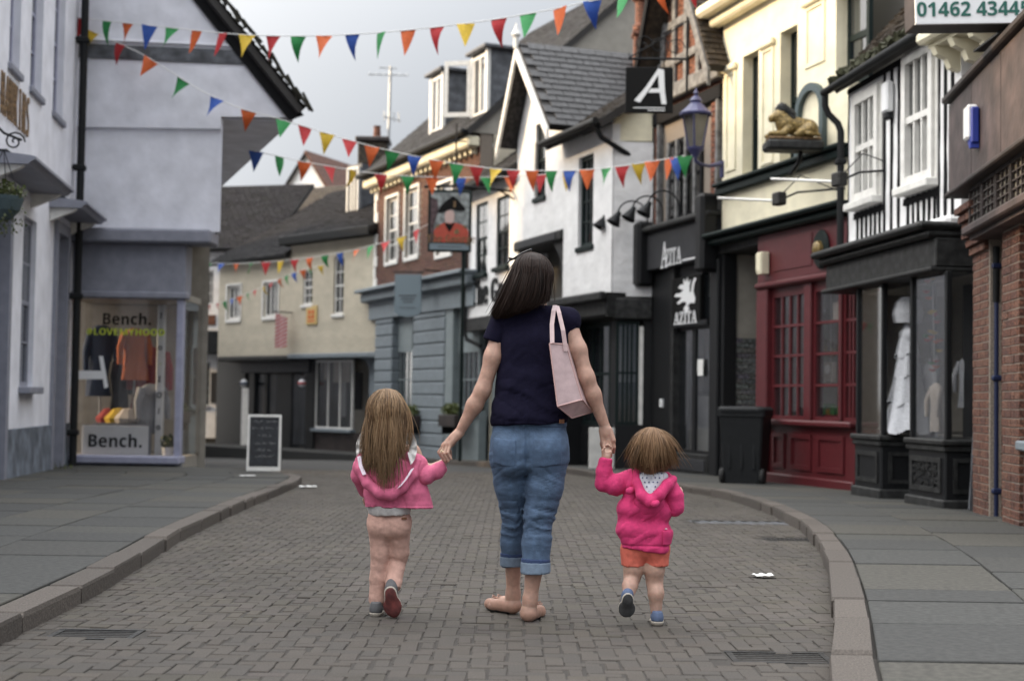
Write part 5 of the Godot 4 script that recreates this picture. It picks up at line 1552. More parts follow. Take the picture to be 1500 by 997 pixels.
func house_timber_brick():
	var f := Fac.new(self, Vector2(2.29, 23.2), Vector2(3.06, 20.8), gy(22) + KERB)
	var b := building(f, "timbered_brick_house", "narrow timber-framed house with orange brick infill above a black shopfront")
	var ue := f.p(1056, 300).x
	var vs := f.p(1000, 322).y
	var ve := f.p(1030, 106).y
	var apx := Vector2(ue * 0.42, f.p(990, -130).y)
	# brick infill and gable
	ply(b, "wall", "mortar", [Vector2(0, vs), Vector2(ue, vs), Vector2(ue, ve), apx, Vector2(-0.05, ve)], -0.3, -0.05)
	var sheet := brick_sheet(0.0, ue, ve - 0.5, ve + 0.05, [], -0.05, -0.035, 0.22, 0.075, 31)
	stuff(part(b, "brick_infill", sheet, M["brick_orange"]))
	var gb := S()
	var v := ve + 0.06
	var q := RandomNumberGenerator.new(); q.seed = 5
	while v < apx.y - 0.2:
		var t := (v - ve) / (apx.y - ve)
		var a := lerpf(-0.05, apx.x, t) + 0.05; var e := lerpf(ue, apx.x, t) - 0.05
		var u := a
		while u < e - 0.05:
			var l := minf(0.22, e - u)
			var g := q.randf_range(0.75, 1.25)
			gb.set_color(Color(g, g * 0.97, g * 0.95))
			abox(gb, u + 0.004, u + l - 0.004, v + 0.004, v + 0.071, -0.05, -0.036)
			u += 0.22
		v += 0.075
	stuff(part(b, "gable_brick_infill", done(gb), M["brick_orange"]))
	# timbers
	for x in [0.12, 0.3, 0.48, 0.66, 0.84]:
		var top := lerpf(ve, apx.y, 1.0 - absf(x * ue - apx.x) / maxf(apx.x, ue - apx.x)) - 0.1
		bx(b, "stud", "timber_grey", x * ue - 0.06, x * ue + 0.06, ve + 0.02, top, -0.04, 0.02, 0.012)
	for y in [0.35, 0.95, 1.6]:
		var t: float = y / (apx.y - ve)
		bx(b, "rail", "timber_grey", lerpf(0, apx.x, t), lerpf(ue, apx.x, t), ve + y, ve + y + 0.13, -0.04, 0.026, 0.012)
	bx(b, "tie_beam", "timber_grey", -0.05, ue + 0.05, ve - 0.22, ve + 0.02, -0.05, 0.1, 0.02)
	bx(b, "jetty_rail", "timber_black", -0.02, ue + 0.02, ve - 0.52, ve - 0.3, -0.05, 0.04, 0.02)
	# first-floor window bay of dark lights between grey mullions
	var wz := [f.p(975, 250).x, f.p(1027, 250).x, f.p(1000, 318).y, f.p(1000, 200).y]
	window(b, wz, 5, 2, "timber_black", {"d": -0.01, "fw": 0.07, "bar": 0.05, "curtain": "cloth_grey"})
	for i in 4:
		var u: float = lerpf(wz[0], wz[1], (i + 0.5) / 4.0)
		bx(b, "mullion", "timber_grey", u - 0.035, u + 0.035, wz[2], wz[3] - 0.02, 0.0, 0.05, 0.01)
	for s in [[0.02, 0.2], [ue - 0.36, ue - 0.12]]:
		stuff(part(b, "brick_pier", brick_sheet(s[0], s[1], vs, ve - 0.52, [], -0.05, 0.0, 0.2, 0.075, 37), M["brick_orange"]))
		bx(b, "pier_post", "timber_grey", s[1] + 0.002, s[1] + 0.08, vs, ve - 0.52, -0.05, 0.05, 0.01)
	# roof slope that faces up the street
	var bkd := Vector3(0, 0, -5)
	var a3 := Vector3(apx.x, apx.y + 0.1, 0.35); var r3 := Vector3(ue + 0.28, ve - 0.12, 0.35)
	roof(b, "tile_brown", r3, r3 + bkd, a3 + bkd, a3, 0.11, 0.17, 0.022, 33)
	var s2 := S()
	slab3(s2, a3, a3 + bkd, Vector3(-0.3, ve - 0.12, 0.35) + bkd, Vector3(-0.3, ve - 0.12, 0.35), 0.1)
	part(b, "roof", done(s2), M["tile_brown"])
	var bb := S()
	slab3(bb, a3 + Vector3(0, -0.34, 0.02), r3 + Vector3(0, -0.3, 0.02), r3 + Vector3(0, -0.05, 0.02), a3 + Vector3(0, -0.05, 0.02), 0.05)
	part(b, "bargeboard", done(bb), M["timber_grey"])
	bb = S()
	slab3(bb, Vector3(-0.3, ve - 0.45, 0.37), a3 + Vector3(0, -0.34, 0.02), a3 + Vector3(0, -0.05, 0.02), Vector3(-0.3, ve - 0.17, 0.37), 0.05)
	part(b, "bargeboard", done(bb), M["timber_black"])
	bx(b, "building_core", "interior", 0, ue, -0.4, ve - 0.2, -5, -1.3)
	bx(b, "flank_wall", "brick_b", ue - 0.01, ue + 0.01, vs, ve, -5, -0.31)
	# shopfront
	var fc := [f.p(950, 380).x, f.p(1046, 350).x, f.p(1000, 389).y, f.p(1000, 332).y]
	bx(b, "fascia", "charcoal", -0.15, ue - 0.05, fc[2], fc[3], -0.2, 0.14, 0.015)
	bx(b, "fascia_cornice", "black_worn", -0.18, ue, fc[3] + 0.002, fc[3] + 0.1, -0.2, 0.24, 0.03)
	bx(b, "console", "black_paint", ue - 0.28, ue - 0.02, fc[2] - 0.2, fc[3] + 0.35, 0.0, 0.3, 0.05)
	bx(b, "console", "black_paint", -0.2, 0.08, fc[2] - 0.25, fc[3] + 0.2, 0.0, 0.3, 0.05)
	bx(b, "shop_post", "black_paint", -0.05, f.p(985, 500).x, -0.4, fc[2] - 0.002, -0.25, 0.0, 0.02)
	bx(b, "shop_post", "black_paint", f.p(1043, 500).x, ue + 0.02, -0.4, fc[2] - 0.002, -0.25, 0.05, 0.02)
	bx(b, "door_post", "black_worn", f.p(985, 500).x + 0.002, f.p(989, 500).x, 0, fc[2] - 0.002, -0.2, 0.03)
	var r := f.rect(990, 478, 1042, 664, -0.05)
	window(b, [r[0], r[1], r[2], r[3]], 2, 1, "black_paint", {"name": "shop_window", "d": -0.05, "fw": 0.05, "bar": 0.12, "glass": "shop_glass"})
	bx(b, "stall_riser", "black_worn", r[0] - 0.02, r[1] + 0.02, -0.4, r[2], -0.2, 0.02, 0.01)
	bx(b, "stall_board", "charcoal", r[0] + 0.05, r[1] - 0.05, 0.04, r[2] - 0.08, 0.02, 0.035, 0.006)
	var tr := f.rect(1030, 402, 1043, 470, -0.05)
	bx(b, "transom_pane", "shop_glass", tr[0], tr[1], tr[2], tr[3], -0.07, -0.06)
	bx(b, "transom", "black_paint", r[0], r[1], r[3], r[3] + 0.08, -0.15, 0.03)
	bx(b, "transom_panel", "black_paint", r[0], tr[0] - 0.01, r[3] + 0.08, fc[2] - 0.003, -0.15, -0.04)
	fb(b, f, "display_board", "cloth_grey", 994, 500, 1008, 650, -0.5, -0.48)
	fb(b, f, "display_board", "net_curtain", 1022, 580, 1040, 660, -0.6, -0.58)
	fb(b, f, "door_notice", "paper", 1022, 526, 1030, 550, -0.045, -0.04)
	fb(b, f, "door_handle", "sign_white", 966, 584, 970, 596, 0.003, 0.03)
	# fascia name
	var ql := f.p(982, 374, 0.145)
	var nm := thing("fascia_name", "white hand-drawn shop name on the charcoal fascia under the swan-neck lamps", "lettering", f.w(ql.x, ql.y, 0.145), f.basis())
	lettering(nm, "initial", "A", "sign_white", 0.42, Vector3(-0.22, 0.02, 0.004), "Droid Serif", 500, 0.01, 0.62)
	lettering(nm, "word", "ZITA", "sign_white", 0.27, Vector3(0.12, -0.03, 0.004), "Droid Serif", 500, 0.01, 0.72)
	bx(nm, "caption_line", "sign_white", 0.46, 0.98, -0.13, -0.105, 0.0, 0.006)
	# panel with rampant beast over the door
	var qp := f.rect(987, 405, 1028, 473, 0.0)
	var pn := thing("emblem_panel", "black panel with a white rampant beast and the shop name above the black door", "sign", f.w((qp[0] + qp[1]) / 2, qp[2], 0.0), f.basis())
	var pw: float = (qp[1] - qp[0]) / 2; var ph: float = qp[3] - qp[2]
	bx(pn, "panel", "sign_black", -pw, pw, 0, ph, -0.02, 0.03, 0.006)
	var bst := [[-0.1, 0.28], [0.1, 0.24], [0.22, 0.28], [0.2, 0.34], [0.1, 0.36], [0.3, 0.42], [0.52, 0.4], [0.56, 0.5], [0.44, 0.66], [0.5, 0.82], [0.62, 0.92], [0.5, 0.94], [0.36, 0.82], [0.32, 0.66], [0.24, 0.64], [0.22, 0.78], [0.3, 0.92], [0.16, 0.86], [0.1, 0.98], [0.02, 0.88], [-0.12, 0.96], [-0.1, 0.84], [-0.3, 0.84], [-0.42, 0.78], [-0.24, 0.74], [-0.1, 0.72], [-0.3, 0.66], [-0.56, 0.66], [-0.64, 0.6], [-0.4, 0.58], [-0.2, 0.56], [-0.34, 0.5], [-0.5, 0.46], [-0.4, 0.42], [-0.2, 0.46], [0.0, 0.46], [0.08, 0.4], [-0.06, 0.34]]
	var bp := []
	for p in bst: bp.append(Vector2(p[0] * pw * 1.25, p[1] * ph))
	ply(pn, "emblem", "sign_white", bp, 0.031, 0.036)
	lettering(pn, "word", "AZITA", "sign_white", 0.2, Vector3(0.0, ph * 0.11, 0.035), "Droid Serif", 600, 0.006, 0.95)
	# swan-neck lamps along the fascia
	for i in 4:
		var u := -0.55 + i * 0.62
		var lm := thing("swan_neck_lamp", ["black swan-neck lamp reaching over the inn's return wall", "second black swan-neck lamp along from the inn's return wall", "third black swan-neck lamp over the charcoal fascia", "last black swan-neck lamp over the charcoal fascia beside the cream house"][i], "wall lamp", f.w(u, fc[3] + 0.1, 0.1), f.basis(), "lamps over the charcoal fascia")
		var arc := []
		for k in 11:
			var a := PI * k / 10
			arc.append(Vector3(0, 0.18 + sin(a) * 0.24, 0.3 - cos(a) * 0.26))
		arc.push_front(Vector3(0, -0.05, 0.04))
		tube(lm, "neck", "black_iron", arc, 0.014, 6)
		var st := S()
		alathe(st, [Vector2(0.04, 0.1), Vector2(0.05, 0.04), Vector2(0.12, -0.12), Vector2(0.115, -0.12)], 14, Transform3D(Basis(Vector3.RIGHT, -0.5), Vector3(0, 0.14, 0.58)))
		part(lm, "shade", done(st), M["black_iron"])
		bx(lm, "foot", "black_iron", -0.05, 0.05, -0.1, 0.02, -0.02, 0.06, 0.01)
	# hanging square sign
	var hs := thing("square_hanging_sign", "square black hanging sign with a big white brush letter A", "sign", at(951, 165, 19.6), Basis(Vector3.UP, -0.04))
	var w := 0.33; var h := 0.64
	bx(hs, "board", "sign_black", -w, w, 0, h, -0.05, 0.0, 0.008)
	ply(hs, "brush_stroke", "sign_white", [Vector2(-0.21, 0.17), Vector2(-0.13, 0.14), Vector2(0.02, 0.36), Vector2(0.12, 0.53), Vector2(0.13, 0.37), Vector2(0.17, 0.12), Vector2(0.24, 0.12), Vector2(0.215, 0.3), Vector2(0.205, 0.48), Vector2(0.2, 0.6), Vector2(0.12, 0.62), Vector2(0.08, 0.56), Vector2(-0.05, 0.36)], 0.002, 0.006)
	ply(hs, "brush_stroke", "sign_white", [Vector2(-0.02, 0.28), Vector2(0.17, 0.28), Vector2(0.17, 0.34), Vector2(0.02, 0.335)], 0.002, 0.0085)
	for i in 2: bx(hs, "caption_line", "sign_white", -0.22 + 0.2 * i, 0.22, 0.062 - i * 0.035, 0.075 - i * 0.035, 0.001, 0.004)
	tube(hs, "bracket_arm", "black_iron", [Vector3(-0.3, 0.76, -0.02), Vector3(0.52, 0.76, -0.02)], 0.02, 6)
	for s in [-0.2, 0.2]: tube(hs, "hanger", "black_iron", [Vector3(s, 0.63, -0.02), Vector3(s, 0.76, -0.02)], 0.01, 5)
	tube(hs, "bracket_upright", "black_iron", [Vector3(0.52, 0.3, -0.02), Vector3(0.52, 1.35, -0.02)], 0.018, 6)
	for k in 3:
		var sp := []
		for i in 20:
			var a := i * 0.45
			sp.append(Vector3(0.35 - k * 0.22 + cos(a) * 0.007 * (20 - i), 0.92 + k * 0.02 + sin(a) * 0.007 * (20 - i), -0.02))
		tube(hs, "scroll", "black_iron", sp, 0.008, 5)
	tube(hs, "stay", "black_iron", [Vector3(0.52, 1.3, -0.02), Vector3(0.1, 1.0, -0.02), Vector3(-0.28, 0.78, -0.02)], 0.01, 5)
	for i in 9: tube(hs, "spike", "black_iron", [Vector3(-0.28 + i * 0.08, 0.76, -0.02), Vector3(-0.28 + i * 0.08, 0.84, -0.02)], 0.006, 4)
	# chimney of orange pots behind
	var ch := thing("tall_chimney", "orange brick chimney with a ribbed pot beside the timbered gable", "chimney", at(939, 80, 27.0))
	bx(ch, "shaft", "terracotta", -0.14, 0.14, -1.2, 0.42, -0.14, 0.14, 0.02)
	lathe(ch, "pot", "terracotta", [Vector2(0.12, 0.42), Vector2(0.16, 0.46), Vector2(0.16, 0.55), Vector2(0.12, 0.6), Vector2(0.12, 1.0), Vector2(0.18, 1.05), Vector2(0.18, 1.2)], Vector3.ZERO, 12)
	bx(ch, "collar", "terracotta", -0.18, 0.18, 0.34, 0.42, -0.18, 0.18, 0.02)
	# blue street lantern on its bracket from the cream house
	var ln := thing("street_lantern", "blue-violet four-sided street lantern on a wall bracket beside the cream house", "street lamp", at(1019, 226, 19.9), Basis(Vector3.UP, 0.5).scaled(Vector3.ONE * 0.76))
	var hh := 0.6
	for k in 4:
		var a := PI / 4 + k * PI / 2
		var lo := Vector3(cos(a) * 0.13, 0.12, sin(a) * 0.13); var hi := Vector3(cos(a) * 0.24, 0.12 + hh, sin(a) * 0.24)
		tube(ln, "corner_bar", "blue_lamp", [lo, hi], 0.018, 6)
		var a2 := a + PI / 2
		var lo2 := Vector3(cos(a2) * 0.13, 0.12, sin(a2) * 0.13); var hi2 := Vector3(cos(a2) * 0.24, 0.12 + hh, sin(a2) * 0.24)
		var ps := S()
		slab3(ps, lo2, lo, hi, hi2, 0.006)
		part(ln, "pane", done(ps), M["lamp_glass"])
	var cap := S()
	alathe(cap, [Vector2(0.3, hh + 0.12), Vector2(0.31, hh + 0.16), Vector2(0.2, hh + 0.26), Vector2(0.1, hh + 0.36), Vector2(0.12, hh + 0.4), Vector2(0.08, hh + 0.46), Vector2(0.03, hh + 0.5), Vector2(0.05, hh + 0.54), Vector2(0.02, hh + 0.6), Vector2(0.0, hh + 0.66)], 12)
	part(ln, "cap", done(cap), M["blue_lamp"])
	lathe(ln, "gallery", "blue_lamp", [Vector2(0.05, -0.05), Vector2(0.08, 0.0), Vector2(0.15, 0.09), Vector2(0.16, 0.13), Vector2(0, 0.13)], Vector3.ZERO, 12)
	var iv := ln.global_transform.affine_inverse()
	var wallp := at(1058, 240, 20.3)
	var p1: Vector3 = iv * wallp
	tube(ln, "bracket", "blue_lamp", [Vector3(0, 0.0, 0), Vector3(0, -0.12, 0), Vector3(p1.x * 0.15, -0.16, p1.z * 0.15), Vector3(p1.x * 0.5, -0.17, p1.z * 0.5), p1], [0.03, 0.035, 0.035, 0.03, 0.05], 8)
	tube(ln, "wall_plate", "blue_lamp", [p1 + Vector3(0, 0.06, 0), p1 + Vector3(0, -0.26, 0)], 0.045, 8)

func house_cream():
	var f := Fac.new(self, Vector2(3.06, 20.8), Vector2(4.09, 17.3), gy(19) + KERB)
	var b := building(f, "cream_house", "tall cream classical house over a dark red shopfront and a covered passage")
	var L := 3.65
	var vb := f.p(1145, 250).y          # string course
	var vc := f.p(1090, 22).y           # underside of cornice
	var ws := [f.rect(1088, 78, 1111, 256), f.rect(1143, 42, 1168, 240), f.rect(1225, -20, 1256, 120), f.rect(1195, -40, 1196, -30)]
	ws.pop_back()
	wall(b, "wall", "plaster_cream", 0, L, vb - 0.65, vc + 0.3, ws, -0.35, 0.0)
	for r in ws: window(b, r, 1, 2, "green_black", {"sash": true, "d": -0.16, "fw": 0.06, "bar": 0.04})
	for r in [f.rect(1066, 105, 1076, 250), f.rect(1119, 70, 1131, 240), f.rect(1184, 5, 1206, 95)]:
		var st := S()
		awall(st, r[0] - 0.06, r[1] + 0.06, r[2], r[3], [[r[0], r[1], r[2] + 0.05, r[3] - 0.05]], 0.0, 0.02)
		part(b, "wall_panel", done(st), M["plaster_cream"])
		bx(b, "panel_cap", "plaster_cream", r[0] - 0.1, r[1] + 0.1, r[3] + 0.002, r[3] + 0.1, 0.001, 0.07, 0.02)
	bx(b, "cornice", "plaster_cream", -0.15, L + 0.1, vc, vc + 0.14, 0.0, 0.18, 0.03)
	bx(b, "cornice", "plaster_cream", -0.25, L + 0.1, vc + 0.142, vc + 0.32, -0.2, 0.36, 0.05)
	bx(b, "parapet", "plaster_cream", -0.05, L, vc + 0.322, vc + 1.0, -0.3, 0.02)
	bx(b, "string_course", "green_black", -0.05, L + 0.02, vb - 0.1, vb + 0.02, 0.0, 0.1, 0.02)
	bx(b, "string_course", "green_black", -0.05, L + 0.02, vb + 0.022, vb + 0.08, 0.0, 0.16, 0.02)
	bx(b, "side_wall", "plaster_cream", -0.01, 0.0, vb - 0.6, vc + 0.3, -6, -0.35)
	bx(b, "upper_core", "interior", 0.1, L, vb - 0.5, vc + 0.2, -6, -0.8)
	# arched niche frame
	var nc := f.p(1191, 165); var nr := 0.28
	var ring := S()
	for i in 14:
		var a0 := PI * i / 14; var a1 := PI * (i + 1) / 14
		aply(ring, PackedVector2Array([nc + Vector2(cos(a0), sin(a0)) * nr, nc + Vector2(cos(a1), sin(a1)) * nr, nc + Vector2(cos(a1), sin(a1)) * (nr + 0.1), nc + Vector2(cos(a0), sin(a0)) * (nr + 0.1)]), 0.002, 0.07)
	var nb := vb + 0.08
	abox(ring, nc.x - nr - 0.1, nc.x - nr, nb, nc.y, 0.002, 0.07)
	abox(ring, nc.x + nr, nc.x + nr + 0.1, nb, nc.y, 0.002, 0.07)
	part(b, "arched_frame", done(ring), M["arch_green"])
	# covered passage
	var pu := f.p(1114, 520).x
	var vt := f.p(1085, 352).y
	bx(b, "passage_lintel", "black_worn", -0.05, pu, vt - 0.14, vb - 0.66, -0.4, 0.03, 0.02)
	bx(b, "passage_post", "black_paint", 0.0, 0.1, -0.4, vt - 0.142, -0.2, 0.0)
	bx(b, "passage_wall", "interior_mid", 0.0, 0.07, f.p(1085, 492).y, vt - 0.142, -2.0, -0.201)
	bx(b, "passage_wall_base", "mortar", 0.0, 0.05, -0.4, f.p(1085, 492).y, -2.0, -0.201)
	stuff(part(b, "passage_flank_brickwork", brick_sheet(0.2, 2.0, -0.4, f.p(1085, 492).y, [], 0.0, 0.02, 0.225, 0.075, 52), M["brick_pale"], Transform3D(Basis(Vector3(0, 0, -1), Vector3.UP, Vector3(1, 0, 0)), Vector3(0.055, 0, 0))))
	var bw := brick_sheet(0.05, pu + 0.6, -0.4, vt - 0.9, [], -1.2, -1.18, 0.225, 0.075, 51)
	stuff(part(b, "passage_brickwork", bw, M["brick_pale"]))
	bx(b, "passage_back", "interior_mid", 0, pu + 0.6, -0.4, vt, -2.4, -2.302)
	bx(b, "passage_ceiling", "interior_mid", 0.0, pu + 0.6, vt, vt + 0.1, -2.4, -0.42)
	bx(b, "passage_beam", "black_worn", 0.05, pu, f.p(1090, 496).y, f.p(1090, 488).y, -1.19, -1.1)
	bx(b, "passage_side", "interior_mid", pu + 0.0, pu + 0.02, -0.4, vt, -2.3, -0.2)
	# red shopfront
	var s := f.rect(1117, 345, 1262, 700)
	var ru0 := pu + 0.02; var ru1 := L + 0.25
	var fas := [f.p(1180, 405).y, f.p(1180, 332).y]
	bx(b, "shop_fascia", "red_paint", ru0, ru1, fas[0], fas[1], -0.3, 0.06, 0.01)
	bx(b, "fascia_panel", "red_paint", f.p(1140, 370).x, f.p(1196, 370).x, fas[0] + 0.12, fas[1] - 0.1, 0.06, 0.072, 0.008)
	bx(b, "fascia_panel", "red_paint", f.p(1203, 370).x, ru1 - 0.1, fas[0] + 0.12, fas[1] - 0.1, 0.06, 0.072, 0.008)
	bx(b, "shop_cornice", "green_black", -0.1, ru1, fas[1] + 0.002, fas[1] + 0.1, -0.2, 0.2, 0.03)
	bx(b, "shop_cornice", "green_black", -0.1, ru1, fas[1] + 0.102, fas[1] + 0.17, -0.2, 0.3, 0.03)
	bx(b, "fascia_mould", "red_paint", ru0, ru1, fas[0] - 0.09, fas[0] - 0.002, -0.2, 0.12, 0.03)
	bx(b, "pilaster", "red_paint", ru0, f.p(1130, 560).x, -0.2, fas[0] - 0.092, -0.2, 0.08, 0.015)
	var vw := [f.p(1180, 615).y, f.p(1180, 424).y]
	var cols := [[1131, 1182, 4], [1192, 1232, 1], [1236, 1280, 3]]
	for c in cols:
		var r := [f.p(c[0], 520).x, minf(f.p(c[1], 520).x, ru1), vw[0], vw[1]]
		window(b, r, c[2], 4, "red_paint", {"name": "shop_window", "d": 0.0, "fw": 0.05, "bar": 0.035, "glass": "shop_glass"})
	bx(b, "door_post", "red_paint", f.p(1182, 520).x, f.p(1192, 520).x, vw[0], fas[0] - 0.092, -0.15, 0.05, 0.01)
	bx(b, "door_post", "red_paint", f.p(1232, 520).x, f.p(1236, 520).x, vw[0], fas[0] - 0.092, -0.15, 0.04, 0.01)
	bx(b, "window_head", "red_paint", ru0, ru1, vw[1], fas[0] - 0.092, -0.15, 0.0)
	bx(b, "shop_sill", "red_paint", ru0, ru1, vw[0] - 0.08, vw[0] - 0.002, -0.3, 0.12, 0.02)
	bx(b, "stall_riser", "red_paint", ru0, ru1, -0.3, vw[0] - 0.082, -0.3, 0.02)
	bx(b, "riser_plinth", "red_paint", ru0, ru1, -0.3, 0.12, 0.02, 0.08, 0.015)
	for c in [[1135, 1152], [1160, 1192], [1200, 1240]]:
		var st := S()
		var a := f.p(c[0], 660).x; var e := f.p(c[1], 660).x
		awall(st, a, e, 0.2, vw[0] - 0.18, [[a + 0.06, e - 0.06, 0.26, vw[0] - 0.24]], 0.02, 0.045)
		part(b, "riser_panel", done(st), M["red_paint"])
	bx(b, "shop_floor", "interior_mid", ru0, ru1, vw[0] - 0.3, vw[0] - 0.1, -1.5, -0.3)
	bx(b, "shop_core", "interior_mid", ru0, ru1, -0.4, vb - 0.5, -6, -1.5)
	bx(b, "shop_ceiling", "interior_mid", ru0, ru1, vw[1] + 0.1, vw[1] + 0.2, -1.5, -0.31)
	# goods in the red shop window
	var shelf: float = vw[0] - 0.1
	var goods := [["yellow tin standing behind the red small-paned window", 1141, "cloth_yellow", 0.05, 0.22, 0.0], ["green bottle standing behind the red small-paned window", 1158, "toy_green", 0.045, 0.24, 0.0], ["brown bottle at the middle of the red shop window", 1172, "brown_dark", 0.045, 0.24, 0.0]]
	for g in goods:
		var t := thing("shop_bottle", g[0], "bottle", f.w(f.p(g[1], 610, -0.4).x, shelf, -0.4), f.basis())
		lathe(t, "body", g[2], [Vector2(0, 0), Vector2(g[3], 0), Vector2(g[3], g[4] * 0.6), Vector2(g[3] * 0.45, g[4] * 0.75), Vector2(g[3] * 0.4, g[4])], Vector3.ZERO, 14)
		lathe(t, "cap", "sign_black", [Vector2(g[3] * 0.45, g[4]), Vector2(g[3] * 0.45, g[4] + 0.03), Vector2(0, g[4] + 0.03)], Vector3.ZERO, 12)
	var crt := thing("red_crate", "red crate with green packets behind the plain red-framed pane", "crate", f.w(f.p(1213, 600, -0.35).x, shelf, -0.35), f.basis())
	bx(crt, "box", "flag_red", -0.25, 0.25, 0, 0.17, -0.15, 0.15, 0.01)
	for i in 5: bx(crt, "packet", "toy_green" if i % 2 == 0 else "cloth_yellow", -0.24 + i * 0.1, -0.16 + i * 0.1, 0.171, 0.25 + 0.03 * (i % 3), -0.08, 0.06, 0.005)
	var cl := thing("kitchen_scale", "pale green boxed dial hanging behind the plain red-framed pane", "scale", f.w(f.p(1217, 560, -0.3).x, f.p(1217, 560, -0.3).y, -0.3), f.basis())
	bx(cl, "case", "cloth_pale", -0.1, 0.1, 0, 0.26, -0.04, 0.04, 0.01)
	lathe(cl, "dial", "sign_white", [Vector2(0.06, 0), Vector2(0.06, 0.012), Vector2(0, 0.014)], Vector3.ZERO, 16)
	cl.get_node("dial").transform = Transform3D(Basis(Vector3.RIGHT, PI / 2), Vector3(0, 0.17, 0.04))
	tube(cl, "cord", "cord", [Vector3(0, 0.26, 0), Vector3(0, 1.5, 0)], 0.004, 4)
	for i in 4:
		var pr: Array = [[1203, 455, 0.07], [1212, 505, 0.09], [1222, 512, 0.11], [1205, 515, 0.08]][i]
		var t := thing("copper_pan", ["round white plate", "small brass pan", "large brass bowl", "brass ladle bowl"][i] + " hanging in the upper red-framed pane", "pan", f.w(f.p(pr[0], pr[1], -0.35).x, f.p(pr[0], pr[1], -0.35).y, -0.35), f.basis())
		var st := S()
		alathe(st, [Vector2(0, -0.04), Vector2(pr[2] * 0.7, -0.03), Vector2(pr[2], 0.03), Vector2(pr[2] * 0.95, 0.03)], 16, Transform3D(Basis(Vector3.RIGHT, PI / 2), Vector3.ZERO))
		part(t, "bowl", done(st), M["brass_leaf" if i > 0 else "sign_white"])
		tube(t, "hook_line", "steel", [Vector3(0, pr[2], 0), Vector3(0, vw[1] + 0.1 - f.p(pr[0], pr[1], -0.35).y, 0)], 0.004, 4)
	var nt := thing("shop_notice", "cream notice hanging at the top of the plain red-framed pane", "notice", f.w(f.p(1226, 470, -0.2).x, f.p(1226, 470, -0.2).y, -0.2), f.basis())
	bx(nt, "card", "cloth_pale", -0.09, 0.09, 0, 0.24, -0.004, 0.004)
	tube(nt, "line", "cord", [Vector3(0, 0.24, 0), Vector3(0, vw[1] + 0.1 - f.p(1226, 470, -0.2).y, 0)], 0.003, 4)
	# oval plaque on the fascia
	var op := fthing(f, "oval_plaque", "dark oval plaque with a gilt mount on the dark red fascia", "plaque", 1205, 365, 0.075)
	var st3 := S()
	alathe(st3, [Vector2(0.24, 0), Vector2(0.25, 0.02), Vector2(0.22, 0.045), Vector2(0.0, 0.05)], 22, Transform3D(Basis(Vector3.RIGHT, PI / 2).scaled(Vector3(0.8, 1, 1)), Vector3.ZERO))
	part(op, "plate", done(st3), M["green_black"])
	lathe(op, "boss", "brass_leaf", [Vector2(0.11, 0), Vector2(0.1, 0.04), Vector2(0.05, 0.07), Vector2(0, 0.08)], Vector3.ZERO, 14)
	op.get_node("boss").transform = Transform3D(Basis(Vector3.RIGHT, PI / 2), Vector3(0, 0, 0.05))
	# cream meter box on the corner of the red shop
	var mb := fthing(f, "meter_box", "small cream box on the corner of the dark red shopfront", "box", 1121, 402, 0.09)
	bx(mb, "case", "plaster_cream", -0.07, 0.09, 0, 0.3, -0.02, 0.1, 0.01)
	bx(mb, "lid", "plaster_cream", -0.06, 0.08, 0.04, 0.28, 0.1, 0.11, 0.004)
	# floodlight arms
	for q in [[1052, 290, 1140, 294, "lower floodlight on a long white arm fixed over the passage"], [1130, 262, 1228, 266, "upper floodlight on a long white arm fixed over the red shop"]]:
		var t := fthing(f, "floodlight", q[4], "floodlight", q[0], q[1], 0.05, "floodlights on the cream house")
		var o3: Vector3 = t.global_transform.affine_inverse() * at(q[2], q[3], 17.5 if q[0] < 1100 else 15.9)
		var s3: Vector3 = t.global_transform.affine_inverse() * at(q[0], q[1], 18.2 if q[0] < 1100 else 16.6)
		tube(t, "arm", "white_paint", [s3, o3], 0.018, 6)
		tube(t, "stay", "black_iron", [o3, o3 + Vector3(0.12, 0.1, -0.2), Vector3(o3.x + 0.35, o3.y + 0.15, -0.05)], 0.015, 6)
		bx(t, "head", "iron_cast", o3.x - 0.06, o3.x + 0.12, o3.y - 0.06, o3.y + 0.1, o3.z - 0.06, o3.z + 0.06, 0.015)
		tube(t, "cable", "black_iron", [o3 + Vector3(0.05, 0.05, 0), o3 + Vector3(0.2, 0.3, -0.2), Vector3(o3.x + 0.3, o3.y + 0.1, -0.05)], 0.008, 5)
	gilded_lion(f)

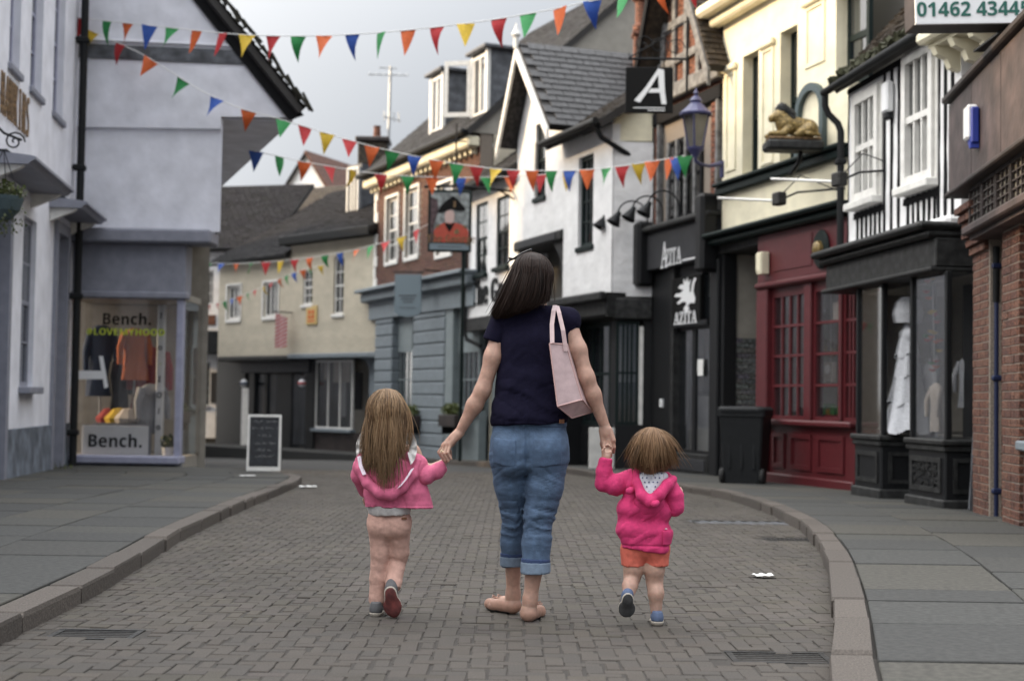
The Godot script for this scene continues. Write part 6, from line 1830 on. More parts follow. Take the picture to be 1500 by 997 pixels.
func gilded_lion(f: Fac):
	# reclining lion on its plinth, looking down the street to the left
	var q := f.p(1162, 222, 0.45)
	var t := thing("lion_statue", "gilded reclining lion with a dark mane on a bracketed plinth", "statue", f.w(q.x, q.y, 0.45) , Basis(Vector3.UP, 0.05))
	bx(t, "plinth", "black_worn", -0.36, 0.36, 0.0, 0.13, -0.17, 0.17, 0.03)
	bx(t, "base", "gold_paint", -0.33, 0.33, 0.132, 0.17, -0.14, 0.14, 0.015)
	var y := 0.17
	var bones := [
		[Vector3(0.2, y + 0.13, 0), Vector3(-0.1, y + 0.17, 0), 0.11, 0.12, 1.0],       # trunk
		[Vector3(-0.1, y + 0.18, 0), Vector3(-0.16, y + 0.27, 0), 0.12, 0.1, 1.0],      # neck
		[Vector3(-0.18, y + 0.29, 0.0), Vector3(-0.26, y + 0.25, 0.0), 0.075, 0.05, 1.0],   # head, muzzle
		[Vector3(-0.28, y + 0.235, 0), Vector3(-0.285, y + 0.22, 0), 0.038, 0.03, 1.0],
		[Vector3(0.2, y + 0.1, 0.08), Vector3(0.06, y + 0.05, 0.12), 0.1, 0.05, 1.0],   # haunches
		[Vector3(0.2, y + 0.1, -0.08), Vector3(0.06, y + 0.05, -0.12), 0.1, 0.05, 1.0],
		[Vector3(0.06, y + 0.035, 0.12), Vector3(0.0, y + 0.025, 0.12), 0.04, 0.03, 1.0],
		[Vector3(-0.08, y + 0.1, 0.08), Vector3(-0.14, y + 0.045, 0.1), 0.06, 0.045, 1.0],   # forelegs
		[Vector3(-0.14, y + 0.04, 0.1), Vector3(-0.31, y + 0.032, 0.1), 0.042, 0.034, 1.0],
		[Vector3(-0.08, y + 0.1, -0.08), Vector3(-0.14, y + 0.045, -0.1), 0.06, 0.045, 1.0],
		[Vector3(-0.14, y + 0.04, -0.1), Vector3(-0.31, y + 0.032, -0.1), 0.042, 0.034, 1.0],
		[Vector3(0.28, y + 0.08, 0.02), Vector3(0.3, y + 0.03, 0.1), 0.03, 0.02, 1.0],   # tail
		[Vector3(0.3, y + 0.03, 0.1), Vector3(0.15, y + 0.03, 0.17), 0.02, 0.03, 1.0]]
	part(t, "body", sdf_mesh(bones, 0.012, 0.02), M["brass_leaf"])
	var mane := [[Vector3(-0.14, y + 0.36, 0), Vector3(-0.05, y + 0.3, 0), 0.075, 0.07, 1.3], [Vector3(-0.05, y + 0.3, 0), Vector3(-0.02, y + 0.2, 0), 0.07, 0.08, 1.3], [Vector3(-0.18, y + 0.36, 0), Vector3(-0.14, y + 0.37, 0), 0.05, 0.06, 1.2]]
	part(t, "mane", sdf_mesh(mane, 0.014, 0.02, 0.014, 40.0), M["black_worn"])
	tube(t, "bracket", "black_iron", [Vector3(0.1, 0.0, 0), Vector3(0.1, -0.12, -0.1), Vector3(0.1, -0.2, -0.5)], 0.03, 6)

func wavy_stud(u0: float, u1: float, v0: float, v1: float, d0: float, d1: float, seed_: int) -> ArrayMesh:
	var q := RandomNumberGenerator.new()
	q.seed = seed_
	var pts := []
	var n := maxi(2, int((v1 - v0) / 0.22))
	for i in n + 1: pts.append(Vector2(u0 + q.randf_range(-0.012, 0.012), lerpf(v0, v1, float(i) / n)))
	for i in n + 1: pts.append(Vector2(u1 + q.randf_range(-0.012, 0.012), lerpf(v1, v0, float(i) / n)))
	var st := S()
	aply(st, PackedVector2Array(pts), d0, d1)
	return done(st)

func house_black_white():
	var f := Fac.new(self, Vector2(4.0, 16.9), Vector2(4.38, 13.9), gy(15.5) + KERB)
	var b := building(f, "black_white_house", "black and white timber-framed house with white sash windows over a black shopfront")
	var L := 3.06
	var ve := f.p(1310, 92).y
	var v0 := f.p(1310, 345).y
	var w1 := f.rect(1252, 134, 1289, 292, 0.03); var w2 := f.rect(1325, 72, 1370, 268, 0.03)
	wall(b, "wall", "plaster_white", 0, L, v0, ve, [w1, w2], -0.3, 0.0)
	for r in [w1, w2]: window(b, r, 3, 2, "white_paint", {"sash": true, "d": 0.07, "fw": 0.1, "th": 0.14, "bar": 0.035, "sill": 0.08, "curtain": "net_curtain", "surround": 0.05, "sd": 0.03})
	# studs
	var k := 0
	for px in [1243, 1297, 1307.5, 1318, 1376, 1386.5, 1397]:
		var u := f.p(px, 200).x
		if u > L: continue
		part(b, "stud", wavy_stud(maxf(u - 0.026, 0.0), minf(u + 0.026, L), v0 + 0.02, ve - 0.02, 0.0, 0.014, 60 + k), M["timber_black"])
		k += 1
	for w in [w1, w2]:
		var n := 6
		for i in n:
			var u: float = lerpf(w[0] - 0.02, w[1] + 0.02, (i + 0.5) / n)
			part(b, "short_stud", wavy_stud(u - 0.024, u + 0.024, v0 + 0.03, w[2] - 0.1, 0.0, 0.014, 90 + k), M["timber_black"])
			k += 1
		part(b, "rail", wavy_stud(w[0] - 0.05, w[1] + 0.05, w[2] - 0.18, w[2] - 0.11, 0.0, 0.02, 99 + k), M["timber_black"])
	bx(b, "wall_plate", "timber_black", 0, L, ve - 0.07, ve, 0.0, 0.03, 0.012)
	bx(b, "render_drip", "plaster_white", -0.02, L, v0 - 0.1, v0 + 0.02, -0.1, 0.14, 0.04)
	# mossy roof edge and gutter
	roof(b, "tile_brown", Vector3(-0.12, ve + 0.05, 0.2), Vector3(L + 0.1, ve + 0.05, 0.2), Vector3(L + 0.1, ve + 2.6, -2.2), Vector3(-0.12, ve + 2.6, -2.2), 0.11, 0.17, 0.022, 71)
	b.get_child(b.get_child_count() - 1).add_child(moss_on(Vector3(-0.1, ve + 0.1, 0.18), Vector3(L, ve + 0.1, 0.18), 320), true)
	tube(b, "gutter", "gutter", [Vector3(-0.16, ve - 0.02, 0.26), Vector3(L + 0.1, ve - 0.0, 0.26)], 0.05, 8)
	bx(b, "building_core", "interior", 0.0, L, -0.3, ve, -5, -1.5)
	bx(b, "upper_core", "interior", 0.0, L, v0, ve, -1.5, -0.7)
	bx(b, "end_wall", "plaster_white", -0.01, 0.0, v0, ve, -5, -0.31)
	# shopfront: cornice, fascia, two glazed boxes with the door recess between
	var fv := [f.p(1310, 410, 0.25).y, f.p(1310, 350, 0.25).y]
	bx(b, "shop_cornice", "black_worn", -0.12, L + 0.02, fv[1] - 0.02, fv[1] + 0.06, -0.2, 0.44, 0.03)
	bx(b, "shop_cornice", "black_worn", -0.08, L, fv[1] - 0.1, fv[1] - 0.022, -0.2, 0.36, 0.03)
	bx(b, "shop_fascia", "black_worn", -0.05, L, fv[0] + 0.05, fv[1] - 0.102, -0.2, 0.26, 0.01)
	bx(b, "fascia_mould", "black_worn", -0.05, L, fv[0], fv[0] + 0.048, -0.2, 0.32, 0.015)
	var t0: float = fv[0] - 0.002
	# box 1 and box 2 street faces (u ranges from the pixels of their plinths)
	var d := 0.2
	var bxs := [[f.p(1252, 700, d).x, f.p(1291, 700, d).x, 0.62], [f.p(1331, 700, d).x, f.p(1385, 700, d).x, 0.62]]
	for i in 2:
		var a: float = bxs[i][0]; var e: float = bxs[i][1]
		var vs: float = bxs[i][2]
		var dep := 0.62
		bx(b, "plinth", "black_paint", a, e, -0.3, vs, d - dep, d, 0.015)
		bx(b, "plinth_foot", "black_worn", a - 0.03, e + 0.03, -0.3, 0.1, d - dep, d + 0.035, 0.015)
		bx(b, "plinth_cap", "black_worn", a - 0.04, e + 0.04, vs, vs + 0.06, d - dep, d + 0.045, 0.015)
		bx(b, "plinth_step", "black_worn", a - 0.02, e + 0.02, vs - 0.06, vs - 0.002, d - dep, d + 0.025, 0.012)
		# raised street panels, carved on the second
		var st := S()
		awall(st, a + 0.08, e - 0.08, 0.16, vs - 0.12, [[a + 0.13, e - 0.13, 0.21, vs - 0.17]], d + 0.001, d + 0.018)
		part(b, "plinth_panel", done(st), M["black_worn"])
		st = S()
		awall(st, -d + 0.08, dep - d - 0.08, 0.16, vs - 0.12, [[-d + 0.12, dep - d - 0.12, 0.2, vs - 0.16]], e + 0.001, e + 0.016)
		part(b, "plinth_panel", done(st), M["black_worn"], Transform3D(Basis(Vector3(0, 0, -1), Vector3(0, 1, 0), Vector3(1, 0, 0)), Vector3(0, 0, 0)))
		if i == 1:
			var cv := S()
			var q := RandomNumberGenerator.new(); q.seed = 4
			for k2 in 60:
				var p := Vector3(lerpf(a + 0.15, e - 0.15, q.randf()), lerpf(0.23, vs - 0.19, q.randf()), d)
				abox(cv, -0.025, 0.025, -0.008, 0.008, 0, 0.014, Transform3D(Basis(Vector3.BACK, q.randf() * PI), p))
			stuff(part(b, "carved_ornament", done(cv), M["black_worn"]))
		# glazing above
		var post := 0.05
		bx(b, "corner_post", "black_paint", a, a + post, vs + 0.062, t0, d - 0.07, d - 0.01, 0.008)
		bx(b, "corner_post", "black_paint", e - post, e, vs + 0.062, t0, d - 0.07, d - 0.01, 0.008)
		bx(b, "inner_post", "black_paint", e - post, e, vs + 0.062, t0, d - dep, d - dep + 0.05)
		bx(b, "shop_pane", "shop_glass", a + post, e - post, vs + 0.064, t0 - 0.002, d - 0.045, d - 0.037)
		bx(b, "side_pane", "shop_glass", e - 0.03, e - 0.022, vs + 0.064, t0 - 0.002, d - dep + 0.05, d - 0.07)
		bx(b, "window_floor", "interior_mid", a, e - 0.05, vs - 0.02, vs + 0.06, -1.45, d - dep)
	bx(b, "step", "stone_grey", bxs[0][1] + 0.04, bxs[1][0] - 0.04, -0.2, 0.12, -0.9, -0.1, 0.01)
	bx(b, "shop_door", "black_paint", bxs[0][1] + 0.05, bxs[1][0] - 0.02, 0.12, t0, -0.75, -0.7)
	bx(b, "shop_ceiling", "interior_mid", 0, L, t0, t0 + 0.1, -1.5, -0.2)
	bx(b, "shop_back", "interior_mid", bxs[0][0], L, -0.3, t0, -1.49, -1.45)
	bx(b, "end_post", "black_paint", bxs[1][1] + 0.3, bxs[1][1] + 0.36, -0.3, t0, -0.6, 0.02)
	bx(b, "end_pane", "shop_glass", bxs[1][1] + 0.02, bxs[1][1] + 0.3, 0.62, t0, -0.36, -0.35)
	bx(b, "end_riser", "black_paint", bxs[1][1] + 0.0, bxs[1][1] + 0.3, -0.3, 0.6, -0.6, -0.36)
	# a lean prop beside the pier
	# white dress on a stand
	var dz := -0.02
	var uu := f.p(1327, 500, -0.12).x
	var ds := thing("dressed_mannequin", "headless mannequin in a tiered white dress in the black shopfront window", "mannequin", f.w(f.p(1330, 600, -0.12).x, 0.62, -0.12), f.basis())
	tube(ds, "stand", "steel", [Vector3(0, 0, 0), Vector3(0, 0.6, 0)], 0.015, 6)
	var tiers := [[0.0, 0.26, 0.32], [0.3, 0.2, 0.3], [0.58, 0.15, 0.28], [0.82, 0.13, 0.2]]
	for i in tiers.size():
		var st := S()
		st.set_smooth_group(1)
		var n := 28
		for k2 in n:
			var a0 := TAU * k2 / n; var a1 := TAU * (k2 + 1) / n
			var rf := func(a, r): return r * (1 + 0.12 * sin(a * 7 + i * 2))
			var y0: float = tiers[i][0] + 0.1; var y1: float = y0 + tiers[i][2]
			var r0: float = tiers[i][1]; var r1: float = r0 * 0.72
			quad(st, Vector3(cos(a1) * rf.call(a1, r0), y0 + 0.03 * sin(a1 * 5), sin(a1) * rf.call(a1, r0)), Vector3(cos(a0) * rf.call(a0, r0), y0 + 0.03 * sin(a0 * 5), sin(a0) * rf.call(a0, r0)), Vector3(cos(a0) * r1, y1, sin(a0) * r1), Vector3(cos(a1) * r1, y1, sin(a1) * r1))
		part(ds, "dress_tier", done(st), M["dress_white"])
	part(ds, "bust", sdf_mesh([[Vector3(0, 0.98, 0), Vector3(0, 1.12, 0), 0.1, 0.12, 0.7], [Vector3(-0.1, 1.16, 0), Vector3(0.1, 1.16, 0), 0.05, 0.05, 1.0], [Vector3(0, 1.18, 0), Vector3(0, 1.26, 0), 0.045, 0.04, 1.0]], 0.014, 0.04), M["dress_white"])
	var hat := thing("white_hat", "large round white hat above the white dress in the window", "hat", f.w(f.p(1330, 600, -0.12).x, 1.9, -0.12), f.basis())
	lathe(hat, "crown", "dress_white", [Vector2(0.0, 0.0), Vector2(0.15, 0.0), Vector2(0.17, 0.1), Vector2(0.14, 0.22), Vector2(0.08, 0.28), Vector2(0, 0.29)], Vector3.ZERO, 18)
	lathe(hat, "stand", "steel", [Vector2(0.02, -0.02), Vector2(0.02, 0.0)], Vector3.ZERO, 8)
	tube(hat, "hat_wire", "steel", [Vector3(0, 0.28, 0), Vector3(0, t0 - 1.9, 0)], 0.004, 4)
	var drs := [[1372, 0.62, -0.1, "cloth_pale", 0.2, 0.5, "pinkish lace top on a stand in the carved window box"], [1362, 0.62, -0.35, "cloth_grey", 0.24, 0.6, "grey net skirt on a stand at the back of the carved window box"], [1418, 0.62, -0.75, "dress_white", 0.2, 0.55, "white blouse near the brick pier in the shop window"]]
	for i in 3:
		var t := thing("displayed_dress", drs[i][6], "clothing", f.w(f.p(drs[i][0], 600, drs[i][2]).x, drs[i][1], drs[i][2]), f.basis(), "clothes in the black shopfront")
		tube(t, "stand", "steel", [Vector3.ZERO, Vector3(0, 0.9, 0)], 0.012, 6)
		garment(t, drs[i][3], Vector3(0, 0.12 + 0.25 * i * 0.5, 0), drs[i][4], drs[i][5], 0.4 * i, 12 + i)
	var garl := thing("flower_garland", "garland of red, orange and yellow paper flowers hung inside the carved window box", "garland", f.w(f.p(1368, 430, -0.05).x, 1.5, -0.05), f.basis())
	var q3 := RandomNumberGenerator.new(); q3.seed = 9
	tube(garl, "string", "cord", [Vector3(0.02, -0.1, 0), Vector3(0.0, 0.4, 0), Vector3(-0.03, t0 - 1.5, 0)], 0.004, 4)
	for i in 22:
		var y := q3.randf_range(-0.15, 0.25) if i < 12 else q3.randf_range(0.3, 0.95)
		lathe(garl, "paper_flower", ["flag_red", "flag_orange", "flag_yellow", "flag_green"][q3.randi_range(0, 3)], [Vector2(0, 0), Vector2(0.025, 0.01), Vector2(0.04, 0.03), Vector2(0.0, 0.02)], Vector3(q3.randf_range(-0.13, 0.13), y, q3.randf_range(-0.05, 0.05)), 7)
	# burglar alarm on the timber wall
	var al := fthing(f, "alarm_box", "white burglar alarm box between the sash windows of the timbered house", "alarm", 1306, 165, 0.02)
	bx(al, "case", "sign_white", -0.08, 0.08, 0.0, 0.34, 0.0, 0.09, 0.02)
	bx(al, "foot", "black_iron", -0.06, 0.06, -0.08, -0.002, 0.0, 0.08, 0.02)
	# downpipe and swan neck at the corner
	var dp := thing("corner_downpipe", "black rainwater pipe with a swan neck at the corner of the timbered house", "drainpipe", f.w(-0.06, 0, 0.08), f.basis())
	tube(dp, "pipe", "gutter", [Vector3(0, fv[1] + 0.1, 0), Vector3(0, ve - 0.5, 0), Vector3(-0.02, ve - 0.4, 0.03), Vector3(-0.07, ve - 0.28, 0.13), Vector3(-0.08, ve - 0.18, 0.17), Vector3(-0.08, ve - 0.04, 0.17)], 0.042, 8)
	bx(dp, "collar", "gutter", -0.06, 0.06, ve - 0.9, ve - 0.83, -0.06, 0.06, 0.015)

func moss_on(a: Vector3, b: Vector3, n: int) -> MeshInstance3D:
	var o := MeshInstance3D.new()
	o.name = "roof_moss"
	o.mesh = moss_line(a, b, n, 33)
	o.material_override = M["moss"]
	o.set_meta("kind", "stuff")
	return o

func house_brown():
	var f := Fac.new(self, Vector2(4.33, 13.35), Vector2(3.9, 9.4), gy(12.5) + KERB)
	var b := building(f, "brown_fascia_shop", "brick-piered shop with a deep brown fascia over leaded lights")
	var L := 3.97
	var d := 0.22
	var vt := f.p(1440, 100, d).y; var vb := f.p(1440, 246, d).y
	bx(b, "fascia", "brown_paint", -0.02, L, vb, vt, -0.2, d, 0.015)
	bx(b, "fascia_edge", "brown_dark", -0.05, L, vt + 0.002, vt + 0.07, -0.2, d + 0.06, 0.015)
	bx(b, "fascia_edge", "brown_dark", -0.05, L, vb - 0.05, vb - 0.002, -0.2, d + 0.04, 0.012)
	for u in [1.0, 2.1]: bx(b, "fascia_joint", "brown_dark", u, u + 0.01, vb, vt, d, d + 0.003)
	# leaded lights under it
	var v0 := f.p(1440, 322, 0.15).y
	var u0 := f.p(1421, 300, 0.15).x
	var n := 5
	for i in n:
		var a := u0 + i * 0.52
		window(b, [a, a + 0.5, v0, vb - 0.052], 3, 4, "brown_dark", {"name": "leaded_light", "d": 0.16, "fw": 0.03, "bar": 0.012, "glass": "leaded"})
	bx(b, "transom", "brown_paint", u0 - 0.03, L, v0 - 0.08, v0 - 0.002, -0.2, 0.22, 0.015)
	bx(b, "soffit", "brown_paint", u0, L, v0 - 0.12, v0 - 0.082, -1.0, 0.15)
	bx(b, "building_core", "interior", 0.6, L, -0.3, vt, -5, -0.9)
	bx(b, "north_wall", "brick_b", 0.3, 0.62, -0.3, vt, -5, -0.3)
	bx(b, "upper_wall", "brown_paint", 0.0, L, vt + 0.07, vt + 0.4, -3.0, -0.5)
	# brick piers, brick by brick: [u0, u1, d front, top]
	var q := RandomNumberGenerator.new()
	q.seed = 19
	var p1 := [f.p(1426, 650, 0.0).x, f.p(1450, 650, 0.0).x]
	var piers := [[p1[0] - 0.02, p1[1], 0.0, v0 + 0.25], [f.p(1468, 650, 0.02).x, f.p(1489, 650, 0.02).x + 0.1, 0.02, v0 - 0.12]]
	var mesh_f := box_mesh(0.215, 0.062, 0.1, 0.004)
	for i in 2:
		var p: Array = piers[i]
		bx(b, "pier_core", "mortar", p[0] + 0.006, p[1] - 0.006, -0.3, p[3], -0.42, p[2] - 0.006)
		var row := 0
		var v := -0.1
		while v < p[3] - 0.05:
			var corb := clampf((v - (p[3] - 0.62)) / 0.62, 0, 1) if i == 0 else 0.0
			var out := floorf(corb * 6) * 0.035
			var w: float = p[1] - p[0]
			# street face: stretcher or two headers; flank face likewise
			var cuts := [0.0, 0.215, 0.325, 0.54, 0.65] if row % 2 == 0 else [0.0, 0.105, 0.32, 0.43, 0.645]
			for k in cuts.size() - 1:
				var a: float = cuts[k]; var e: float = minf(cuts[k + 1], w)
				if e - a < 0.04: continue
				bx(b, "brick", "brick_" + ["a", "b", "c"][q.randi_range(0, 2)], p[0] + a + 0.005, p[0] + e - 0.005, v + 0.005, v + 0.07, p[2] - 0.1, p[2] + q.randf_range(-0.002, 0.003) + out, 0.004)
			# flank that faces the camera
			var fc := [0.1, 0.21, 0.42] if row % 2 == 0 else [0.1, 0.31, 0.42]
			for k in fc.size() - 1:
				bx(b, "brick", "brick_" + ["a", "b", "c"][q.randi_range(0, 2)], p[1] - 0.1, p[1] + q.randf_range(-0.002, 0.003), v + 0.005, v + 0.07, p[2] - fc[k + 1] + 0.005, p[2] - fc[k] - 0.005, 0.004)
			v += 0.075; row += 1
	# recess behind the pipe, low wall with coping beyond
	bx(b, "recess_wall", "brick_b", piers[0][1] + 0.1, piers[1][0] - 0.02, -0.3, v0, -0.42, -0.36)
	var lw := f.p(1490, 700, 0.05).x
	var lv := 0.62
	stuff(part(b, "low_brick_wall", brick_sheet(lw + 0.02, L, -0.1, lv, [], -0.1, 0.0, 0.225, 0.075, 83), M["brick_vc"]))
	bx(b, "low_wall_core", "mortar", lw + 0.02, L, -0.3, lv, -0.3, -0.02)
	bx(b, "coping", "stone_grey", lw - 0.02, L, lv + 0.002, lv + 0.08, -0.3, 0.06, 0.012)
	bx(b, "door_panel", "brick_c", lw + 0.05, L, lv + 0.08, v0 - 0.12, -0.6, -0.5)
	# pipe
	var pp := onground(1459, 756, KERB)
	var pipe := thing("blue_pipe", "dark blue downpipe standing between the two brick piers", "drainpipe", pp)
	tube(pipe, "pipe", "navy_paint", [Vector3(0, -0.02, 0), Vector3(0, 1.2, 0), Vector3(0, 2.36, 0)], 0.033, 10)
	for v in [0.2, 1.2, 2.2]: bx(pipe, "collar", "navy_paint", -0.045, 0.045, v, v + 0.05, -0.05, 0.045, 0.012)
	tube(pipe, "upper_pipe", "gutter", [Vector3(0, 1.9, 0.0), Vector3(0, 2.4, 0)], 0.04, 8)
	var lp := thing("lean_pole", "grey board leaning between the carved plinth and the brick pier", "board", onground(1423, 747, KERB))
	part(lp, "board", box_mesh(0.05, 1.0, 0.03, 0.005), M["lead"], Transform3D(Basis(Vector3.BACK, -0.06), Vector3(0.03, 0.5, 0)))
	part(lp, "cap", box_mesh(0.056, 0.03, 0.036, 0.004), M["iron_cast"], Transform3D(Basis(Vector3.BACK, -0.06), Vector3(0.06, 1.0, 0)))
	# alarm on the fascia
	var al := fthing(f, "alarm_box", "white and blue burglar alarm box on the deep brown fascia", "alarm", 1432, 215, d + 0.005)
	bx(al, "case", "sign_white", -0.1, 0.06, 0.06, 0.36, 0.0, 0.1, 0.02)
	bx(al, "lens", "alarm_blue", 0.061, 0.1, 0.02, 0.33, 0.001, 0.07, 0.012)
	ply(al, "foot", "alarm_blue", [Vector2(-0.075, 0.08), Vector2(0.075, 0.08), Vector2(0.075, -0.02), Vector2(0.02, -0.02)], 0.0, 0.07)
	# cream bracketed oriel above
	var g := Fac.new(self, Vector2(X(1380, 14.0), 14.0), Vector2(X(1440, 13.2), 13.2), gy(13.5) + KERB)
	var o := building(g, "cream_oriel", "underside of a cream oriel with scrolled brackets above the brown fascia")
	var ov := g.p(1410, 52).y
	bx(o, "oriel_wall", "plaster_cream", 0.1, 1.5, ov + 0.12, ov + 1.6, -1.2, 0.1)
	bx(o, "oriel_sill", "plaster_cream", -0.06, 1.6, ov, ov + 0.118, -1.2, 0.26, 0.03)
	bx(o, "oriel_soffit", "plaster_cream", 0.0, 1.5, ov - 0.04, ov - 0.003, -1.2, 0.15)
	for s in [0.06, 0.42, 0.78]:
		var st := S()
		aply(st, PackedVector2Array([Vector2(0.16, ov - 0.042), Vector2(0.12, ov - 0.12), Vector2(0.02, ov - 0.16), Vector2(-0.02, ov - 0.25), Vector2(-0.14, ov - 0.28), Vector2(-0.4, ov - 0.32), Vector2(-0.4, ov - 0.042)]), s, s + 0.09, Transform3D(Basis(Vector3(0, 0, 1), Vector3(0, 1, 0), Vector3(-1, 0, 0)), Vector3(2 * s + 0.09, 0, 0)))
		part(o, "scroll_bracket", done(st), M["plaster_cream"])
	for i in 4: bx(o, "flute", "plaster_cream", 0.15 + i * 0.2, 0.22 + i * 0.2, ov + 0.13, ov + 1.6, 0.1, 0.13, 0.01)
	# telephone-number sign
	var c := at(1425, 32, 11.4)
	var sg := thing("number_sign", "white sign box with a green telephone number above the brown fascia", "sign", c, Basis(Vector3.UP, 0.0) * Basis(Vector3.BACK, 0.03))
	bx(sg, "face", "sign_white", -0.46, 0.62, 0.0, 0.5, -0.02, 0.0, 0.004)
	bx(sg, "box", "brown_dark", -0.46, 0.62, -0.012, 0.5, -0.32, -0.022, 0.01)
	bx(sg, "trim", "sign_white", -0.46, 0.62, -0.012, 0.0, -0.03, 0.004)
	lettering(sg, "number", "01462 434454", "sign_green", 0.118, Vector3(0.055, 0.105, 0.004), "Droid Sans", 700, 0.004)
	bx(sg, "bracket", "black_iron", 0.3, 0.62, -0.03, -0.014, -0.9, -0.1)

# ---------------------------------------------------------------- street things
func street_things():
	chalkboard()
	wheelie_bin()
	weeds()

func chalkboard():
	var p := onground(386, 689, KERB)
	var t := thing("chalkboard", "pavement chalkboard in a white frame with handwritten lines", "signboard", p, Basis(Vector3.UP, 0.12))
	var w := 0.235; var h := 0.8
	for s in [1, -1]:
		var xf := Transform3D(Basis(Vector3.RIGHT, -0.16 * s), Vector3(0, 0, 0.14 * s))
		var st := S()
		awall(st, -w, w, 0.0, h, [[-w + 0.03, w - 0.03, 0.06, h - 0.03]], -0.02, 0.012)
		var fr := part(t, "frame", done(st), M["white_paint"], xf)
		var bd := part(t, "board", box_mesh(w * 2 - 0.06, h - 0.09, 0.012), M["slate_board"], xf * Transform3D(Basis(), Vector3(0, h / 2 + 0.015, -0.006)))
		if s == 1:
			# chalk strokes: unreadable handwriting in lines
			var q := RandomNumberGenerator.new(); q.seed = 14
			var lines := [[0.70, 0.34], [0.61, 0.36], [0.50, 0.18], [0.39, 0.3], [0.3, 0.2], [0.21, 0.24]]
			var ck := S()
			for l in lines:
				var x: float = -l[1] / 2
				while x < l[1] / 2:
					var ww := q.randf_range(0.012, 0.03)
					if q.randf() < 0.82:
						var pts := []
						for k in 5: pts.append(Vector3(x + ww * k / 4.0, l[0] + (h * 0.0) + q.randf_range(-0.02, 0.026) - h / 2 - 0.015, 0.0075))
						atube(ck, pts, 0.0028, 3, false)
					x += ww + 0.004
			stuff(part(bd, "chalk_writing", done(ck), M["chalk"]))

func wheelie_bin():
	var p := onground(1092, 707, KERB)
	var t := thing("wheeled_bin", "large black wheeled rubbish bin standing on the pavement by the dark red shop", "bin", p, Basis(Vector3.UP, -0.35))
	var st := S()
	var H := 0.98
	var rings := []
	for k in [[0.0, 0.235, 0.25], [0.06, 0.24, 0.255], [0.86, 0.29, 0.335], [0.87, 0.305, 0.35], [0.93, 0.305, 0.35]]:
		var ring := []
		for c in [[-1, -1], [1, -1], [1, 1], [-1, 1]]:
			var r := 0.04
			for j in 4:
				var a := (PI if c[0] < 0 and c[1] < 0 else (-PI / 2 if c[0] > 0 and c[1] < 0 else (0.0 if c[0] > 0 else PI / 2))) + j / 3.0 * PI / 2
				ring.append(Vector3(c[0] * (k[1] - r) + cos(a) * r, k[0], c[1] * (k[2] - r) + sin(a) * r))
		rings.append(ring)
	for i in rings.size() - 1:
		for k in 16:
			var k2 := (k + 1) % 16
			quad(st, rings[i][k2], rings[i][k], rings[i + 1][k], rings[i + 1][k2])
	for k in range(1, 15): tri(st, rings[0][0], rings[0][k + 1], rings[0][k])
	part(t, "body", done(st), M["plastic_bin"])
	# lid, slightly domed
	st = S()
	var prev := []
	for k in [[0.932, 0.325, 0.375], [0.965, 0.325, 0.375], [0.995, 0.29, 0.34], [1.005, 0.0, 0.0]]:
		var ring := []
		for i in 20:
			var a := TAU * i / 20
			var cx := signf(cos(a)) * pow(absf(cos(a)), 0.3); var cz := signf(sin(a)) * pow(absf(sin(a)), 0.3)
			ring.append(Vector3(cx * k[1], k[0], cz * k[2]))
		if prev.size() > 0:
			for i in 20: quad(st, prev[(i + 1) % 20], prev[i], ring[i], ring[(i + 1) % 20])
		prev = ring
	part(t, "lid", done(st), M["plastic_bin"])
	tube(t, "handle", "plastic_bin", [Vector3(-0.27, 0.9, -0.42), Vector3(0.27, 0.9, -0.42)], 0.018, 8)
	for s in [-1, 1]:
		bx(t, "handle_bracket", "plastic_bin", s * 0.24 - 0.02, s * 0.24 + 0.02, 0.86, 0.94, -0.43, -0.32, 0.008)
		var wl := S()
		alathe(wl, [Vector2(0, -0.03), Vector2(0.085, -0.03), Vector2(0.1, -0.015), Vector2(0.1, 0.015), Vector2(0.085, 0.03), Vector2(0.04, 0.03), Vector2(0.03, 0.02), Vector2(0, 0.02)], 18, Transform3D(Basis(Vector3.BACK, -PI / 2 * s), Vector3(s * 0.26, 0.1, 0.22)))
		var w := part(t, "wheel", done(wl), M["rubber"])
	tube(t, "axle", "steel", [Vector3(-0.25, 0.1, 0.22), Vector3(0.25, 0.1, 0.22)], 0.012, 8)
	for i in 3: bx(t, "rib", "plastic_bin", -0.16 + i * 0.16 - 0.015, -0.16 + i * 0.16 + 0.015, 0.2, 0.8, 0.26, 0.3)

func weeds():
	var spots := [[1236, 706, 0.3, 60, "tuft of green weeds at the foot of the dark red shopfront"], [1056, 692, 0.16, 30, "small weeds by the black shop post behind the bin"], [78, 686, 0.3, 24, "sparse weeds along the foot of the pale rendered house"], [215, 683, 0.3, 30, "weeds growing under the grey shopfront sill"]]
	for i in spots.size():
		var s = spots[i]
		var q := RandomNumberGenerator.new(); q.seed = 50 + i
		var st := S()
		for k in s[3]:
			var x := q.randf_range(-s[2], s[2]); var z := q.randf_range(-0.06, 0.06)
			var h := q.randf_range(0.04, 0.12); var a := q.randf() * TAU
			var lean := Vector3(cos(a), 0, sin(a)) * h * 0.5
			var sd := Vector3(-sin(a), 0, cos(a)) * 0.008
			var b := Vector3(x, 0, z)
			tri(st, b - sd, b + lean * 0.5 + Vector3(0, h * 0.7, 0) + sd, b + sd)
			tri(st, b - sd, b + lean + Vector3(0, h, 0), b + lean * 0.5 + Vector3(0, h * 0.7, 0) + sd)
		var o := part(self, numbered("weeds"), done(st), M["weed"], Transform3D(Basis(), onground(s[0], s[1], KERB)))
		tag(o, s[4], "weeds")
		stuff(o)

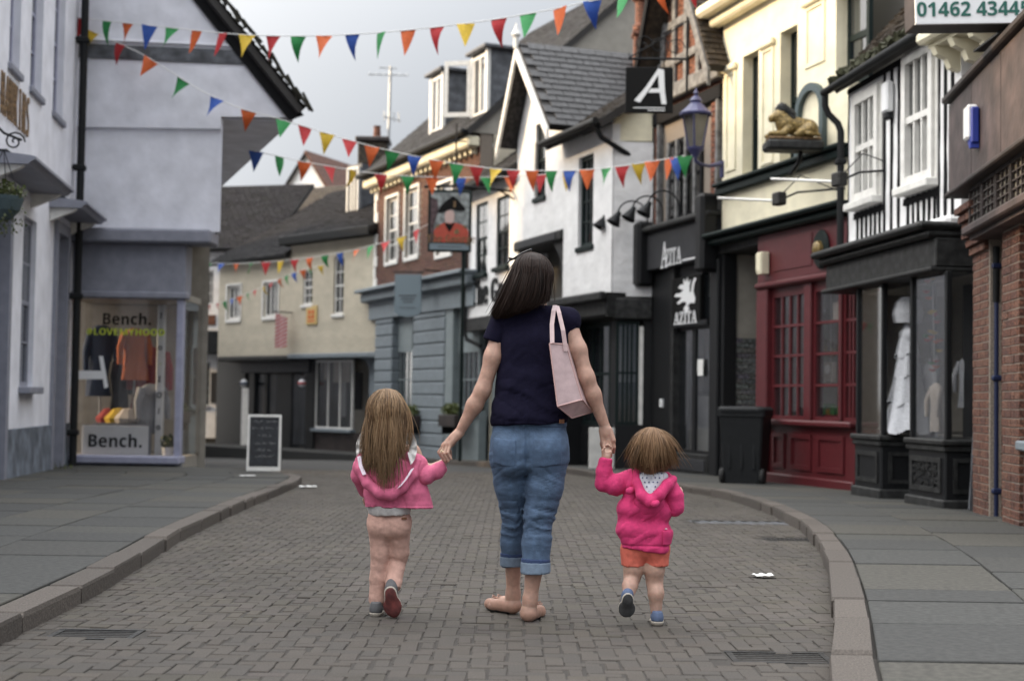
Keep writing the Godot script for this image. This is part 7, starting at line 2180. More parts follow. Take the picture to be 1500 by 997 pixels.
# ---------------------------------------------------------------- bunting
func pennant_mesh(w: float, h: float, curl: float, tw: float) -> ArrayMesh:
	var st := S()
	st.set_smooth_group(1)
	var n := 4
	for i in n:
		var t0 := float(i) / n; var t1 := float(i + 1) / n
		var w0 := w * (1 - t0) / 2; var w1 := w * (1 - t1) / 2
		var z0 := curl * t0 * t0 * h + 0.015 * sin(t0 * 4.0); var z1 := curl * t1 * t1 * h + 0.015 * sin(t1 * 4.0)
		var a0 := tw * t0; var a1 := tw * t1
		var bow := 0.12
		var y0 := -t0 * h * (1.0 - 0.3 * absf(curl)); var y1 := -t1 * h * (1.0 - 0.3 * absf(curl))
		for k in 2:
			var s0 := -1.0 + k; var s1 := 0.0 + k
			var pt := func(s: float, ww: float, a: float, y: float, z: float): return Vector3(s * ww * cos(a), y, z + s * ww * sin(a) - absf(s) * ww * bow)
			quad(st, pt.call(s0, w1, a1, y1, z1), pt.call(s1, w1, a1, y1, z1), pt.call(s1, w0, a0, y0, z0), pt.call(s0, w0, a0, y0, z0))
	return done(st)
func bunting():
	# each string: label, key points (px, py, depth), pennants (px of the top, colour)
	var strings := [
		["bunting string highest over the street, from the black downpipe across to the right-hand roofs", [[113, 26, 21.0], [330, 49, 19.5], [500, 51, 18.6], [700, 32, 17.6], [880, -2, 16.6], [1100, -55, 15.6]], 0.37, 0.235,
			[[121, "r"], [155, "g"], [186, "o"], [218, "b"], [251, "g"], [287, "o"], [325, "r"], [361, "y"], [399, "r"], [436, "g"], [474, "o"], [515, "b"], [557, "g"], [597, "o"], [639, "r"], [682, "y"], [730, "r"], [773, "g"], [819, "o"], [867, "b"], [914, "g"], [965, "o"], [1012, "r"]]],
		["bunting string sloping from the gabled shop down over the street to the blue lantern", [[113, 36, 21.1], [180, 66, 20.9], [320, 145, 20.6], [420, 178, 20.9], [560, 218, 21.6], [700, 244, 21.9], [800, 250, 21.6], [900, 245, 21.0], [1004, 228, 20.1]], 0.34, 0.235,
			[[134, "y"], [175, "r"], [221, "o"], [268, "g"], [317, "b"], [364, "o"], [415, "g"], [447, "r"], [479, "y"], [512, "r"], [545, "o"], [575, "g"], [607, "b"], [639, "o"], [669, "g"], [698, "r"], [726, "y"], [752, "r"], [779, "o"], [807, "g"], [834, "b"], [860, "o"], [887, "g"], [911, "r"], [935, "y"], [955, "o"], [979, "o"], [992, "b"], [1003, "g"]]],
		["bunting string from the mossy eaves of the gabled shop across to the inn's gable", [[372, 221, 23.0], [450, 238, 23.8], [560, 255, 25.0], [680, 260, 25.6], [790, 256, 25.8], [872, 248, 24.0]], 0.35, 0.25,
			[[375, "b"], [410, "g"], [446, "o"], [483, "r"], [518, "y"], [558, "r"], [597, "g"], [633, "o"], [674, "b"], [713, "g"], [748, "o"], [792, "r"], [832, "y"], [874, "r"]]],
		["bunting string low across the buff house from the far white house to the inn sign", [[283, 385, 36.0], [340, 386, 35.4], [430, 380, 34.0], [520, 366, 32.5], [585, 348, 31.5], [632, 326, 30.6]], 0.34, 0.27,
			[[302, "g"], [323, "b"], [345, "o"], [367, "g"], [389, "r"], [410, "y"], [431, "r"], [453, "o"], [475, "g"], [497, "b"], [521, "o"], [542, "g"], [564, "r"], [587, "y"], [609, "r"]]],
		["small far bunting string in front of the buff house's casement windows", [[268, 452, 40.0], [310, 446, 39.4], [370, 426, 38.6], [440, 396, 37.6], [480, 386, 37.0]], 0.3, 0.2,
			[[273, "g"], [284, "r"], [294, "y"], [306, "r"], [318, "r"], [328, "g"], [339, "b"], [350, "o"], [362, "g"], [373, "r"], [385, "y"], [396, "r"], [408, "o"], [419, "g"], [430, "b"], [443, "o"], [455, "g"], [469, "y"]]]]
	var cm := {"r": "flag_red", "o": "flag_orange", "y": "flag_yellow", "g": "flag_green", "b": "flag_blue"}
	var q := RandomNumberGenerator.new()
	q.seed = 3
	for s in strings:
		var k: Array = s[1]
		var t := thing("bunting_string", s[0], "bunting", at(k[0][0], k[0][1], k[0][2]))
		var o := t.position
		var line := func(px: float) -> Vector3:
			for i in k.size() - 1:
				if px <= k[i + 1][0] or i == k.size() - 2:
					var u: float = (px - k[i][0]) / (k[i + 1][0] - k[i][0])
					# smooth run through the key points
					var a = k[maxi(i - 1, 0)]; var b = k[i]; var c = k[i + 1]; var e = k[mini(i + 2, k.size() - 1)]
					var y: float = cubic_interpolate(b[1], c[1], a[1], e[1], u) if i > 0 and i < k.size() - 2 else lerpf(b[1], c[1], u)
					return at(px, y, lerpf(b[2], c[2], u)) - o
			return Vector3.ZERO
		var pts := []
		var n := 40
		for i in n + 1: pts.append(line.call(lerpf(k[0][0], k[-1][0], float(i) / n)))
		tube(t, "line", "cord", pts, 0.007, 5)
		var kinds := []
		for k2 in [[0.1, 0.1], [-0.25, 0.4], [0.3, -0.5], [-0.1, -0.2], [0.2, 0.9], [-0.35, -0.3]]: kinds.append(pennant_mesh(s[3], s[2], k2[0], k2[1]))
		for p in s[4]:
			var c: Vector3 = line.call(p[0])
			var dir: Vector3 = (line.call(p[0] + 4.0) - line.call(p[0] - 4.0)).normalized()
			var yaw := atan2(-dir.z, dir.x) + q.randf_range(-0.5, 0.5)
			var b := Basis(Vector3.UP, yaw) * Basis(Vector3.RIGHT, q.randf_range(-0.2, 0.2)) * Basis(Vector3.BACK, asin(clampf(dir.y, -0.6, 0.6)) * 0.9 + q.randf_range(-0.06, 0.06))
			part(t, "pennant", kinds[q.randi_range(0, 5)], M[cm[p[1]]], Transform3D(b, c))

# ---------------------------------------------------------------- smooth bodies: tapered bones joined and meshed as surface nets
# bone: [a, b, ra, rb, depth factor, (optional) join softness]
func sdf_mesh(bones: Array, cell: float, soft: float, rough := 0.0, freq := 20.0, cuts: Array = [], disp = null) -> ArrayMesh:
	var lo := Vector3(1e9, 1e9, 1e9); var hi := -lo
	for b in bones:
		var r: float = maxf(b[2], b[3]) * maxf(1.0, b[4]) + soft + cell * 2
		for k in 2:
			lo = lo.min(b[k] - Vector3(r, r, r)); hi = hi.max(b[k] + Vector3(r, r, r))
	var nx := int((hi.x - lo.x) / cell) + 2; var ny := int((hi.y - lo.y) / cell) + 2; var nz := int((hi.z - lo.z) / cell) + 2
	var g := PackedFloat32Array()
	g.resize(nx * ny * nz)
	g.fill(1.0)
	for b in bones:
		var a: Vector3 = b[0]; var e: Vector3 = b[1]
		var ra: float = b[2]; var rb: float = b[3]; var fz: float = b[4]
		var k: float = b[5] if b.size() > 5 else soft
		var ab := e - a
		ab.z /= fz
		var ll := maxf(ab.length_squared(), 1e-9)
		var r: float = maxf(ra, rb) + k + cell * 2
		var rz := r * fz
		var x0 := maxi(0, int((minf(a.x, e.x) - r - lo.x) / cell)); var x1 := mini(nx - 1, int((maxf(a.x, e.x) + r - lo.x) / cell) + 1)
		var y0 := maxi(0, int((minf(a.y, e.y) - r - lo.y) / cell)); var y1 := mini(ny - 1, int((maxf(a.y, e.y) + r - lo.y) / cell) + 1)
		var z0 := maxi(0, int((minf(a.z, e.z) - rz - lo.z) / cell)); var z1 := mini(nz - 1, int((maxf(a.z, e.z) + rz - lo.z) / cell) + 1)
		var sc := minf(1.0, fz)
		for z in range(z0, z1 + 1):
			var pz := (lo.z + z * cell - a.z) / fz
			for y in range(y0, y1 + 1):
				var py := lo.y + y * cell - a.y
				var row := (z * ny + y) * nx
				var base := pz * ab.z + py * ab.y
				for x in range(x0, x1 + 1):
					var px := lo.x + x * cell - a.x
					var t := clampf((base + px * ab.x) / ll, 0.0, 1.0)
					var dx := px - ab.x * t; var dy := py - ab.y * t; var dz := pz - ab.z * t
					var d := (sqrt(dx * dx + dy * dy + dz * dz) - (ra + (rb - ra) * t)) * sc
					var o := g[row + x]
					var h := k - absf(o - d)
					g[row + x] = minf(o, d) - (h * h / (4.0 * k) if h > 0.0 else 0.0)
	for c in cuts:        # planes that end a garment cleanly: [point, outward normal]
		var pn: Vector3 = c[1]
		for z in nz:
			for y in ny:
				var row := (z * ny + y) * nx
				for x in nx:
					var d: float = (lo + Vector3(x, y, z) * cell - c[0]).dot(pn)
					if d > g[row + x]: g[row + x] = d
	if rough > 0.0:
		var nn := FastNoiseLite.new()
		nn.frequency = freq * 0.05
		nn.fractal_octaves = 3
		for z in nz:
			for y in ny:
				var row := (z * ny + y) * nx
				for x in nx:
					if absf(g[row + x]) < rough * 3: g[row + x] += nn.get_noise_3d(x * cell * 20, y * cell * 20, z * cell * 20) * rough * 2
	if disp != null:
		for z in nz:
			for y in ny:
				var row := (z * ny + y) * nx
				for x in nx:
					if absf(g[row + x]) < 0.03: g[row + x] -= disp.call(lo + Vector3(x, y, z) * cell)
	return nets(g, nx, ny, nz, lo, cell)
func nets(g: PackedFloat32Array, nx: int, ny: int, nz: int, lo: Vector3, cell: float) -> ArrayMesh:
	var idx := PackedInt32Array()
	idx.resize(nx * ny * nz)
	idx.fill(-1)
	var vs := PackedVector3Array()
	var ns := PackedVector3Array()
	var off := [0, 1, nx, nx + 1, nx * ny, nx * ny + 1, nx * ny + nx, nx * ny + nx + 1]
	var edges := [[0, 1], [2, 3], [4, 5], [6, 7], [0, 2], [1, 3], [4, 6], [5, 7], [0, 4], [1, 5], [2, 6], [3, 7]]
	var cor := []
	for k in 8: cor.append(Vector3(k & 1, (k >> 1) & 1, (k >> 2) & 1))
	for z in nz - 1:
		for y in ny - 1:
			var row := (z * ny + y) * nx
			for x in nx - 1:
				var i := row + x
				var s := 0
				if g[i] < 0: s += 1
				if g[i + 1] < 0: s += 1
				if g[i + off[2]] < 0: s += 1
				if g[i + off[3]] < 0: s += 1
				if g[i + off[4]] < 0: s += 1
				if g[i + off[5]] < 0: s += 1
				if g[i + off[6]] < 0: s += 1
				if g[i + off[7]] < 0: s += 1
				if s == 0 or s == 8: continue
				var p := Vector3()
				var n := 0
				for e in edges:
					var a := g[i + off[e[0]]]; var b := g[i + off[e[1]]]
					if (a < 0) != (b < 0):
						p += (cor[e[0]] as Vector3).lerp(cor[e[1]], a / (a - b))
						n += 1
				p /= n
				idx[i] = vs.size()
				vs.append(lo + (Vector3(x, y, z) + p) * cell)
				var gx := g[i + 1] + g[i + off[3]] + g[i + off[5]] + g[i + off[7]] - g[i] - g[i + off[2]] - g[i + off[4]] - g[i + off[6]]
				var gy2 := g[i + off[2]] + g[i + off[3]] + g[i + off[6]] + g[i + off[7]] - g[i] - g[i + 1] - g[i + off[4]] - g[i + off[5]]
				var gz := g[i + off[4]] + g[i + off[5]] + g[i + off[6]] + g[i + off[7]] - g[i] - g[i + 1] - g[i + off[2]] - g[i + off[3]]
				ns.append(Vector3(gx, gy2, gz).normalized())
	var ix := PackedInt32Array()
	for z in range(1, nz - 1):
		for y in range(1, ny - 1):
			for x in range(1, nx - 1):
				var i := (z * ny + y) * nx + x
				if idx[i] < 0: continue
				var a := g[i] < 0
				if a != (g[i + 1] < 0):
					var q := [idx[i], idx[i - nx], idx[i - nx - nx * ny], idx[i - nx * ny]]
					_face(ix, q, a)
				if a != (g[i + nx] < 0):
					var q := [idx[i], idx[i - nx * ny], idx[i - nx * ny - 1], idx[i - 1]]
					_face(ix, q, a)
				if a != (g[i + nx * ny] < 0):
					var q := [idx[i], idx[i - 1], idx[i - 1 - nx], idx[i - nx]]
					_face(ix, q, a)
	var arr := []
	arr.resize(Mesh.ARRAY_MAX)
	arr[Mesh.ARRAY_VERTEX] = vs
	arr[Mesh.ARRAY_NORMAL] = ns
	arr[Mesh.ARRAY_INDEX] = ix
	var m := ArrayMesh.new()
	m.add_surface_from_arrays(Mesh.PRIMITIVE_TRIANGLES, arr)
	return m
func _face(ix: PackedInt32Array, q: Array, a: bool):
	if q[0] < 0 or q[1] < 0 or q[2] < 0 or q[3] < 0: return
	if a: ix.append_array([q[0], q[2], q[1], q[0], q[3], q[2]])
	else: ix.append_array([q[0], q[1], q[2], q[0], q[2], q[3]])

# ---------------------------------------------------------------- people
func join(meshes: Array) -> ArrayMesh:
	var st := SurfaceTool.new()
	for m in meshes: st.append_from(m, 0, Transform3D())
	return st.commit()
func chain(pts: Array, rs: Array, fz := 1.0) -> Array:
	var out := []
	for i in pts.size() - 1: out.append([pts[i], pts[i + 1], rs[i], rs[i + 1], fz])
	return out
func strands(guides: Array, n: int, rad: float, jit: float, seed_: int, cols: Array, lo_len := 0.85, mass: Array = [], wav := 0.35) -> ArrayMesh:
	# locks of hair along cubic guides; each guide is four points, neighbours are blended
	var q := RandomNumberGenerator.new()
	q.seed = seed_
	var st := S()
	var clumps := []
	for i in 70: clumps.append([q.randf() * (guides.size() - 1.001), Vector3(q.randfn(0, 1), q.randfn(0, 1) * 0.5, q.randfn(0, 1) * 0.6) * jit, q.randf() * TAU, q.randf(), q.randf_range(0.5, 1.5)])
	for i in n:
		var cl: Array = clumps[q.randi_range(0, clumps.size() - 1)]
		var stray := q.randf() < 0.1
		var s := clampf(cl[0] + q.randfn(0, 0.28), 0, guides.size() - 1.001)
		var k := int(s)
		var f := s - k
		var c := []
		var jv: Vector3 = cl[1] + Vector3(q.randfn(0, 1), q.randfn(0, 1) * 0.5, q.randfn(0, 1) * 0.6) * jit * (2.2 if stray else 0.35)
		for j in 4: c.append((guides[k][j] as Vector3).lerp(guides[k + 1][j], f) + jv * [0.25, 0.5, 0.9, 1.2][j] + Vector3(q.randf_range(-1, 1), q.randf_range(-1, 1), q.randf_range(-1, 1)) * jit * 0.35)
		var end := q.randf_range(lo_len, 1.0)
		var pts := []
		var rs := []
		var m := 10
		var ph: float = cl[2] + q.randf_range(-0.5, 0.5)
		var lay := q.randf() + (0.6 if stray else 0.0)
		for j in m + 1:
			var t := end * j / m
			var u := 1 - t
			var p: Vector3 = c[0] * u * u * u + c[1] * 3 * u * u * t + c[2] * 3 * u * t * t + c[3] * t * t * t
			p.x += sin(t * 9.0 + ph) * jit * wav * t
			var lift: float = 0.0005 + (0.002 + 0.007 * cl[3]) * lay * minf(1.0, t * 3.0)
			for b in mass:
				var ab: Vector3 = b[1] - b[0]
				var v: Vector3 = p - b[0]
				var tt := clampf(v.dot(ab) / maxf(ab.length_squared(), 1e-9), 0, 1)
				v -= ab * tt
				v.z /= b[4]
				var need: float = lerpf(b[2], b[3], tt) + lift
				if v.length() < need and v.length() > 1e-5:
					v = v.normalized() * need
					p = b[0] + ab * tt + Vector3(v.x, v.y, v.z * b[4])
			pts.append(p)
			rs.append(rad * (1.0 - 0.75 * pow(float(j) / m, 2.0)) * (0.6 + 0.4 * minf(1.0, j / 2.0)))
		var col: Color = (cols[q.randi_range(0, cols.size() - 1)] as Color) * q.randf_range(0.85, 1.15) * cl[4]
		st.set_color(Color(col.r, col.g, col.b))
		atube(st, pts, rs, 4)
	return done(st)
func hand(wrist: Vector3, palm: Vector3, side: Vector3, tips: Array, thumb: Array, k := 1.0) -> ArrayMesh:
	# palm plate from the wrist, four fingers of different length rooted across it, thumb from its side
	var b := [[wrist, wrist.lerp(palm, 0.5), 0.024 * k, 0.022 * k, 1.0], [wrist.lerp(palm, 0.3) - side * 0.016 * k, palm - side * 0.022 * k, 0.017 * k, 0.013 * k, 1.0], [wrist.lerp(palm, 0.3) + side * 0.014 * k, palm + side * 0.022 * k, 0.017 * k, 0.013 * k, 1.0], [wrist.lerp(palm, 0.3), palm, 0.019 * k, 0.014 * k, 1.0]]
	for i in 4:
		var root := palm + side * (i - 1.5) * 0.0155 * k
		var mid: Vector3 = tips[i][0]; var tip: Vector3 = tips[i][1]
		var r := [0.0082, 0.0086, 0.0083, 0.0073][i] * k as float
		b.append([root, mid, r * 1.1, r, 1.0, 0.006]); b.append([mid, tip, r, r * 0.82, 1.0, 0.004])
	b.append([thumb[0], thumb[1], 0.0125 * k, 0.0098 * k, 1.0, 0.008]); b.append([thumb[1], thumb[2], 0.0098 * k, 0.008 * k, 1.0, 0.004])
	return sdf_mesh(b, 0.004, 0.008)
var crease_noise: FastNoiseLite
func crease(p: Vector3, k: Vector3, amp: float) -> float:      # narrow folds in cloth: grooves where a stretched noise crosses zero
	if crease_noise == null:
		crease_noise = FastNoiseLite.new()
		crease_noise.frequency = 1.0
		crease_noise.fractal_type = FastNoiseLite.FRACTAL_NONE
		crease_noise.seed = 12
	var n := crease_noise.get_noise_3d(p.x * k.x, p.y * k.y, p.z * k.z)
	return amp * (n * 0.8 - exp(-absf(n) * 9.0) * 0.8)
func grow(b: Array, d: float) -> Array:
	var out := []
	for x in b:
		var y = x.duplicate()
		y[2] += d; y[3] += d
		out.append(y)
	return out
func foot(heel: Vector3, ball: Vector3, toe: Vector3, w: float, toes := true) -> Array:
	# bare foot: heel, arch, ball and five toes; heights are those of the axis above the ground
	var dir := (toe - heel).normalized()
	var side := dir.cross(Vector3.UP).normalized()
	var b := [[heel, heel.lerp(ball, 0.55) + Vector3(0, 0.012, 0), 0.034, 0.031, 1.0], [heel.lerp(ball, 0.5), ball, 0.03, 0.024, 1.0], [ball - side * w * 0.5, ball + side * w * 0.5, 0.021, 0.017, 1.0]]
	for i in 5:
		var o := (i - 2) / 2.0 * w * 0.62
		var l: float = [1.0, 0.95, 0.86, 0.76, 0.64][i]
		b.append([ball - side * o, ball - side * o + (toe - ball) * l, [0.014, 0.010, 0.0095, 0.009, 0.009][i], [0.011, 0.008, 0.0075, 0.007, 0.007][i], 1.0, 0.006])
	return b

func people_materials():
	mk("skin", lin(0.50, 0.30, 0.225), 0.55, "cloth", 3.0, "b_fine", 0.15, {"sss": 0.12})
	mk("skin_child", lin(0.55, 0.345, 0.265), 0.55, "cloth", 3.0, "b_fine", 0.12, {"sss": 0.12})
	mk("tee_navy", lin(0.010, 0.009, 0.023), 0.9, "cloth", 3.0, "b_fine", 0.3, {"spec": 0.2})
	mk("denim", lin(0.095, 0.155, 0.255), 0.85, "denim", 2.2, "b_fine", 0.55)
	mk("denim_pocket", lin(0.086, 0.142, 0.238), 0.85, "denim", 2.6, "b_fine", 0.55)
	mk("denim_inside", lin(0.20, 0.265, 0.35), 0.9, "cloth", 3.0, "b_fine", 0.5)
	mk("denim_seam", lin(0.025, 0.045, 0.11), 0.9)
	mk("stitch", lin(0.36, 0.27, 0.14), 0.9)
	mk("patch_brown", lin(0.17, 0.07, 0.03), 0.6)
	mk("bag_pink", lin(0.56, 0.41, 0.41), 0.42, "cloth", 1.5, "b_mid", 0.12)
	mk("bag_trim", lin(0.50, 0.32, 0.30), 0.45)
	mk("hair_dark", lin(0.022, 0.013, 0.010), 0.5, "", 1, "", 0, {"vc": true, "spec": 0.25})
	mk("hair_blonde", lin(0.225, 0.145, 0.08), 0.5, "", 1, "", 0, {"vc": true, "spec": 0.35})
	mk("hair_brown", lin(0.215, 0.128, 0.068), 0.5, "", 1, "", 0, {"vc": true, "spec": 0.35})
	mk("scalp_dark", lin(0.022, 0.013, 0.010), 0.7, "", 1, "", 0, {"spec": 0.2})
	mk("scalp_blonde", lin(0.18, 0.115, 0.062), 0.7)
	mk("scalp_brown", lin(0.19, 0.112, 0.06), 0.7)
	mk("jacket_pink", lin(0.70, 0.15, 0.27), 0.85, "cloth", 3.0, "b_fine", 0.35, {"rim": 0.2})
	mk("jacket_magenta", lin(0.66, 0.035, 0.165), 0.85, "cloth", 3.0, "b_fine", 0.5, {"rim": 0.2})
	mk("lining_white", lin(0.6, 0.6, 0.66), 0.9, "cloth", 3.0, "b_fine", 0.3)
	mk("cotton_white", lin(0.68, 0.66, 0.64), 0.9, "cloth", 3.0, "b_fine", 0.4)
	mk("ribbon_white", lin(0.68, 0.58, 0.66), 0.7)
	mk("trousers_peach", lin(0.64, 0.39, 0.315), 0.85, "cloth", 3.0, "b_fine", 0.4)
	mk("shorts_coral", lin(0.70, 0.155, 0.105), 0.85, "cloth", 3.0, "b_fine", 0.4)
	mk("shoe_grey", lin(0.12, 0.12, 0.125), 0.8, "cloth", 3.0)
	mk("shoe_blue", lin(0.10, 0.14, 0.24), 0.8, "cloth", 3.0)
	mk("sole_pale", lin(0.42, 0.38, 0.32), 0.8)
	mk("sole_red", lin(0.20, 0.045, 0.04), 0.8, "stain", 5.0)
	mk("sole_dark", lin(0.055, 0.055, 0.055), 0.85, "stain", 5.0)
	mk("shoe_tan", lin(0.46, 0.27, 0.20), 0.5, "cloth", 3.0)
	mk("dot_navy", lin(0.05, 0.06, 0.16), 0.9)
	mk("ring_gold", lin(0.7, 0.6, 0.4), 0.25, "", 1, "", 0, {"metal": 1.0})
	mk("lens_dark", lin(0.01, 0.01, 0.012), 0.15)

func people():
	noise_tex("denim", 0.02, 0.72, 1.0, 6, 15)
	people_materials()
	woman()
	girl()
	toddler()

func woman():
	var D := 6.41
	var o := gpt(X(770, D), D)
	var t := thing("person", "woman with long dark hair in a navy t-shirt, rolled-up jeans and tan flat shoes", "person", o)
	var P := func(px, py, dz := 0.0): return at(px, py, D - dz) - o
	var G := Vector3.ZERO
	# body in one skin: trunk and limbs, then hands and head on finer grids
	var eL: Vector3 = P.call(707, 572, 0.03); var wL: Vector3 = P.call(673, 633, 0.0)
	var eR: Vector3 = P.call(859, 553, 0.05); var wR: Vector3 = P.call(886, 624, 0.02)
	var sL: Vector3 = P.call(735, 474, 0.0); var sR: Vector3 = P.call(832, 472, 0.0)
	var hL := Vector3(X(757, D + 0.22), 0.036, -0.2) - Vector3(o.x, 0, 0); var hR := Vector3(X(780, D), 0.034, 0.02) - Vector3(o.x, 0, 0)
	var body := [
		[P.call(783, 500), P.call(780, 575), 0.1, 0.095, 0.7], [P.call(780, 575), P.call(775, 645), 0.095, 0.1, 0.7], [sL, sR, 0.034, 0.034, 1.0],
		[P.call(786, 458), P.call(784, 428, -0.01), 0.05, 0.047, 1.0]]
	body += chain([sL, sL.lerp(eL, 0.5) + Vector3(0.004, 0, 0.01), eL], [0.04, 0.038, 0.033]) + chain([eL, eL.lerp(wL, 0.35), wL], [0.033, 0.034, 0.022])
	body += chain([sR, sR.lerp(eR, 0.5) + Vector3(0.002, 0, 0.01), eR], [0.04, 0.038, 0.034]) + chain([eR, eR.lerp(wR, 0.35), wR], [0.034, 0.034, 0.024])
	var kL: Vector3 = P.call(752, 755, -0.08); var kR: Vector3 = P.call(790, 752, 0.0)
	body += chain([P.call(748, 672), kL, P.call(752, 806, -0.16), hL + Vector3(0.0, 0.05, 0.0)], [0.075, 0.048, 0.043, 0.029])
	body += chain([P.call(803, 670), kR, P.call(785, 815, 0.02), hR + Vector3(0.006, 0.06, 0.0)], [0.078, 0.055, 0.046, 0.029])
	body += [[hL + Vector3(0, 0.05, 0), hL, 0.03, 0.034, 1.0], [hR + Vector3(0.006, 0.06, 0), hR, 0.029, 0.034, 1.0]]
	var feet := foot(hL, hL + Vector3(-0.075, -0.012, -0.09), hL + Vector3(-0.11, -0.018, -0.125), 0.055) + foot(hR, hR + Vector3(0.035, -0.012, -0.13), hR + Vector3(0.05, -0.018, -0.19), 0.055)
	feet = feet.filter(func(b): return b.size() < 6)
	for s in 2:
		var hl: Vector3 = [hL, hR][s]
		var bl: Vector3 = hl + [Vector3(-0.075, -0.01, -0.09), Vector3(0.035, -0.01, -0.13)][s]
		var tt: Vector3 = hl + [Vector3(-0.108, -0.012, -0.122), Vector3(0.048, -0.012, -0.185)][s]
		var dir := (tt - hl).normalized()
		var sd := dir.cross(Vector3.UP).normalized()
		var sh := part(t, "flat_shoe", sdf_mesh([[hl, hl.lerp(bl, 0.5), 0.0395, 0.036, 1.0], [hl.lerp(bl, 0.5), bl, 0.036, 0.036, 1.0], [bl - sd * 0.016, bl + sd * 0.016, 0.03, 0.03, 1.0], [bl, tt, 0.036, 0.027, 1.0]], 0.005, 0.012, 0.0, 20.0, [[Vector3(hl.x, 0.004, hl.z), Vector3(0, -1, 0)], [hl + Vector3(0, 0.026, 0), (Vector3(0, 1, 0) + dir * 0.07).normalized()]]), M["shoe_tan"])
		for k in [-1, 1]: tube(sh, "bow", "shoe_tan", [bl + Vector3(0, 0.03, 0), bl + Vector3(0, 0.045, 0) + sd * 0.016 * k + dir * 0.01, bl + Vector3(0, 0.036, 0) + sd * 0.03 * k, bl + Vector3(0, 0.03, 0)], 0.0035, 5)
		part(sh, "sole", sdf_mesh([[hl, bl, 0.039, 0.038, 1.0], [bl, tt, 0.038, 0.028, 1.0]], 0.005, 0.01, 0.0, 20.0, [[Vector3(hl.x, 0.0, hl.z), Vector3(0, -1, 0)], [Vector3(hl.x, 0.006, hl.z), Vector3(0, 1, 0)]]), M["sole_dark"])
	feet += [[hL + Vector3(0, 0.06, 0), hL, 0.03, 0.036, 1.0], [hR + Vector3(0.006, 0.07, 0), hR, 0.029, 0.036, 1.0]]
	var hd: Vector3 = P.call(777, 405, -0.02)
	var fw := Vector3(-0.35, 0, -0.94).normalized()       # where the face points
	var rt := fw.cross(Vector3.UP)
	var head := [[hd + Vector3(0, 0.02, 0) - fw * 0.015, hd + Vector3(0, 0.012, 0) + fw * 0.02, 0.077, 0.075, 1.0], [hd + fw * 0.03, hd + fw * 0.045 + Vector3(0, -0.075, 0), 0.065, 0.038, 1.0],
		[hd + fw * 0.105 + Vector3(0, -0.01, 0), hd + fw * 0.118 + Vector3(0, -0.035, 0), 0.008, 0.013, 1.0, 0.01], [hd + fw * 0.098 + Vector3(0, -0.062, 0) - rt * 0.015, hd + fw * 0.098 + Vector3(0, -0.062, 0) + rt * 0.015, 0.008, 0.008, 1.0, 0.006],
		[hd + rt * 0.082 + Vector3(0, 0.015, 0), hd + rt * 0.084 + Vector3(0, -0.03, 0), 0.014, 0.01, 1.0, 0.006], [hd - rt * 0.082 + Vector3(0, 0.015, 0), hd - rt * 0.084 + Vector3(0, -0.03, 0), 0.014, 0.01, 1.0, 0.006],
		[hd + Vector3(0, -0.05, 0), P.call(784, 440, -0.01), 0.05, 0.048, 1.0]]
	# left hand closed round the girl's hand, right hand round the toddler's
	var pL: Vector3 = P.call(655, 651, 0.0)
	var sdL := Vector3(0.6, 0.15, 0.6).normalized()
	var handL := hand(wL, pL, sdL, [[P.call(643, 662, -0.02), P.call(650, 674, -0.005)], [P.call(646, 664, 0.0), P.call(653, 675, 0.012)], [P.call(651, 664, 0.02), P.call(657, 675, 0.025)], [P.call(656, 663, 0.035), P.call(661, 672, 0.035)]], [P.call(664, 648, -0.03), P.call(652, 660, -0.05), P.call(650, 670, -0.04)])
	var pR: Vector3 = P.call(891, 645, 0.03)
	var sdR := Vector3(0.95, 0.1, 0.25).normalized()
	var handR := hand(wR, pR, sdR, [[P.call(886, 657, 0.045), P.call(887, 668, 0.035)], [P.call(890, 659, 0.05), P.call(891, 670, 0.04)], [P.call(895, 658, 0.045), P.call(895, 668, 0.035)], [P.call(900, 655, 0.035), P.call(899, 663, 0.025)]], [P.call(884, 636, 0.01), P.call(882, 650, -0.01), P.call(884, 660, -0.015)])
	part(t, "body", join([sdf_mesh(body, 0.011, 0.03), sdf_mesh(feet, 0.006, 0.016), sdf_mesh(head, 0.007, 0.025), handL, handR]), M["skin"])
	# t-shirt
	var tee := [[P.call(742, 470), P.call(785, 456), 0.05, 0.05, 0.9], [P.call(785, 456), P.call(828, 468), 0.05, 0.05, 0.9], [P.call(738, 474), P.call(832, 472), 0.058, 0.058, 1.0]]
	for c in [[[758, 505, 0.0], [757, 560, 0.0], [749, 616, 0.02]], [[808, 505, 0.0], [806, 560, 0.0], [801, 614, 0.02]], [[783, 500, 0.01], [781, 560, 0.0], [775, 612, 0.03]]]:
		tee += chain([P.call(c[0][0], c[0][1], c[0][2]), P.call(c[1][0], c[1][1], c[1][2]), P.call(c[2][0], c[2][1], c[2][2])], [0.088, 0.086, 0.098], 1.12)
	var fold := func(p: Vector3) -> float:
		var q := Vector3(p.x, p.y + p.x * 0.3, p.z)
		return crease(q, Vector3(4, 13, 4), 0.004) * smoothstep(1.2, 1.0, p.y) * 1.5 + crease(Vector3(p.x, p.y + absf(p.x) * 0.9, p.z), Vector3(5, 14, 5), 0.0025)
	part(t, "tee_shirt", sdf_mesh(tee, 0.011, 0.045, 0.0, 20.0, [[P.call(775, 622, 0), Vector3(0.06, -1, 0).normalized()], [P.call(786, 447, 0), Vector3(0, 1, 0)]], fold), M["tee_navy"])
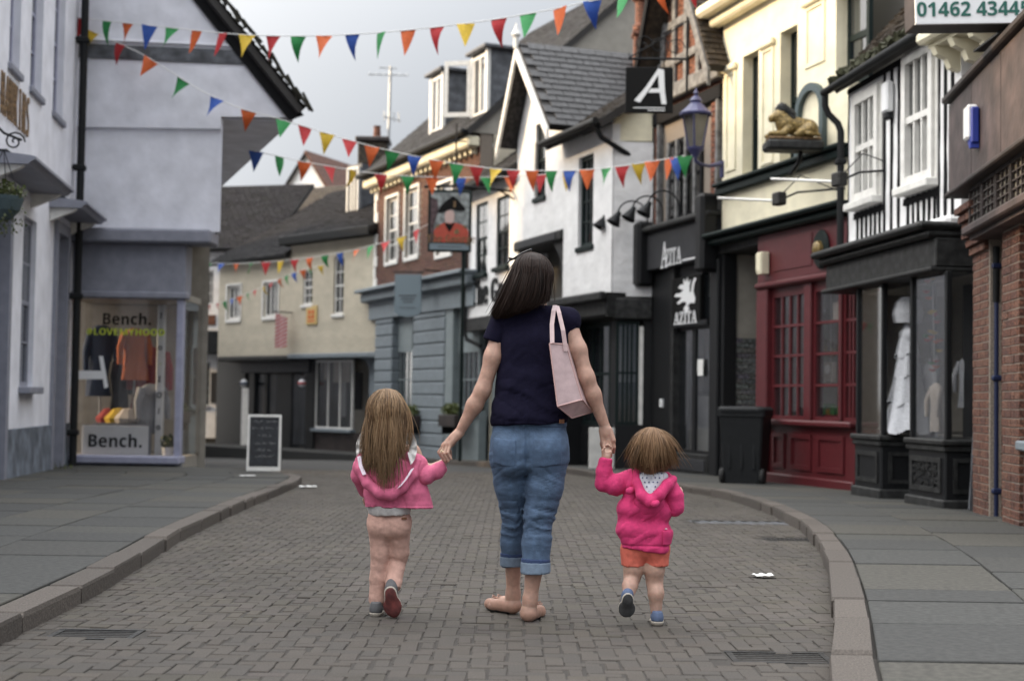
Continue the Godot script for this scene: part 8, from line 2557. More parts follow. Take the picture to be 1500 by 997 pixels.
	for s in 2:
		var a: Vector3 = [P.call(738, 469), P.call(826, 469)][s]
		var e: Vector3 = [P.call(714, 520, 0.01), P.call(850, 502, 0.01)][s]
		var hem: Vector3 = [P.call(720.5, 500), P.call(839.5, 483)][s]
		part(t, "sleeve", sdf_mesh([[a, e, [0.06, 0.056][s], [0.05, 0.046][s], 1.0]], 0.009, 0.02, 0.0, 20.0, [[hem, [Vector3(-0.32, -1, 0), Vector3(0.58, -0.8, 0)][s].normalized()]]), M["tee_navy"])
	# jeans
	var jn := [[P.call(752, 622, 0.01), P.call(799, 620, 0.01), 0.093, 0.093, 1.05], [P.call(750, 648, 0.01), P.call(800, 647, 0.01), 0.1, 0.1, 1.12], [P.call(752, 660, 0.045), P.call(753, 672, 0.04), 0.092, 0.09, 1.0], [P.call(801, 658, 0.055), P.call(800, 672, 0.05), 0.094, 0.09, 1.0]]
	var legL := chain([P.call(746, 670, 0.0), P.call(749, 712, -0.03), P.call(752, 755, -0.07), P.call(751, 795, -0.12), P.call(751, 842, -0.17)], [0.094, 0.075, 0.056, 0.054, 0.052])
	var legR := chain([P.call(804, 668, 0.02), P.call(798, 712, 0.03), P.call(790, 752, 0.02), P.call(786, 795, 0.02), P.call(784, 850, 0.03)], [0.094, 0.083, 0.069, 0.064, 0.062])
	var wr := func(p: Vector3) -> float:
		var left := smoothstep(0.02, -0.03, p.x)
		var kn := exp(-pow((p.y - 0.45) / 0.09, 2.0))
		var th := exp(-pow((p.y - 0.66) / 0.07, 2.0))
		var a := crease(p + Vector3(0, left * 0.7 + p.x * 0.12, 0), Vector3(5, 30, 5), 0.0085) * kn
		a += crease(p + Vector3(0, p.x * (0.35 - 0.8 * left), 0), Vector3(3, 19, 3), 0.0065) * th
		a += crease(p, Vector3(9, 12, 9), 0.002)
		a -= 0.006 * exp(-pow((p.x - 0.012) / 0.007, 2.0)) * smoothstep(0.88, 0.82, p.y) * smoothstep(0.66, 0.72, p.y) * smoothstep(0.0, 0.06, p.z)
		return a
	part(t, "jeans", sdf_mesh(jn + legL + legR, 0.0075, 0.02, 0.0, 20.0, [[P.call(775, 611, 0), Vector3(0.05, 1, 0.05).normalized()], [P.call(765, 834, 0), Vector3(0.12, -1, 0).normalized()]], wr), M["denim"])
	# rolled cuffs
	for s in 2:
		var c: Vector3 = [P.call(751, 822, -0.155), P.call(784, 831, 0.03)][s]
		var b: Vector3 = [P.call(751, 795, -0.12), P.call(785, 800, 0.025)][s]
		var e: Vector3 = [P.call(751, 850, -0.18), P.call(784, 860, 0.035)][s]
		var r: float = [0.058, 0.067][s]
		part(t, "cuff", sdf_mesh([[b, e, r + 0.001, r, 1.0]], 0.007, 0.01, 0.0, 20.0, [[c + Vector3(0, 0.028, 0), Vector3(0.02, 1, 0)], [c - Vector3(0, [0.022, 0.026][s], 0), Vector3(0.02, -1, 0)]]), M["denim_inside"])
		part(t, "cuff_seam", sdf_mesh([[b, e, r - 0.0015, r, 1.0]], 0.006, 0.01, 0.0, 20.0, [[c + Vector3(0, 0.041, 0), Vector3(0.02, 1, 0)], [c - Vector3(0, -0.02, 0), Vector3(0.02, -1, 0)]]), M["denim_seam"])
	# back pockets: patches that follow the seat
	var seat := jn + legL + legR
	for s in 2:
		var x0: float = [722, 779][s]; var x1: float = [756, 822][s]
		part(t, "back_pocket", sdf_mesh(grow(seat, 0.0035), 0.008, 0.02, 0.0, 20.0, [[P.call(x0, 650), Vector3(-1, 0, 0)], [P.call(x1, 650), Vector3(1, 0, 0)], [P.call(750, 642), Vector3([0.06, -0.04][s], 1, 0).normalized()], [P.call((x0 + x1) / 2, 681), Vector3([-0.18, 0.14][s], -1, 0).normalized()], [P.call(770, 650, 0.0), Vector3(0, 0, -1)]]), M["denim_pocket"])
	part(t, "waistband", sdf_mesh(grow(jn, 0.004), 0.008, 0.02, 0.0, 20.0, [[P.call(775, 609, 0), Vector3(0.05, 1, 0.05).normalized()], [P.call(775, 622, 0), Vector3(-0.05, -1, -0.05).normalized()]]), M["denim_pocket"])
	bx(t, "leather_patch", "patch_brown", 0, 0.028, 0, 0.018, 0, 0.004)
	t.get_node("leather_patch").transform = Transform3D(Basis(Vector3.UP, 0.75), P.call(823, 617, 0.102))
	bx(t, "belt_loop", "denim", -0.005, 0.005, -0.022, 0.022, -0.003, 0.003)
	t.get_node("belt_loop").position = P.call(767, 618, 0.118)
	# hair: a mass with locks laid over it
	var H := [[P.call(778, 398, -0.02), P.call(779, 402, 0.02), 0.091, 0.088, 1.0], [P.call(784, 408, 0.03), P.call(786, 428, 0.04), 0.075, 0.052, 1.0], [P.call(774, 410, 0.03), P.call(764, 436, 0.05), 0.078, 0.06, 1.0], [P.call(764, 436, 0.05), P.call(742, 453, 0.055), 0.058, 0.036, 0.9], [P.call(742, 453, 0.055), P.call(726, 463, 0.05), 0.034, 0.014, 0.9], [P.call(788, 425, 0.04), P.call(768, 445, 0.07), 0.05, 0.035, 0.9]]
	var hr := part(t, "hair", sdf_mesh(H, 0.009, 0.03), M["scalp_dark"])
	var cr: Vector3 = P.call(776, 373, 0.0)
	var gs := [
		[P.call(762, 378, 0.0), P.call(748, 392, 0.06), P.call(738, 430, 0.09), P.call(719, 464, 0.06)],
		[P.call(768, 374, 0.01), P.call(754, 392, 0.1), P.call(748, 432, 0.12), P.call(727, 466, 0.075)],
		[P.call(774, 372, 0.02), P.call(766, 390, 0.13), P.call(760, 432, 0.14), P.call(743, 461, 0.1)],
		[P.call(780, 372, 0.02), P.call(780, 388, 0.14), P.call(776, 430, 0.14), P.call(760, 455, 0.12)],
		[P.call(786, 373, 0.02), P.call(795, 388, 0.12), P.call(794, 425, 0.13), P.call(776, 450, 0.12)],
		[P.call(790, 376, 0.0), P.call(801, 390, 0.08), P.call(802, 424, 0.09), P.call(790, 446, 0.1)],
		[P.call(792, 380, -0.03), P.call(804, 396, 0.02), P.call(805, 426, 0.05), P.call(798, 442, 0.08)]]
	stuff(part(hr, "locks", strands(gs, 2000, 0.0024, 0.007, 5, [Color(1, 1, 1), Color(0.8, 0.8, 0.8), Color(1.35, 1.25, 1.2), Color(0.6, 0.6, 0.6)], 0.92, H), M["hair_dark"]))
	# sunglasses pushed up on the head, ring
	var gl := thing("sunglasses", "black sunglasses pushed up on the woman's hair", "sunglasses", o + P.call(758, 378, -0.03), Basis(Vector3.UP, -0.35) * Basis(Vector3.BACK, 0.45))
	for s in [-1, 1]:
		lathe(gl, "lens", "lens_dark", [Vector2(0, -0.003), Vector2(0.02, -0.002), Vector2(0.024, 0.002), Vector2(0, 0.004)], Vector3(s * 0.026 + 0.02, 0.01, -0.03), 12)
	tube(gl, "frame", "lens_dark", [Vector3(-0.03, 0.012, 0.02), Vector3(-0.028, 0.014, -0.03), Vector3(0.02, 0.022, -0.045), Vector3(0.07, 0.014, -0.03)], 0.005, 6)
	tube(gl, "temple", "lens_dark", [Vector3(-0.03, 0.014, -0.03), Vector3(-0.034, 0.0, 0.03), Vector3(-0.03, -0.015, 0.07)], 0.0045, 6)
	var rg := part(self, numbered("finger_ring"), null, M["ring_gold"], Transform3D(Basis(), o + P.call(648, 660, 0.012)))
	var tr := TorusMesh.new()
	tr.inner_radius = 0.0075; tr.outer_radius = 0.0105; tr.rings = 16; tr.ring_segments = 8
	rg.mesh = tr
	rg.rotation = Vector3(0.5, 0, 0.4)
	tag(rg, "gold ring on the hand that holds the girl's hand", "ring")
	# tote bag under her right arm
	var bg := thing("tote_bag", "pale pink leather tote bag slung from the woman's right shoulder", "bag", o + P.call(835, 612, 0.08))
	var bo := bg.position - o
	var c := []
	for q in [[805, 503, 0.17], [829, 504, 0.13], [853, 585, 0.14], [817, 595, 0.2], [812, 498, -0.06], [838, 500, -0.1], [868, 603, 0.0], [838, 612, 0.1]]: c.append(P.call(q[0], q[1], q[2]) - bo)
	var st := S()
	quad(st, c[3], c[2], c[1], c[0]); quad(st, c[7], c[6], c[2], c[3]); quad(st, c[2], c[6], c[5], c[1]); quad(st, c[7], c[3], c[0], c[4]); quad(st, c[6], c[7], c[4], c[5])
	quad(st, c[0].lerp(c[4], 0.04) - Vector3(0, 0.01, 0), c[1].lerp(c[5], 0.04) - Vector3(0, 0.01, 0), c[5] - Vector3(0, 0.01, 0), c[4] - Vector3(0, 0.01, 0))
	part(bg, "body", done(st), M["bag_pink"])
	for e in [[c[0], c[3]], [c[3], c[2]], [c[1], c[2]], [c[3], c[7]], [c[2], c[6]], [c[7], c[6]], [c[0], c[1]]]: tube(bg, "edge_seam", "bag_trim", [e[0], (e[0] as Vector3).lerp(e[1], 0.5), e[1]], 0.0035, 5)
	var s1 := [P.call(809, 502, 0.165), P.call(808.5, 475, 0.13), P.call(811, 455, 0.09), P.call(813, 447, 0.03), P.call(815, 449, -0.04), P.call(815, 480, -0.09), P.call(815, 500, -0.05)]
	var s2 := [P.call(829, 514, 0.15), P.call(825, 484, 0.14), P.call(819, 458, 0.1), P.call(816, 448, 0.04), P.call(818, 449, -0.04), P.call(828, 480, -0.1), P.call(835, 500, -0.09)]
	for s in [s1, s2]:
		var b := S()
		var w := 0.0095
		for i in s.size() - 1:
			var a: Vector3 = s[i] - bo; var e: Vector3 = s[i + 1] - bo
			var dx := Vector3(w, 0, 0.003)
			quad(b, a - dx, a + dx, e + dx, e - dx)
			var th := Vector3(0, 0.001, -0.005)
			quad(b, a + dx + th, a - dx + th, e - dx + th, e + dx + th)
			quad(b, a + dx, a + dx + th, e + dx + th, e + dx); quad(b, a - dx + th, a - dx, e - dx, e - dx + th)
		part(bg, "strap", done(b), M["bag_pink"])

func small_head(hd: Vector3, fw: Vector3, k: float, neck: Vector3) -> ArrayMesh:
	var rt := fw.cross(Vector3.UP)
	return sdf_mesh([[hd + Vector3(0, 0.015, 0) - fw * 0.015, hd + fw * 0.015, 0.082 * k, 0.08 * k, 1.0], [hd + fw * 0.03, hd + fw * 0.038 + Vector3(0, -0.055, 0) * k, 0.06 * k, 0.038 * k, 1.0],
		[hd + fw * 0.09 * k + Vector3(0, -0.015, 0), hd + fw * 0.098 * k + Vector3(0, -0.03, 0), 0.007, 0.01, 1.0, 0.01], [hd + fw * 0.08 * k + Vector3(0, -0.05, 0) - rt * 0.012, hd + fw * 0.08 * k + Vector3(0, -0.05, 0) + rt * 0.012, 0.007, 0.007, 1.0, 0.006],
		[hd + rt * 0.078 * k, hd + rt * 0.08 * k + Vector3(0, -0.03, 0), 0.013, 0.009, 1.0, 0.005], [hd - rt * 0.078 * k, hd - rt * 0.08 * k + Vector3(0, -0.03, 0), 0.013, 0.009, 1.0, 0.005],
		[hd + Vector3(0, -0.04, 0), neck, 0.04 * k, 0.038 * k, 1.0]], 0.007, 0.02)
func sole_up(t: Node3D, heel: Vector3, toe: Vector3, w: float, up, um, sm, edge):
	# a shoe on a lifted foot: its sole looks back at the camera
	var mid := heel.lerp(toe, 0.62)
	var shoe := part(t, "shoe", sdf_mesh([[heel + Vector3(0, -w * 0.3, -0.035), mid + Vector3(0, 0, -0.035), w * 0.38, w * 0.46, 1.0], [mid + Vector3(0, 0, -0.03), toe + Vector3(0, w * 0.4, -0.02), w * 0.45, w * 0.36, 1.0], [heel + Vector3(0, -w * 0.2, -0.03), up, w * 0.38, w * 0.34, 1.0]], 0.006, 0.015), M[um])
	part(shoe, "midsole", sdf_mesh([[heel + Vector3(0, -w * 0.42, -0.004), mid + Vector3(0, 0, -0.004), w * 0.42, w * 0.5, 0.3], [mid + Vector3(0, 0, -0.004), toe + Vector3(0, w * 0.45, -0.004), w * 0.5, w * 0.44, 0.3]], 0.005, 0.008), M[edge])
	part(shoe, "sole", sdf_mesh([[heel + Vector3(0, -w * 0.42, 0.008), mid + Vector3(0, 0, 0.008), w * 0.36, w * 0.45, 0.2], [mid + Vector3(0, 0, 0.008), toe + Vector3(0, w * 0.45, 0.008), w * 0.45, w * 0.38, 0.2]], 0.0045, 0.008), M[sm])
func shoe_down(t: Node3D, heel: Vector3, toe: Vector3, w: float, um, edge):
	var g := Vector3(0, 0.012, 0)
	var shoe := part(t, "shoe", sdf_mesh([[heel + Vector3(0, w * 0.62, 0), heel.lerp(toe, 0.5) + Vector3(0, w * 0.55, 0), w * 0.46, w * 0.46, 1.0], [heel.lerp(toe, 0.5) + Vector3(0, w * 0.5, 0), toe + Vector3(0, w * 0.42, 0), w * 0.46, w * 0.36, 1.0], [heel + Vector3(0, w * 0.4, 0), heel + Vector3(0, w * 1.0, 0), w * 0.46, w * 0.4, 1.0]], 0.006, 0.012, 0.0, 20.0, [[heel + g * 1.6, Vector3(0, -1, 0)], [heel + Vector3(0, w * 1.12, 0), Vector3(0, 1, 0.1).normalized()]]), M[um])
	part(shoe, "sole", sdf_mesh([[heel + Vector3(0, w * 0.4, 0), heel.lerp(toe, 0.5) + Vector3(0, w * 0.4, 0), w * 0.52, w * 0.54, 1.0], [heel.lerp(toe, 0.5) + Vector3(0, w * 0.4, 0), toe + Vector3(0, w * 0.36, 0), w * 0.54, w * 0.44, 1.0]], 0.005, 0.008, 0.0, 20.0, [[heel + g * 1.7, Vector3(0, 1, 0)], [heel, Vector3(0, -1, 0)]]), M[edge])

func girl():
	var D := 6.47
	var o := gpt(X(568, D), D)
	var t := thing("person", "girl with long fair hair in a pink hooded jacket and peach trousers", "person", o)
	var P := func(px, py, dz := 0.0): return at(px, py, D - dz) - o
	var hd: Vector3 = P.call(568, 604, -0.01)
	var shR: Vector3 = P.call(604, 662, 0.0); var elR: Vector3 = P.call(624, 692, 0.02); var wrR: Vector3 = P.call(649, 678, 0.0)
	var hipL: Vector3 = P.call(556, 768); var hipR: Vector3 = P.call(584, 768)
	var knL: Vector3 = P.call(556, 815, -0.02); var anL: Vector3 = P.call(552, 876, -0.02)
	var knR: Vector3 = P.call(582, 818, -0.05); var anR: Vector3 = P.call(573, 858, 0.04)
	var body := [[P.call(566, 672), P.call(568, 745), 0.06, 0.06, 0.75], [P.call(540, 664), shR, 0.035, 0.035, 1.0], [P.call(567, 655), P.call(567, 640), 0.033, 0.032, 1.0]]
	body += chain([shR, elR, wrR], [0.032, 0.028, 0.02]) + chain([hipL, knL, anL], [0.05, 0.036, 0.026]) + chain([hipR, knR, anR], [0.05, 0.036, 0.026])
	body += chain([P.call(534, 668), P.call(528, 700, -0.03), P.call(536, 720, -0.13)], [0.03, 0.026, 0.02])
	var pm: Vector3 = P.call(656, 668, -0.01)
	var hnd := hand(wrR, pm, Vector3(0.3, 0.2, 0.9).normalized(), [[P.call(656, 662, -0.03), P.call(650, 659, -0.02)], [P.call(658, 661, -0.015), P.call(652, 657, -0.01)], [P.call(659, 662, 0.0), P.call(653, 658, 0.005)], [P.call(659, 664, 0.012), P.call(654, 661, 0.015)]], [P.call(655, 672, 0.0), P.call(660, 668, 0.02), P.call(660, 660, 0.025)], 0.72)
	var hl := hand(P.call(536, 720, -0.13), P.call(540, 728, -0.17), Vector3(0.7, 0.2, 0.3).normalized(), [[P.call(540, 735, -0.19), P.call(542, 741, -0.19)], [P.call(542, 735, -0.19), P.call(544, 742, -0.19)], [P.call(545, 735, -0.19), P.call(546, 741, -0.19)], [P.call(547, 733, -0.18), P.call(548, 738, -0.18)]], [P.call(535, 726, -0.16), P.call(533, 732, -0.17), P.call(534, 738, -0.18)], 0.7)
	part(t, "body", join([sdf_mesh(body, 0.01, 0.02), small_head(hd, Vector3(0.25, 0.0, -0.97).normalized(), 1.0, P.call(567, 645, 0)), hnd, hl]), M["skin_child"])
	# trousers
	var leg := [[P.call(556, 762, 0.0), P.call(584, 762, 0.0), 0.058, 0.058, 1.0], [P.call(557, 772, 0.015), P.call(583, 772, 0.015), 0.056, 0.056, 1.0]]
	leg += chain([hipL, P.call(557, 808, -0.01), P.call(554, 845, -0.02), P.call(552, 890, -0.02)], [0.056, 0.044, 0.038, 0.04])
	leg += chain([hipR, P.call(584, 808, -0.03), knR, P.call(574, 868, 0.055)], [0.056, 0.046, 0.042, 0.036])
	var wr := func(p: Vector3) -> float: return crease(p + Vector3(0, p.x * 0.4, 0), Vector3(6, 24, 6), 0.0022) - 0.004 * exp(-pow((p.x - 0.008) / 0.006, 2.0)) * smoothstep(0.36, 0.4, p.y) * smoothstep(0.0, 0.03, p.z)
	var hemL := P.call(552, 884) as Vector3
	part(t, "trousers", sdf_mesh(leg, 0.007, 0.014, 0.0, 20.0, [[P.call(568, 748, 0), Vector3(0, 1, 0)], [P.call(552, 886, 0), Vector3(-0.25, -1, 0).normalized()], [P.call(573, 866, 0.06), Vector3(0.45, -0.75, 0.5).normalized()]], wr), M["trousers_peach"])
	part(t, "waistband_tab", box_mesh(0.024, 0.009, 0.004), M["patch_brown"], Transform3D(Basis(Vector3.UP, 0.5), P.call(592, 759, 0.062)))
	shoe_down(t, Vector3((P.call(551, 897) as Vector3).x, 0.0, 0.02), Vector3((P.call(553, 897) as Vector3).x, 0.0, -0.12), 0.06, "shoe_grey", "sole_pale")
	sole_up(t, P.call(572, 858, 0.1), P.call(577, 906, 0.075), 0.07, P.call(573, 855, 0.05), "shoe_grey", "sole_red", "sole_pale")
	# white top
	var top := [[P.call(562, 680, 0.0), P.call(562, 740, 0.01), 0.075, 0.075, 0.9], [P.call(574, 680, 0.0), P.call(577, 742, 0.01), 0.07, 0.078, 0.9], [P.call(545, 662), P.call(592, 662), 0.035, 0.035, 1.0]]
	part(t, "white_top", sdf_mesh(top, 0.009, 0.03, 0.0, 20.0, [[P.call(568, 754, 0), Vector3(0.05, -1, 0).normalized()], [P.call(568, 652, 0), Vector3(0, 1, 0)]], func(p: Vector3) -> float: return crease(p, Vector3(20, 5, 10), 0.003)), M["cotton_white"])
	for s in 2:
		var fr := S()
		fr.set_smooth_group(1)
		var c: Vector3 = [P.call(537, 655, 0.03), P.call(596, 657, 0.06)][s]
		var n := 26
		for i in n:
			for j in 3:
				var f := func(a, b): 
					var u: float = a / float(n)
					var ang := -1.1 + u * 2.6
					var rr: float = 0.012 + b * 0.0115
					return c + Vector3((1 if s == 1 else -1) * cos(ang) * rr, sin(ang) * rr * 1.7 + 0.0, (0.5 - u) * 0.07 + 0.003 * sin(a * 1.1) * b + 0.006 * b)
				quad(fr, f.call(i, j), f.call(i + 1, j), f.call(i + 1, j + 1), f.call(i, j + 1))
		part(t, "shoulder_frill", done(fr), M["cotton_white"])
	# jacket hanging off the shoulders
	var jk := [[P.call(545, 693, 0.02), P.call(602, 693, 0.02), 0.062, 0.062, 1.15], [P.call(550, 722, 0.02), P.call(606, 722, 0.02), 0.055, 0.058, 1.25], [P.call(552, 745, 0.02), P.call(610, 748, 0.02), 0.055, 0.058, 1.25], [P.call(608, 700, 0.02), P.call(624, 752, 0.03), 0.034, 0.04, 0.9], [P.call(540, 676, 0.02), P.call(530, 684, 0.0), 0.045, 0.045, 1.0], [P.call(600, 672, 0.03), P.call(612, 680, 0.02), 0.038, 0.045, 1.0]]
	var jf := func(p: Vector3) -> float: return crease(p + Vector3(p.y * 0.3, 0, 0), Vector3(13, 6, 9), 0.0035) - 0.004 * exp(-pow((p.y - 0.505) / 0.003, 2.0))
	part(t, "jacket", sdf_mesh(jk, 0.008, 0.03, 0.0, 20.0, [[P.call(585, 742, 0), Vector3(-0.02, -1, 0).normalized()], [P.call(637, 720, 0), Vector3(1, -0.05, 0).normalized()]], jf), M["jacket_pink"])
	var slv := chain([P.call(611, 680, 0.02), P.call(622, 697, 0.035), P.call(640, 690, 0.02), P.call(653, 679, 0.0)], [0.042, 0.039, 0.034, 0.028])
	part(t, "sleeve", sdf_mesh(slv, 0.007, 0.016, 0.0, 20.0, [[P.call(652, 680, 0), Vector3(0.8, 0.5, 0).normalized()]], func(p: Vector3) -> float: return crease(p, Vector3(24, 9, 12), 0.004)), M["jacket_pink"])
	part(t, "sleeve", sdf_mesh(chain([P.call(534, 676, 0.0), P.call(528, 696, -0.02), P.call(535, 718, -0.11)], [0.045, 0.042, 0.034]), 0.008, 0.016), M["jacket_pink"])
	# hood lying open on the back: rolled edge, pouch and white tapes
	var edge := [P.call(528, 668, 0.05), P.call(528, 688, 0.075), P.call(538, 708, 0.1), P.call(556, 722, 0.115), P.call(573, 724, 0.115), P.call(590, 713, 0.105), P.call(604, 696, 0.085), P.call(612, 676, 0.055)]
	part(t, "hood_edge", sdf_mesh(chain(edge, [0.02, 0.024, 0.024, 0.026, 0.026, 0.024, 0.022, 0.018]), 0.006, 0.012, 0.0, 20.0, [], func(p: Vector3) -> float: return crease(p, Vector3(18, 18, 18), 0.0018)), M["jacket_pink"])
	part(t, "hood", sdf_mesh([[P.call(547, 690, 0.055), P.call(590, 688, 0.055), 0.05, 0.05, 0.8], [P.call(560, 708, 0.07), P.call(580, 706, 0.07), 0.045, 0.045, 0.8]], 0.008, 0.03, 0.0, 20.0, [], func(p: Vector3) -> float: return crease(p + Vector3(p.y * 0.5, 0, 0), Vector3(17, 9, 9), 0.006)), M["jacket_pink"])
	for s in 2:
		var a: Array = [[P.call(525.5, 668, 0.085), P.call(528, 682, 0.105), P.call(533.5, 695, 0.122)], [P.call(604, 686, 0.118), P.call(595, 701, 0.135), P.call(584, 714, 0.145)]][s]
		var b := S()
		for i in 2:
			var w := Vector3(0.008, 0.002, 0.0) if s == 0 else Vector3(0.008, 0.005, 0.0)
			quad(b, a[i] - w, a[i] + w, a[i + 1] + w, a[i + 1] - w)
			var k := Vector3(0, 0, -0.006)
			quad(b, a[i] + w + k, a[i] - w + k, a[i + 1] - w + k, a[i + 1] + w + k)
			quad(b, a[i] + w, a[i] + w + k, a[i + 1] + w + k, a[i + 1] + w); quad(b, a[i] - w + k, a[i] - w, a[i + 1] - w, a[i + 1] - w + k)
		part(t, "hood_tape", done(b), M["ribbon_white"])
	# hair
	var H := [[P.call(566, 598, -0.01), P.call(567, 606, 0.02), 0.09, 0.09, 1.0], [P.call(566, 610, 0.03), P.call(566, 650, 0.05), 0.08, 0.062, 0.8], [P.call(566, 650, 0.05), P.call(563, 684, 0.075), 0.07, 0.03, 0.7], [P.call(550, 620, 0.01), P.call(548, 668, 0.04), 0.045, 0.03, 1.0], [P.call(583, 620, 0.01), P.call(584, 650, 0.04), 0.045, 0.026, 1.0]]
	var hr := part(t, "hair", sdf_mesh(H, 0.008, 0.03), M["scalp_blonde"])
	var cr: Vector3 = P.call(567, 573, -0.01)
	var ends := [[528, 684, 0.06, 536, 600], [534, 700, 0.09, 532, 612], [542, 690, 0.11, 538, 615], [550, 694, 0.13, 546, 610], [557, 706, 0.14, 554, 610], [563, 726, 0.145, 562, 608], [570, 718, 0.145, 570, 608], [577, 694, 0.135, 578, 610], [581, 678, 0.125, 584, 612], [586, 668, 0.11, 591, 610], [590, 664, 0.09, 597, 604], [594, 672, 0.07, 600, 600]]
	var gs := []
	for i in ends.size():
		var e = ends[i]
		var f := (i / (ends.size() - 1.0) - 0.5)
		gs.append([cr + Vector3(f * 0.05, -absf(f) * 0.02, 0.0), P.call(566 + f * 70, 584 + absf(f) * 16, 0.1 * (1.2 - 1.6 * absf(f))), P.call(566 + (e[3] - 566) * 0.84, e[4] + 36, 0.14 * (1.15 - absf(f))), P.call(e[0], e[1], e[2])])
	stuff(part(hr, "locks", strands(gs, 2200, 0.0018, 0.013, 8, [Color(1, 1, 1), Color(0.7, 0.62, 0.55), Color(1.3, 1.25, 1.15), Color(0.45, 0.4, 0.36), Color(0.85, 0.8, 0.75)], 0.68, H, 0.7), M["hair_blonde"]))

func toddler():
	var D := 6.34
	var o := gpt(X(950, D), D)
	var t := thing("person", "toddler with a short brown bob in a bright pink jacket and coral shorts", "person", o)
	var P := func(px, py, dz := 0.0): return at(px, py, D - dz) - o
	var hd: Vector3 = P.call(953, 661, 0.0)
	var shL: Vector3 = P.call(920, 702); var elL: Vector3 = P.call(885, 708, 0.01); var wrL: Vector3 = P.call(887, 676, 0.02)
	var shR: Vector3 = P.call(978, 708); var elR: Vector3 = P.call(991, 742, 0.02); var wrR: Vector3 = P.call(991, 727, -0.05)
	var knL: Vector3 = P.call(926, 846, -0.01); var anL: Vector3 = P.call(921, 868, 0.05)
	var knR: Vector3 = P.call(959, 852, -0.01); var anR: Vector3 = P.call(961, 893, 0.0)
	var body := [[P.call(950, 715), P.call(946, 790), 0.055, 0.058, 0.8], [shL, shR, 0.035, 0.035, 1.0], [P.call(951, 700), P.call(951, 685), 0.036, 0.036, 1.0]]
	body += chain([shL, elL, wrL], [0.032, 0.028, 0.02]) + chain([shR, elR, wrR], [0.032, 0.028, 0.02])
	body += chain([P.call(930, 812), P.call(928, 832, 0.0), knL, P.call(923, 858, 0.03), anL], [0.05, 0.042, 0.034, 0.031, 0.026]) + chain([P.call(960, 812), P.call(959, 834, 0.0), knR, P.call(961, 868, 0.008), anR], [0.05, 0.042, 0.034, 0.033, 0.026])
	var hl := hand(wrL, P.call(889, 663, 0.02), Vector3(0.9, 0.1, -0.2).normalized(), [[P.call(886, 655, 0.005), P.call(888, 652, 0.02)], [P.call(889, 654, 0.0), P.call(890, 651, 0.015)], [P.call(892, 655, 0.0), P.call(893, 652, 0.015)], [P.call(895, 657, 0.005), P.call(895, 654, 0.02)]], [P.call(885, 668, 0.03), P.call(883, 660, 0.035), P.call(886, 655, 0.04)], 0.66)
	var hr2 := hand(wrR, P.call(994, 719, -0.06), Vector3(0.5, 0.3, 0.7).normalized(), [[P.call(997, 715, -0.08), P.call(992, 715, -0.09)], [P.call(998, 717, -0.065), P.call(993, 718, -0.085)], [P.call(999, 719, -0.05), P.call(994, 721, -0.07)], [P.call(999, 722, -0.04), P.call(995, 724, -0.06)]], [P.call(989, 722, -0.04), P.call(990, 715, -0.05), P.call(994, 713, -0.06)], 0.66)
	part(t, "body", join([sdf_mesh(body, 0.009, 0.02), small_head(hd, Vector3(0.1, 0, -0.99).normalized(), 1.03, P.call(951, 692, 0)), hl, hr2]), M["skin_child"])
	# shorts
	var sh := [[P.call(930, 802), P.call(962, 802), 0.062, 0.062, 1.0], [P.call(928, 812), P.call(927, 836), 0.056, 0.052, 1.0], [P.call(962, 812), P.call(963, 836), 0.056, 0.052, 1.0]]
	part(t, "shorts", sdf_mesh(sh, 0.007, 0.014, 0.0, 20.0, [[P.call(946, 829, 0), Vector3(0, -1, 0)], [P.call(946, 790, 0), Vector3(0, 1, 0)]], func(p: Vector3) -> float: return crease(p, Vector3(18, 9, 9), 0.003)), M["shorts_coral"])
	# jacket
	var jk := [[P.call(928, 712, 0.0), P.call(972, 714, 0.0), 0.058, 0.058, 1.1], [P.call(922, 745, 0.01), P.call(968, 748, 0.01), 0.058, 0.056, 1.2], [P.call(922, 775, 0.01), P.call(966, 780, 0.01), 0.06, 0.056, 1.25], [P.call(930, 798, 0.01), P.call(962, 803, 0.01), 0.056, 0.056, 1.2], [P.call(930, 698), P.call(970, 700), 0.04, 0.04, 1.0]]
	var fold := func(p: Vector3) -> float: return crease(p + Vector3(0, -p.x * 0.7, 0), Vector3(7, 17, 9), 0.004) - 0.004 * exp(-pow((p.y - 0.352) / 0.004, 2.0))
	part(t, "jacket", sdf_mesh(jk, 0.0075, 0.03, 0.0, 20.0, [[P.call(946, 806, 0), Vector3(-0.12, -1, 0).normalized()], [P.call(950, 690, 0), Vector3(0, 1, 0)]], fold), M["jacket_magenta"])
	part(t, "sleeve", sdf_mesh(chain([P.call(924, 703, 0), P.call(902, 710, 0.01), P.call(886, 706, 0.01), P.call(885, 690, 0.015), P.call(887, 674, 0.02)], [0.05, 0.047, 0.042, 0.036, 0.03]), 0.007, 0.014, 0.0, 20.0, [[P.call(888, 670, 0.02), Vector3(0.2, 1, 0).normalized()]], func(p: Vector3) -> float: return crease(p, Vector3(24, 16, 12), 0.0035)), M["jacket_magenta"])
	part(t, "sleeve", sdf_mesh(chain([P.call(976, 708, 0), P.call(986, 728, 0.015), P.call(988, 742, 0.02), P.call(991, 731, -0.03)], [0.048, 0.046, 0.042, 0.033]), 0.007, 0.014, 0.0, 20.0, [], func(p: Vector3) -> float: return crease(p, Vector3(12, 24, 12), 0.0032)), M["jacket_magenta"])
	part(t, "pocket", sdf_mesh(grow(jk, 0.006), 0.0075, 0.03, 0.0, 20.0, [[P.call(968, 780), Vector3(-1, 0, 0)], [P.call(960, 773), Vector3(0.05, 1, 0).normalized()], [P.call(975, 797), Vector3(0, -1, 0)]]), M["jacket_magenta"])
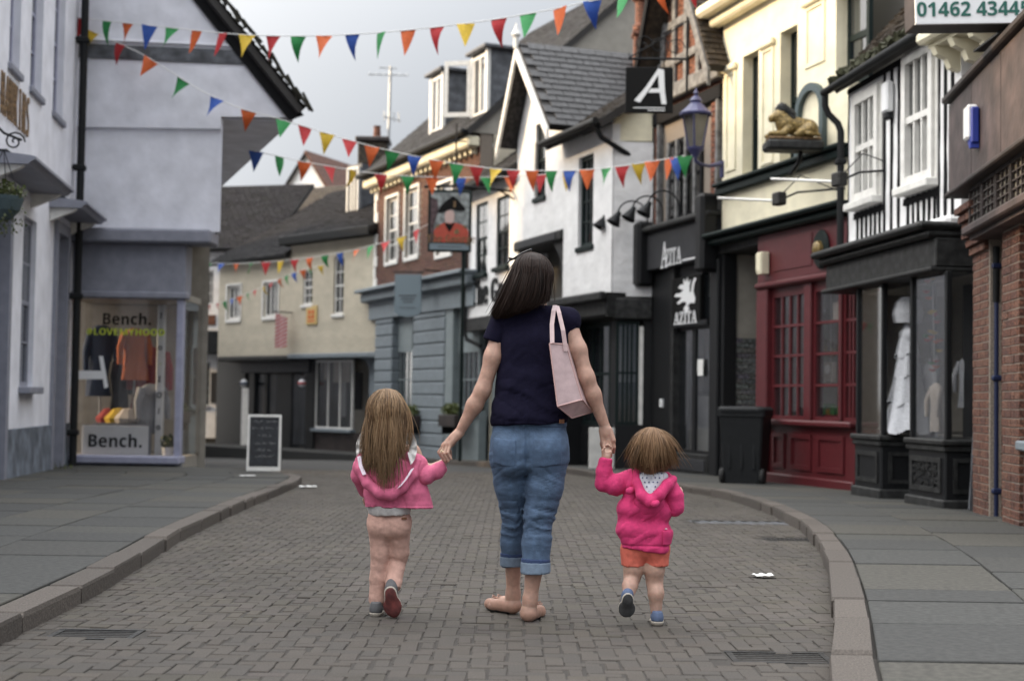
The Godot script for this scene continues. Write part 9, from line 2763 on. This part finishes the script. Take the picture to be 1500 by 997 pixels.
	lathe(t, "pocket_button", "cotton_white", [Vector2(0, 0), Vector2(0.006, 0.001), Vector2(0.004, 0.004), Vector2(0, 0.005)], P.call(976, 775, 0.075), 8)
	# hood: rolled edge, dotted lining, two small ears
	var edge := [P.call(934, 690, 0.03), P.call(934, 708, 0.07), P.call(940, 726, 0.1), P.call(953, 735, 0.115), P.call(966, 724, 0.11), P.call(978, 710, 0.085), P.call(986, 702, 0.05)]
	part(t, "hood_edge", sdf_mesh(chain(edge, [0.02, 0.022, 0.024, 0.024, 0.025, 0.024, 0.02]), 0.006, 0.012, 0.0, 20.0, [], func(p: Vector3) -> float: return crease(p, Vector3(18, 18, 18), 0.0018)), M["jacket_magenta"])
	part(t, "hood", sdf_mesh([[P.call(940, 735, 0.06), P.call(962, 735, 0.06), 0.035, 0.035, 0.8], [P.call(948, 745, 0.055), P.call(956, 745, 0.055), 0.035, 0.035, 0.8]], 0.008, 0.03), M["jacket_magenta"])
	var lin2 := [[P.call(943, 697, 0.055), P.call(972, 698, 0.05), 0.022, 0.022, 1.0], [P.call(944, 705, 0.065), P.call(951, 722, 0.085), 0.026, 0.02, 1.0], [P.call(964, 704, 0.065), P.call(955, 722, 0.085), 0.026, 0.02, 1.0]]
	var ln := part(t, "hood_lining", sdf_mesh(lin2, 0.006, 0.02), M["lining_white"])
	var dots := S()
	var q := RandomNumberGenerator.new(); q.seed = 2
	for i in 5:
		for j in 6:
			var px := 938.5 + j * 6.2 + (3 if i % 2 == 1 else 0); var py := 693.0 + i * 6.5
			if absf(px - 953.5) > (735 - py) * 0.5: continue
			for k in range(40):
				var p: Vector3 = P.call(px, py, 0.13 - k * 0.003)
				var dd := 1.0
				for b in lin2:
					var ab: Vector3 = b[1] - b[0]
					var tt := clampf((p - b[0]).dot(ab) / ab.length_squared(), 0, 1)
					dd = minf(dd, (p - b[0] - ab * tt).length() - lerpf(b[2], b[3], tt))
				if dd < 0.003:
					alathe(dots, [Vector2(0, -0.0042), Vector2(0.0042, 0.0), Vector2(0, 0.0042)], 8, Transform3D(Basis(), p))
					break
	stuff(part(ln, "printed_dots", done(dots), M["dot_navy"]))
	for e in [[922, 719, 0.085], [959, 738, 0.14]]:
		part(t, "hood_ear", sdf_mesh([[P.call(e[0], e[1], e[2]), P.call(e[0] + 3, e[1] - 2, e[2] - 0.01), 0.016, 0.014, 1.0]], 0.004, 0.006), M["jacket_magenta"])
	# shoes
	shoe_down(t, Vector3((P.call(962, 905) as Vector3).x, 0.0, 0.03), Vector3((P.call(964, 905) as Vector3).x, 0.0, -0.08), 0.056, "shoe_blue", "sole_pale")
	sole_up(t, P.call(920, 868, 0.1), P.call(917, 905, 0.06), 0.062, P.call(921, 866, 0.055), "shoe_blue", "sole_dark", "sole_pale")
	# hair: bob
	var H := [[P.call(953, 655, -0.005), P.call(953, 660, 0.02), 0.09, 0.09, 1.0], [P.call(938, 664, 0.01), P.call(936, 678, 0.02), 0.045, 0.032, 1.0], [P.call(968, 664, 0.01), P.call(971, 680, 0.01), 0.045, 0.032, 1.0], [P.call(953, 665, 0.04), P.call(952, 682, 0.05), 0.06, 0.045, 1.0]]
	var hr := part(t, "hair", sdf_mesh(H, 0.008, 0.025), M["scalp_brown"])
	var cr: Vector3 = P.call(956, 629, 0.01)
	var ends := [[922, 671, 0.0], [925, 680, 0.03], [933, 688, 0.055], [941, 691, 0.075], [950, 692, 0.085], [959, 692, 0.08], [967, 690, 0.065], [976, 688, 0.045], [986, 683, 0.015], [987, 675, -0.01]]
	var gs := []
	for i in ends.size():
		var e = ends[i]
		var f := i / (ends.size() - 1.0) - 0.5
		gs.append([cr + Vector3(f * 0.05, -absf(f) * 0.015, 0), P.call(954 + f * 60, 634 + absf(f) * 14, 0.11 * (1.15 - 1.3 * absf(f))), P.call(953 + f * 62, 668, 0.125 * (1.2 - 1.4 * absf(f))), P.call(e[0], e[1], e[2] + 0.01)])
	stuff(part(hr, "locks", strands(gs, 1800, 0.0018, 0.014, 9, [Color(1, 1, 1), Color(0.7, 0.65, 0.6), Color(1.5, 1.4, 1.3), Color(0.5, 0.45, 0.4)], 0.78, H), M["hair_brown"]))
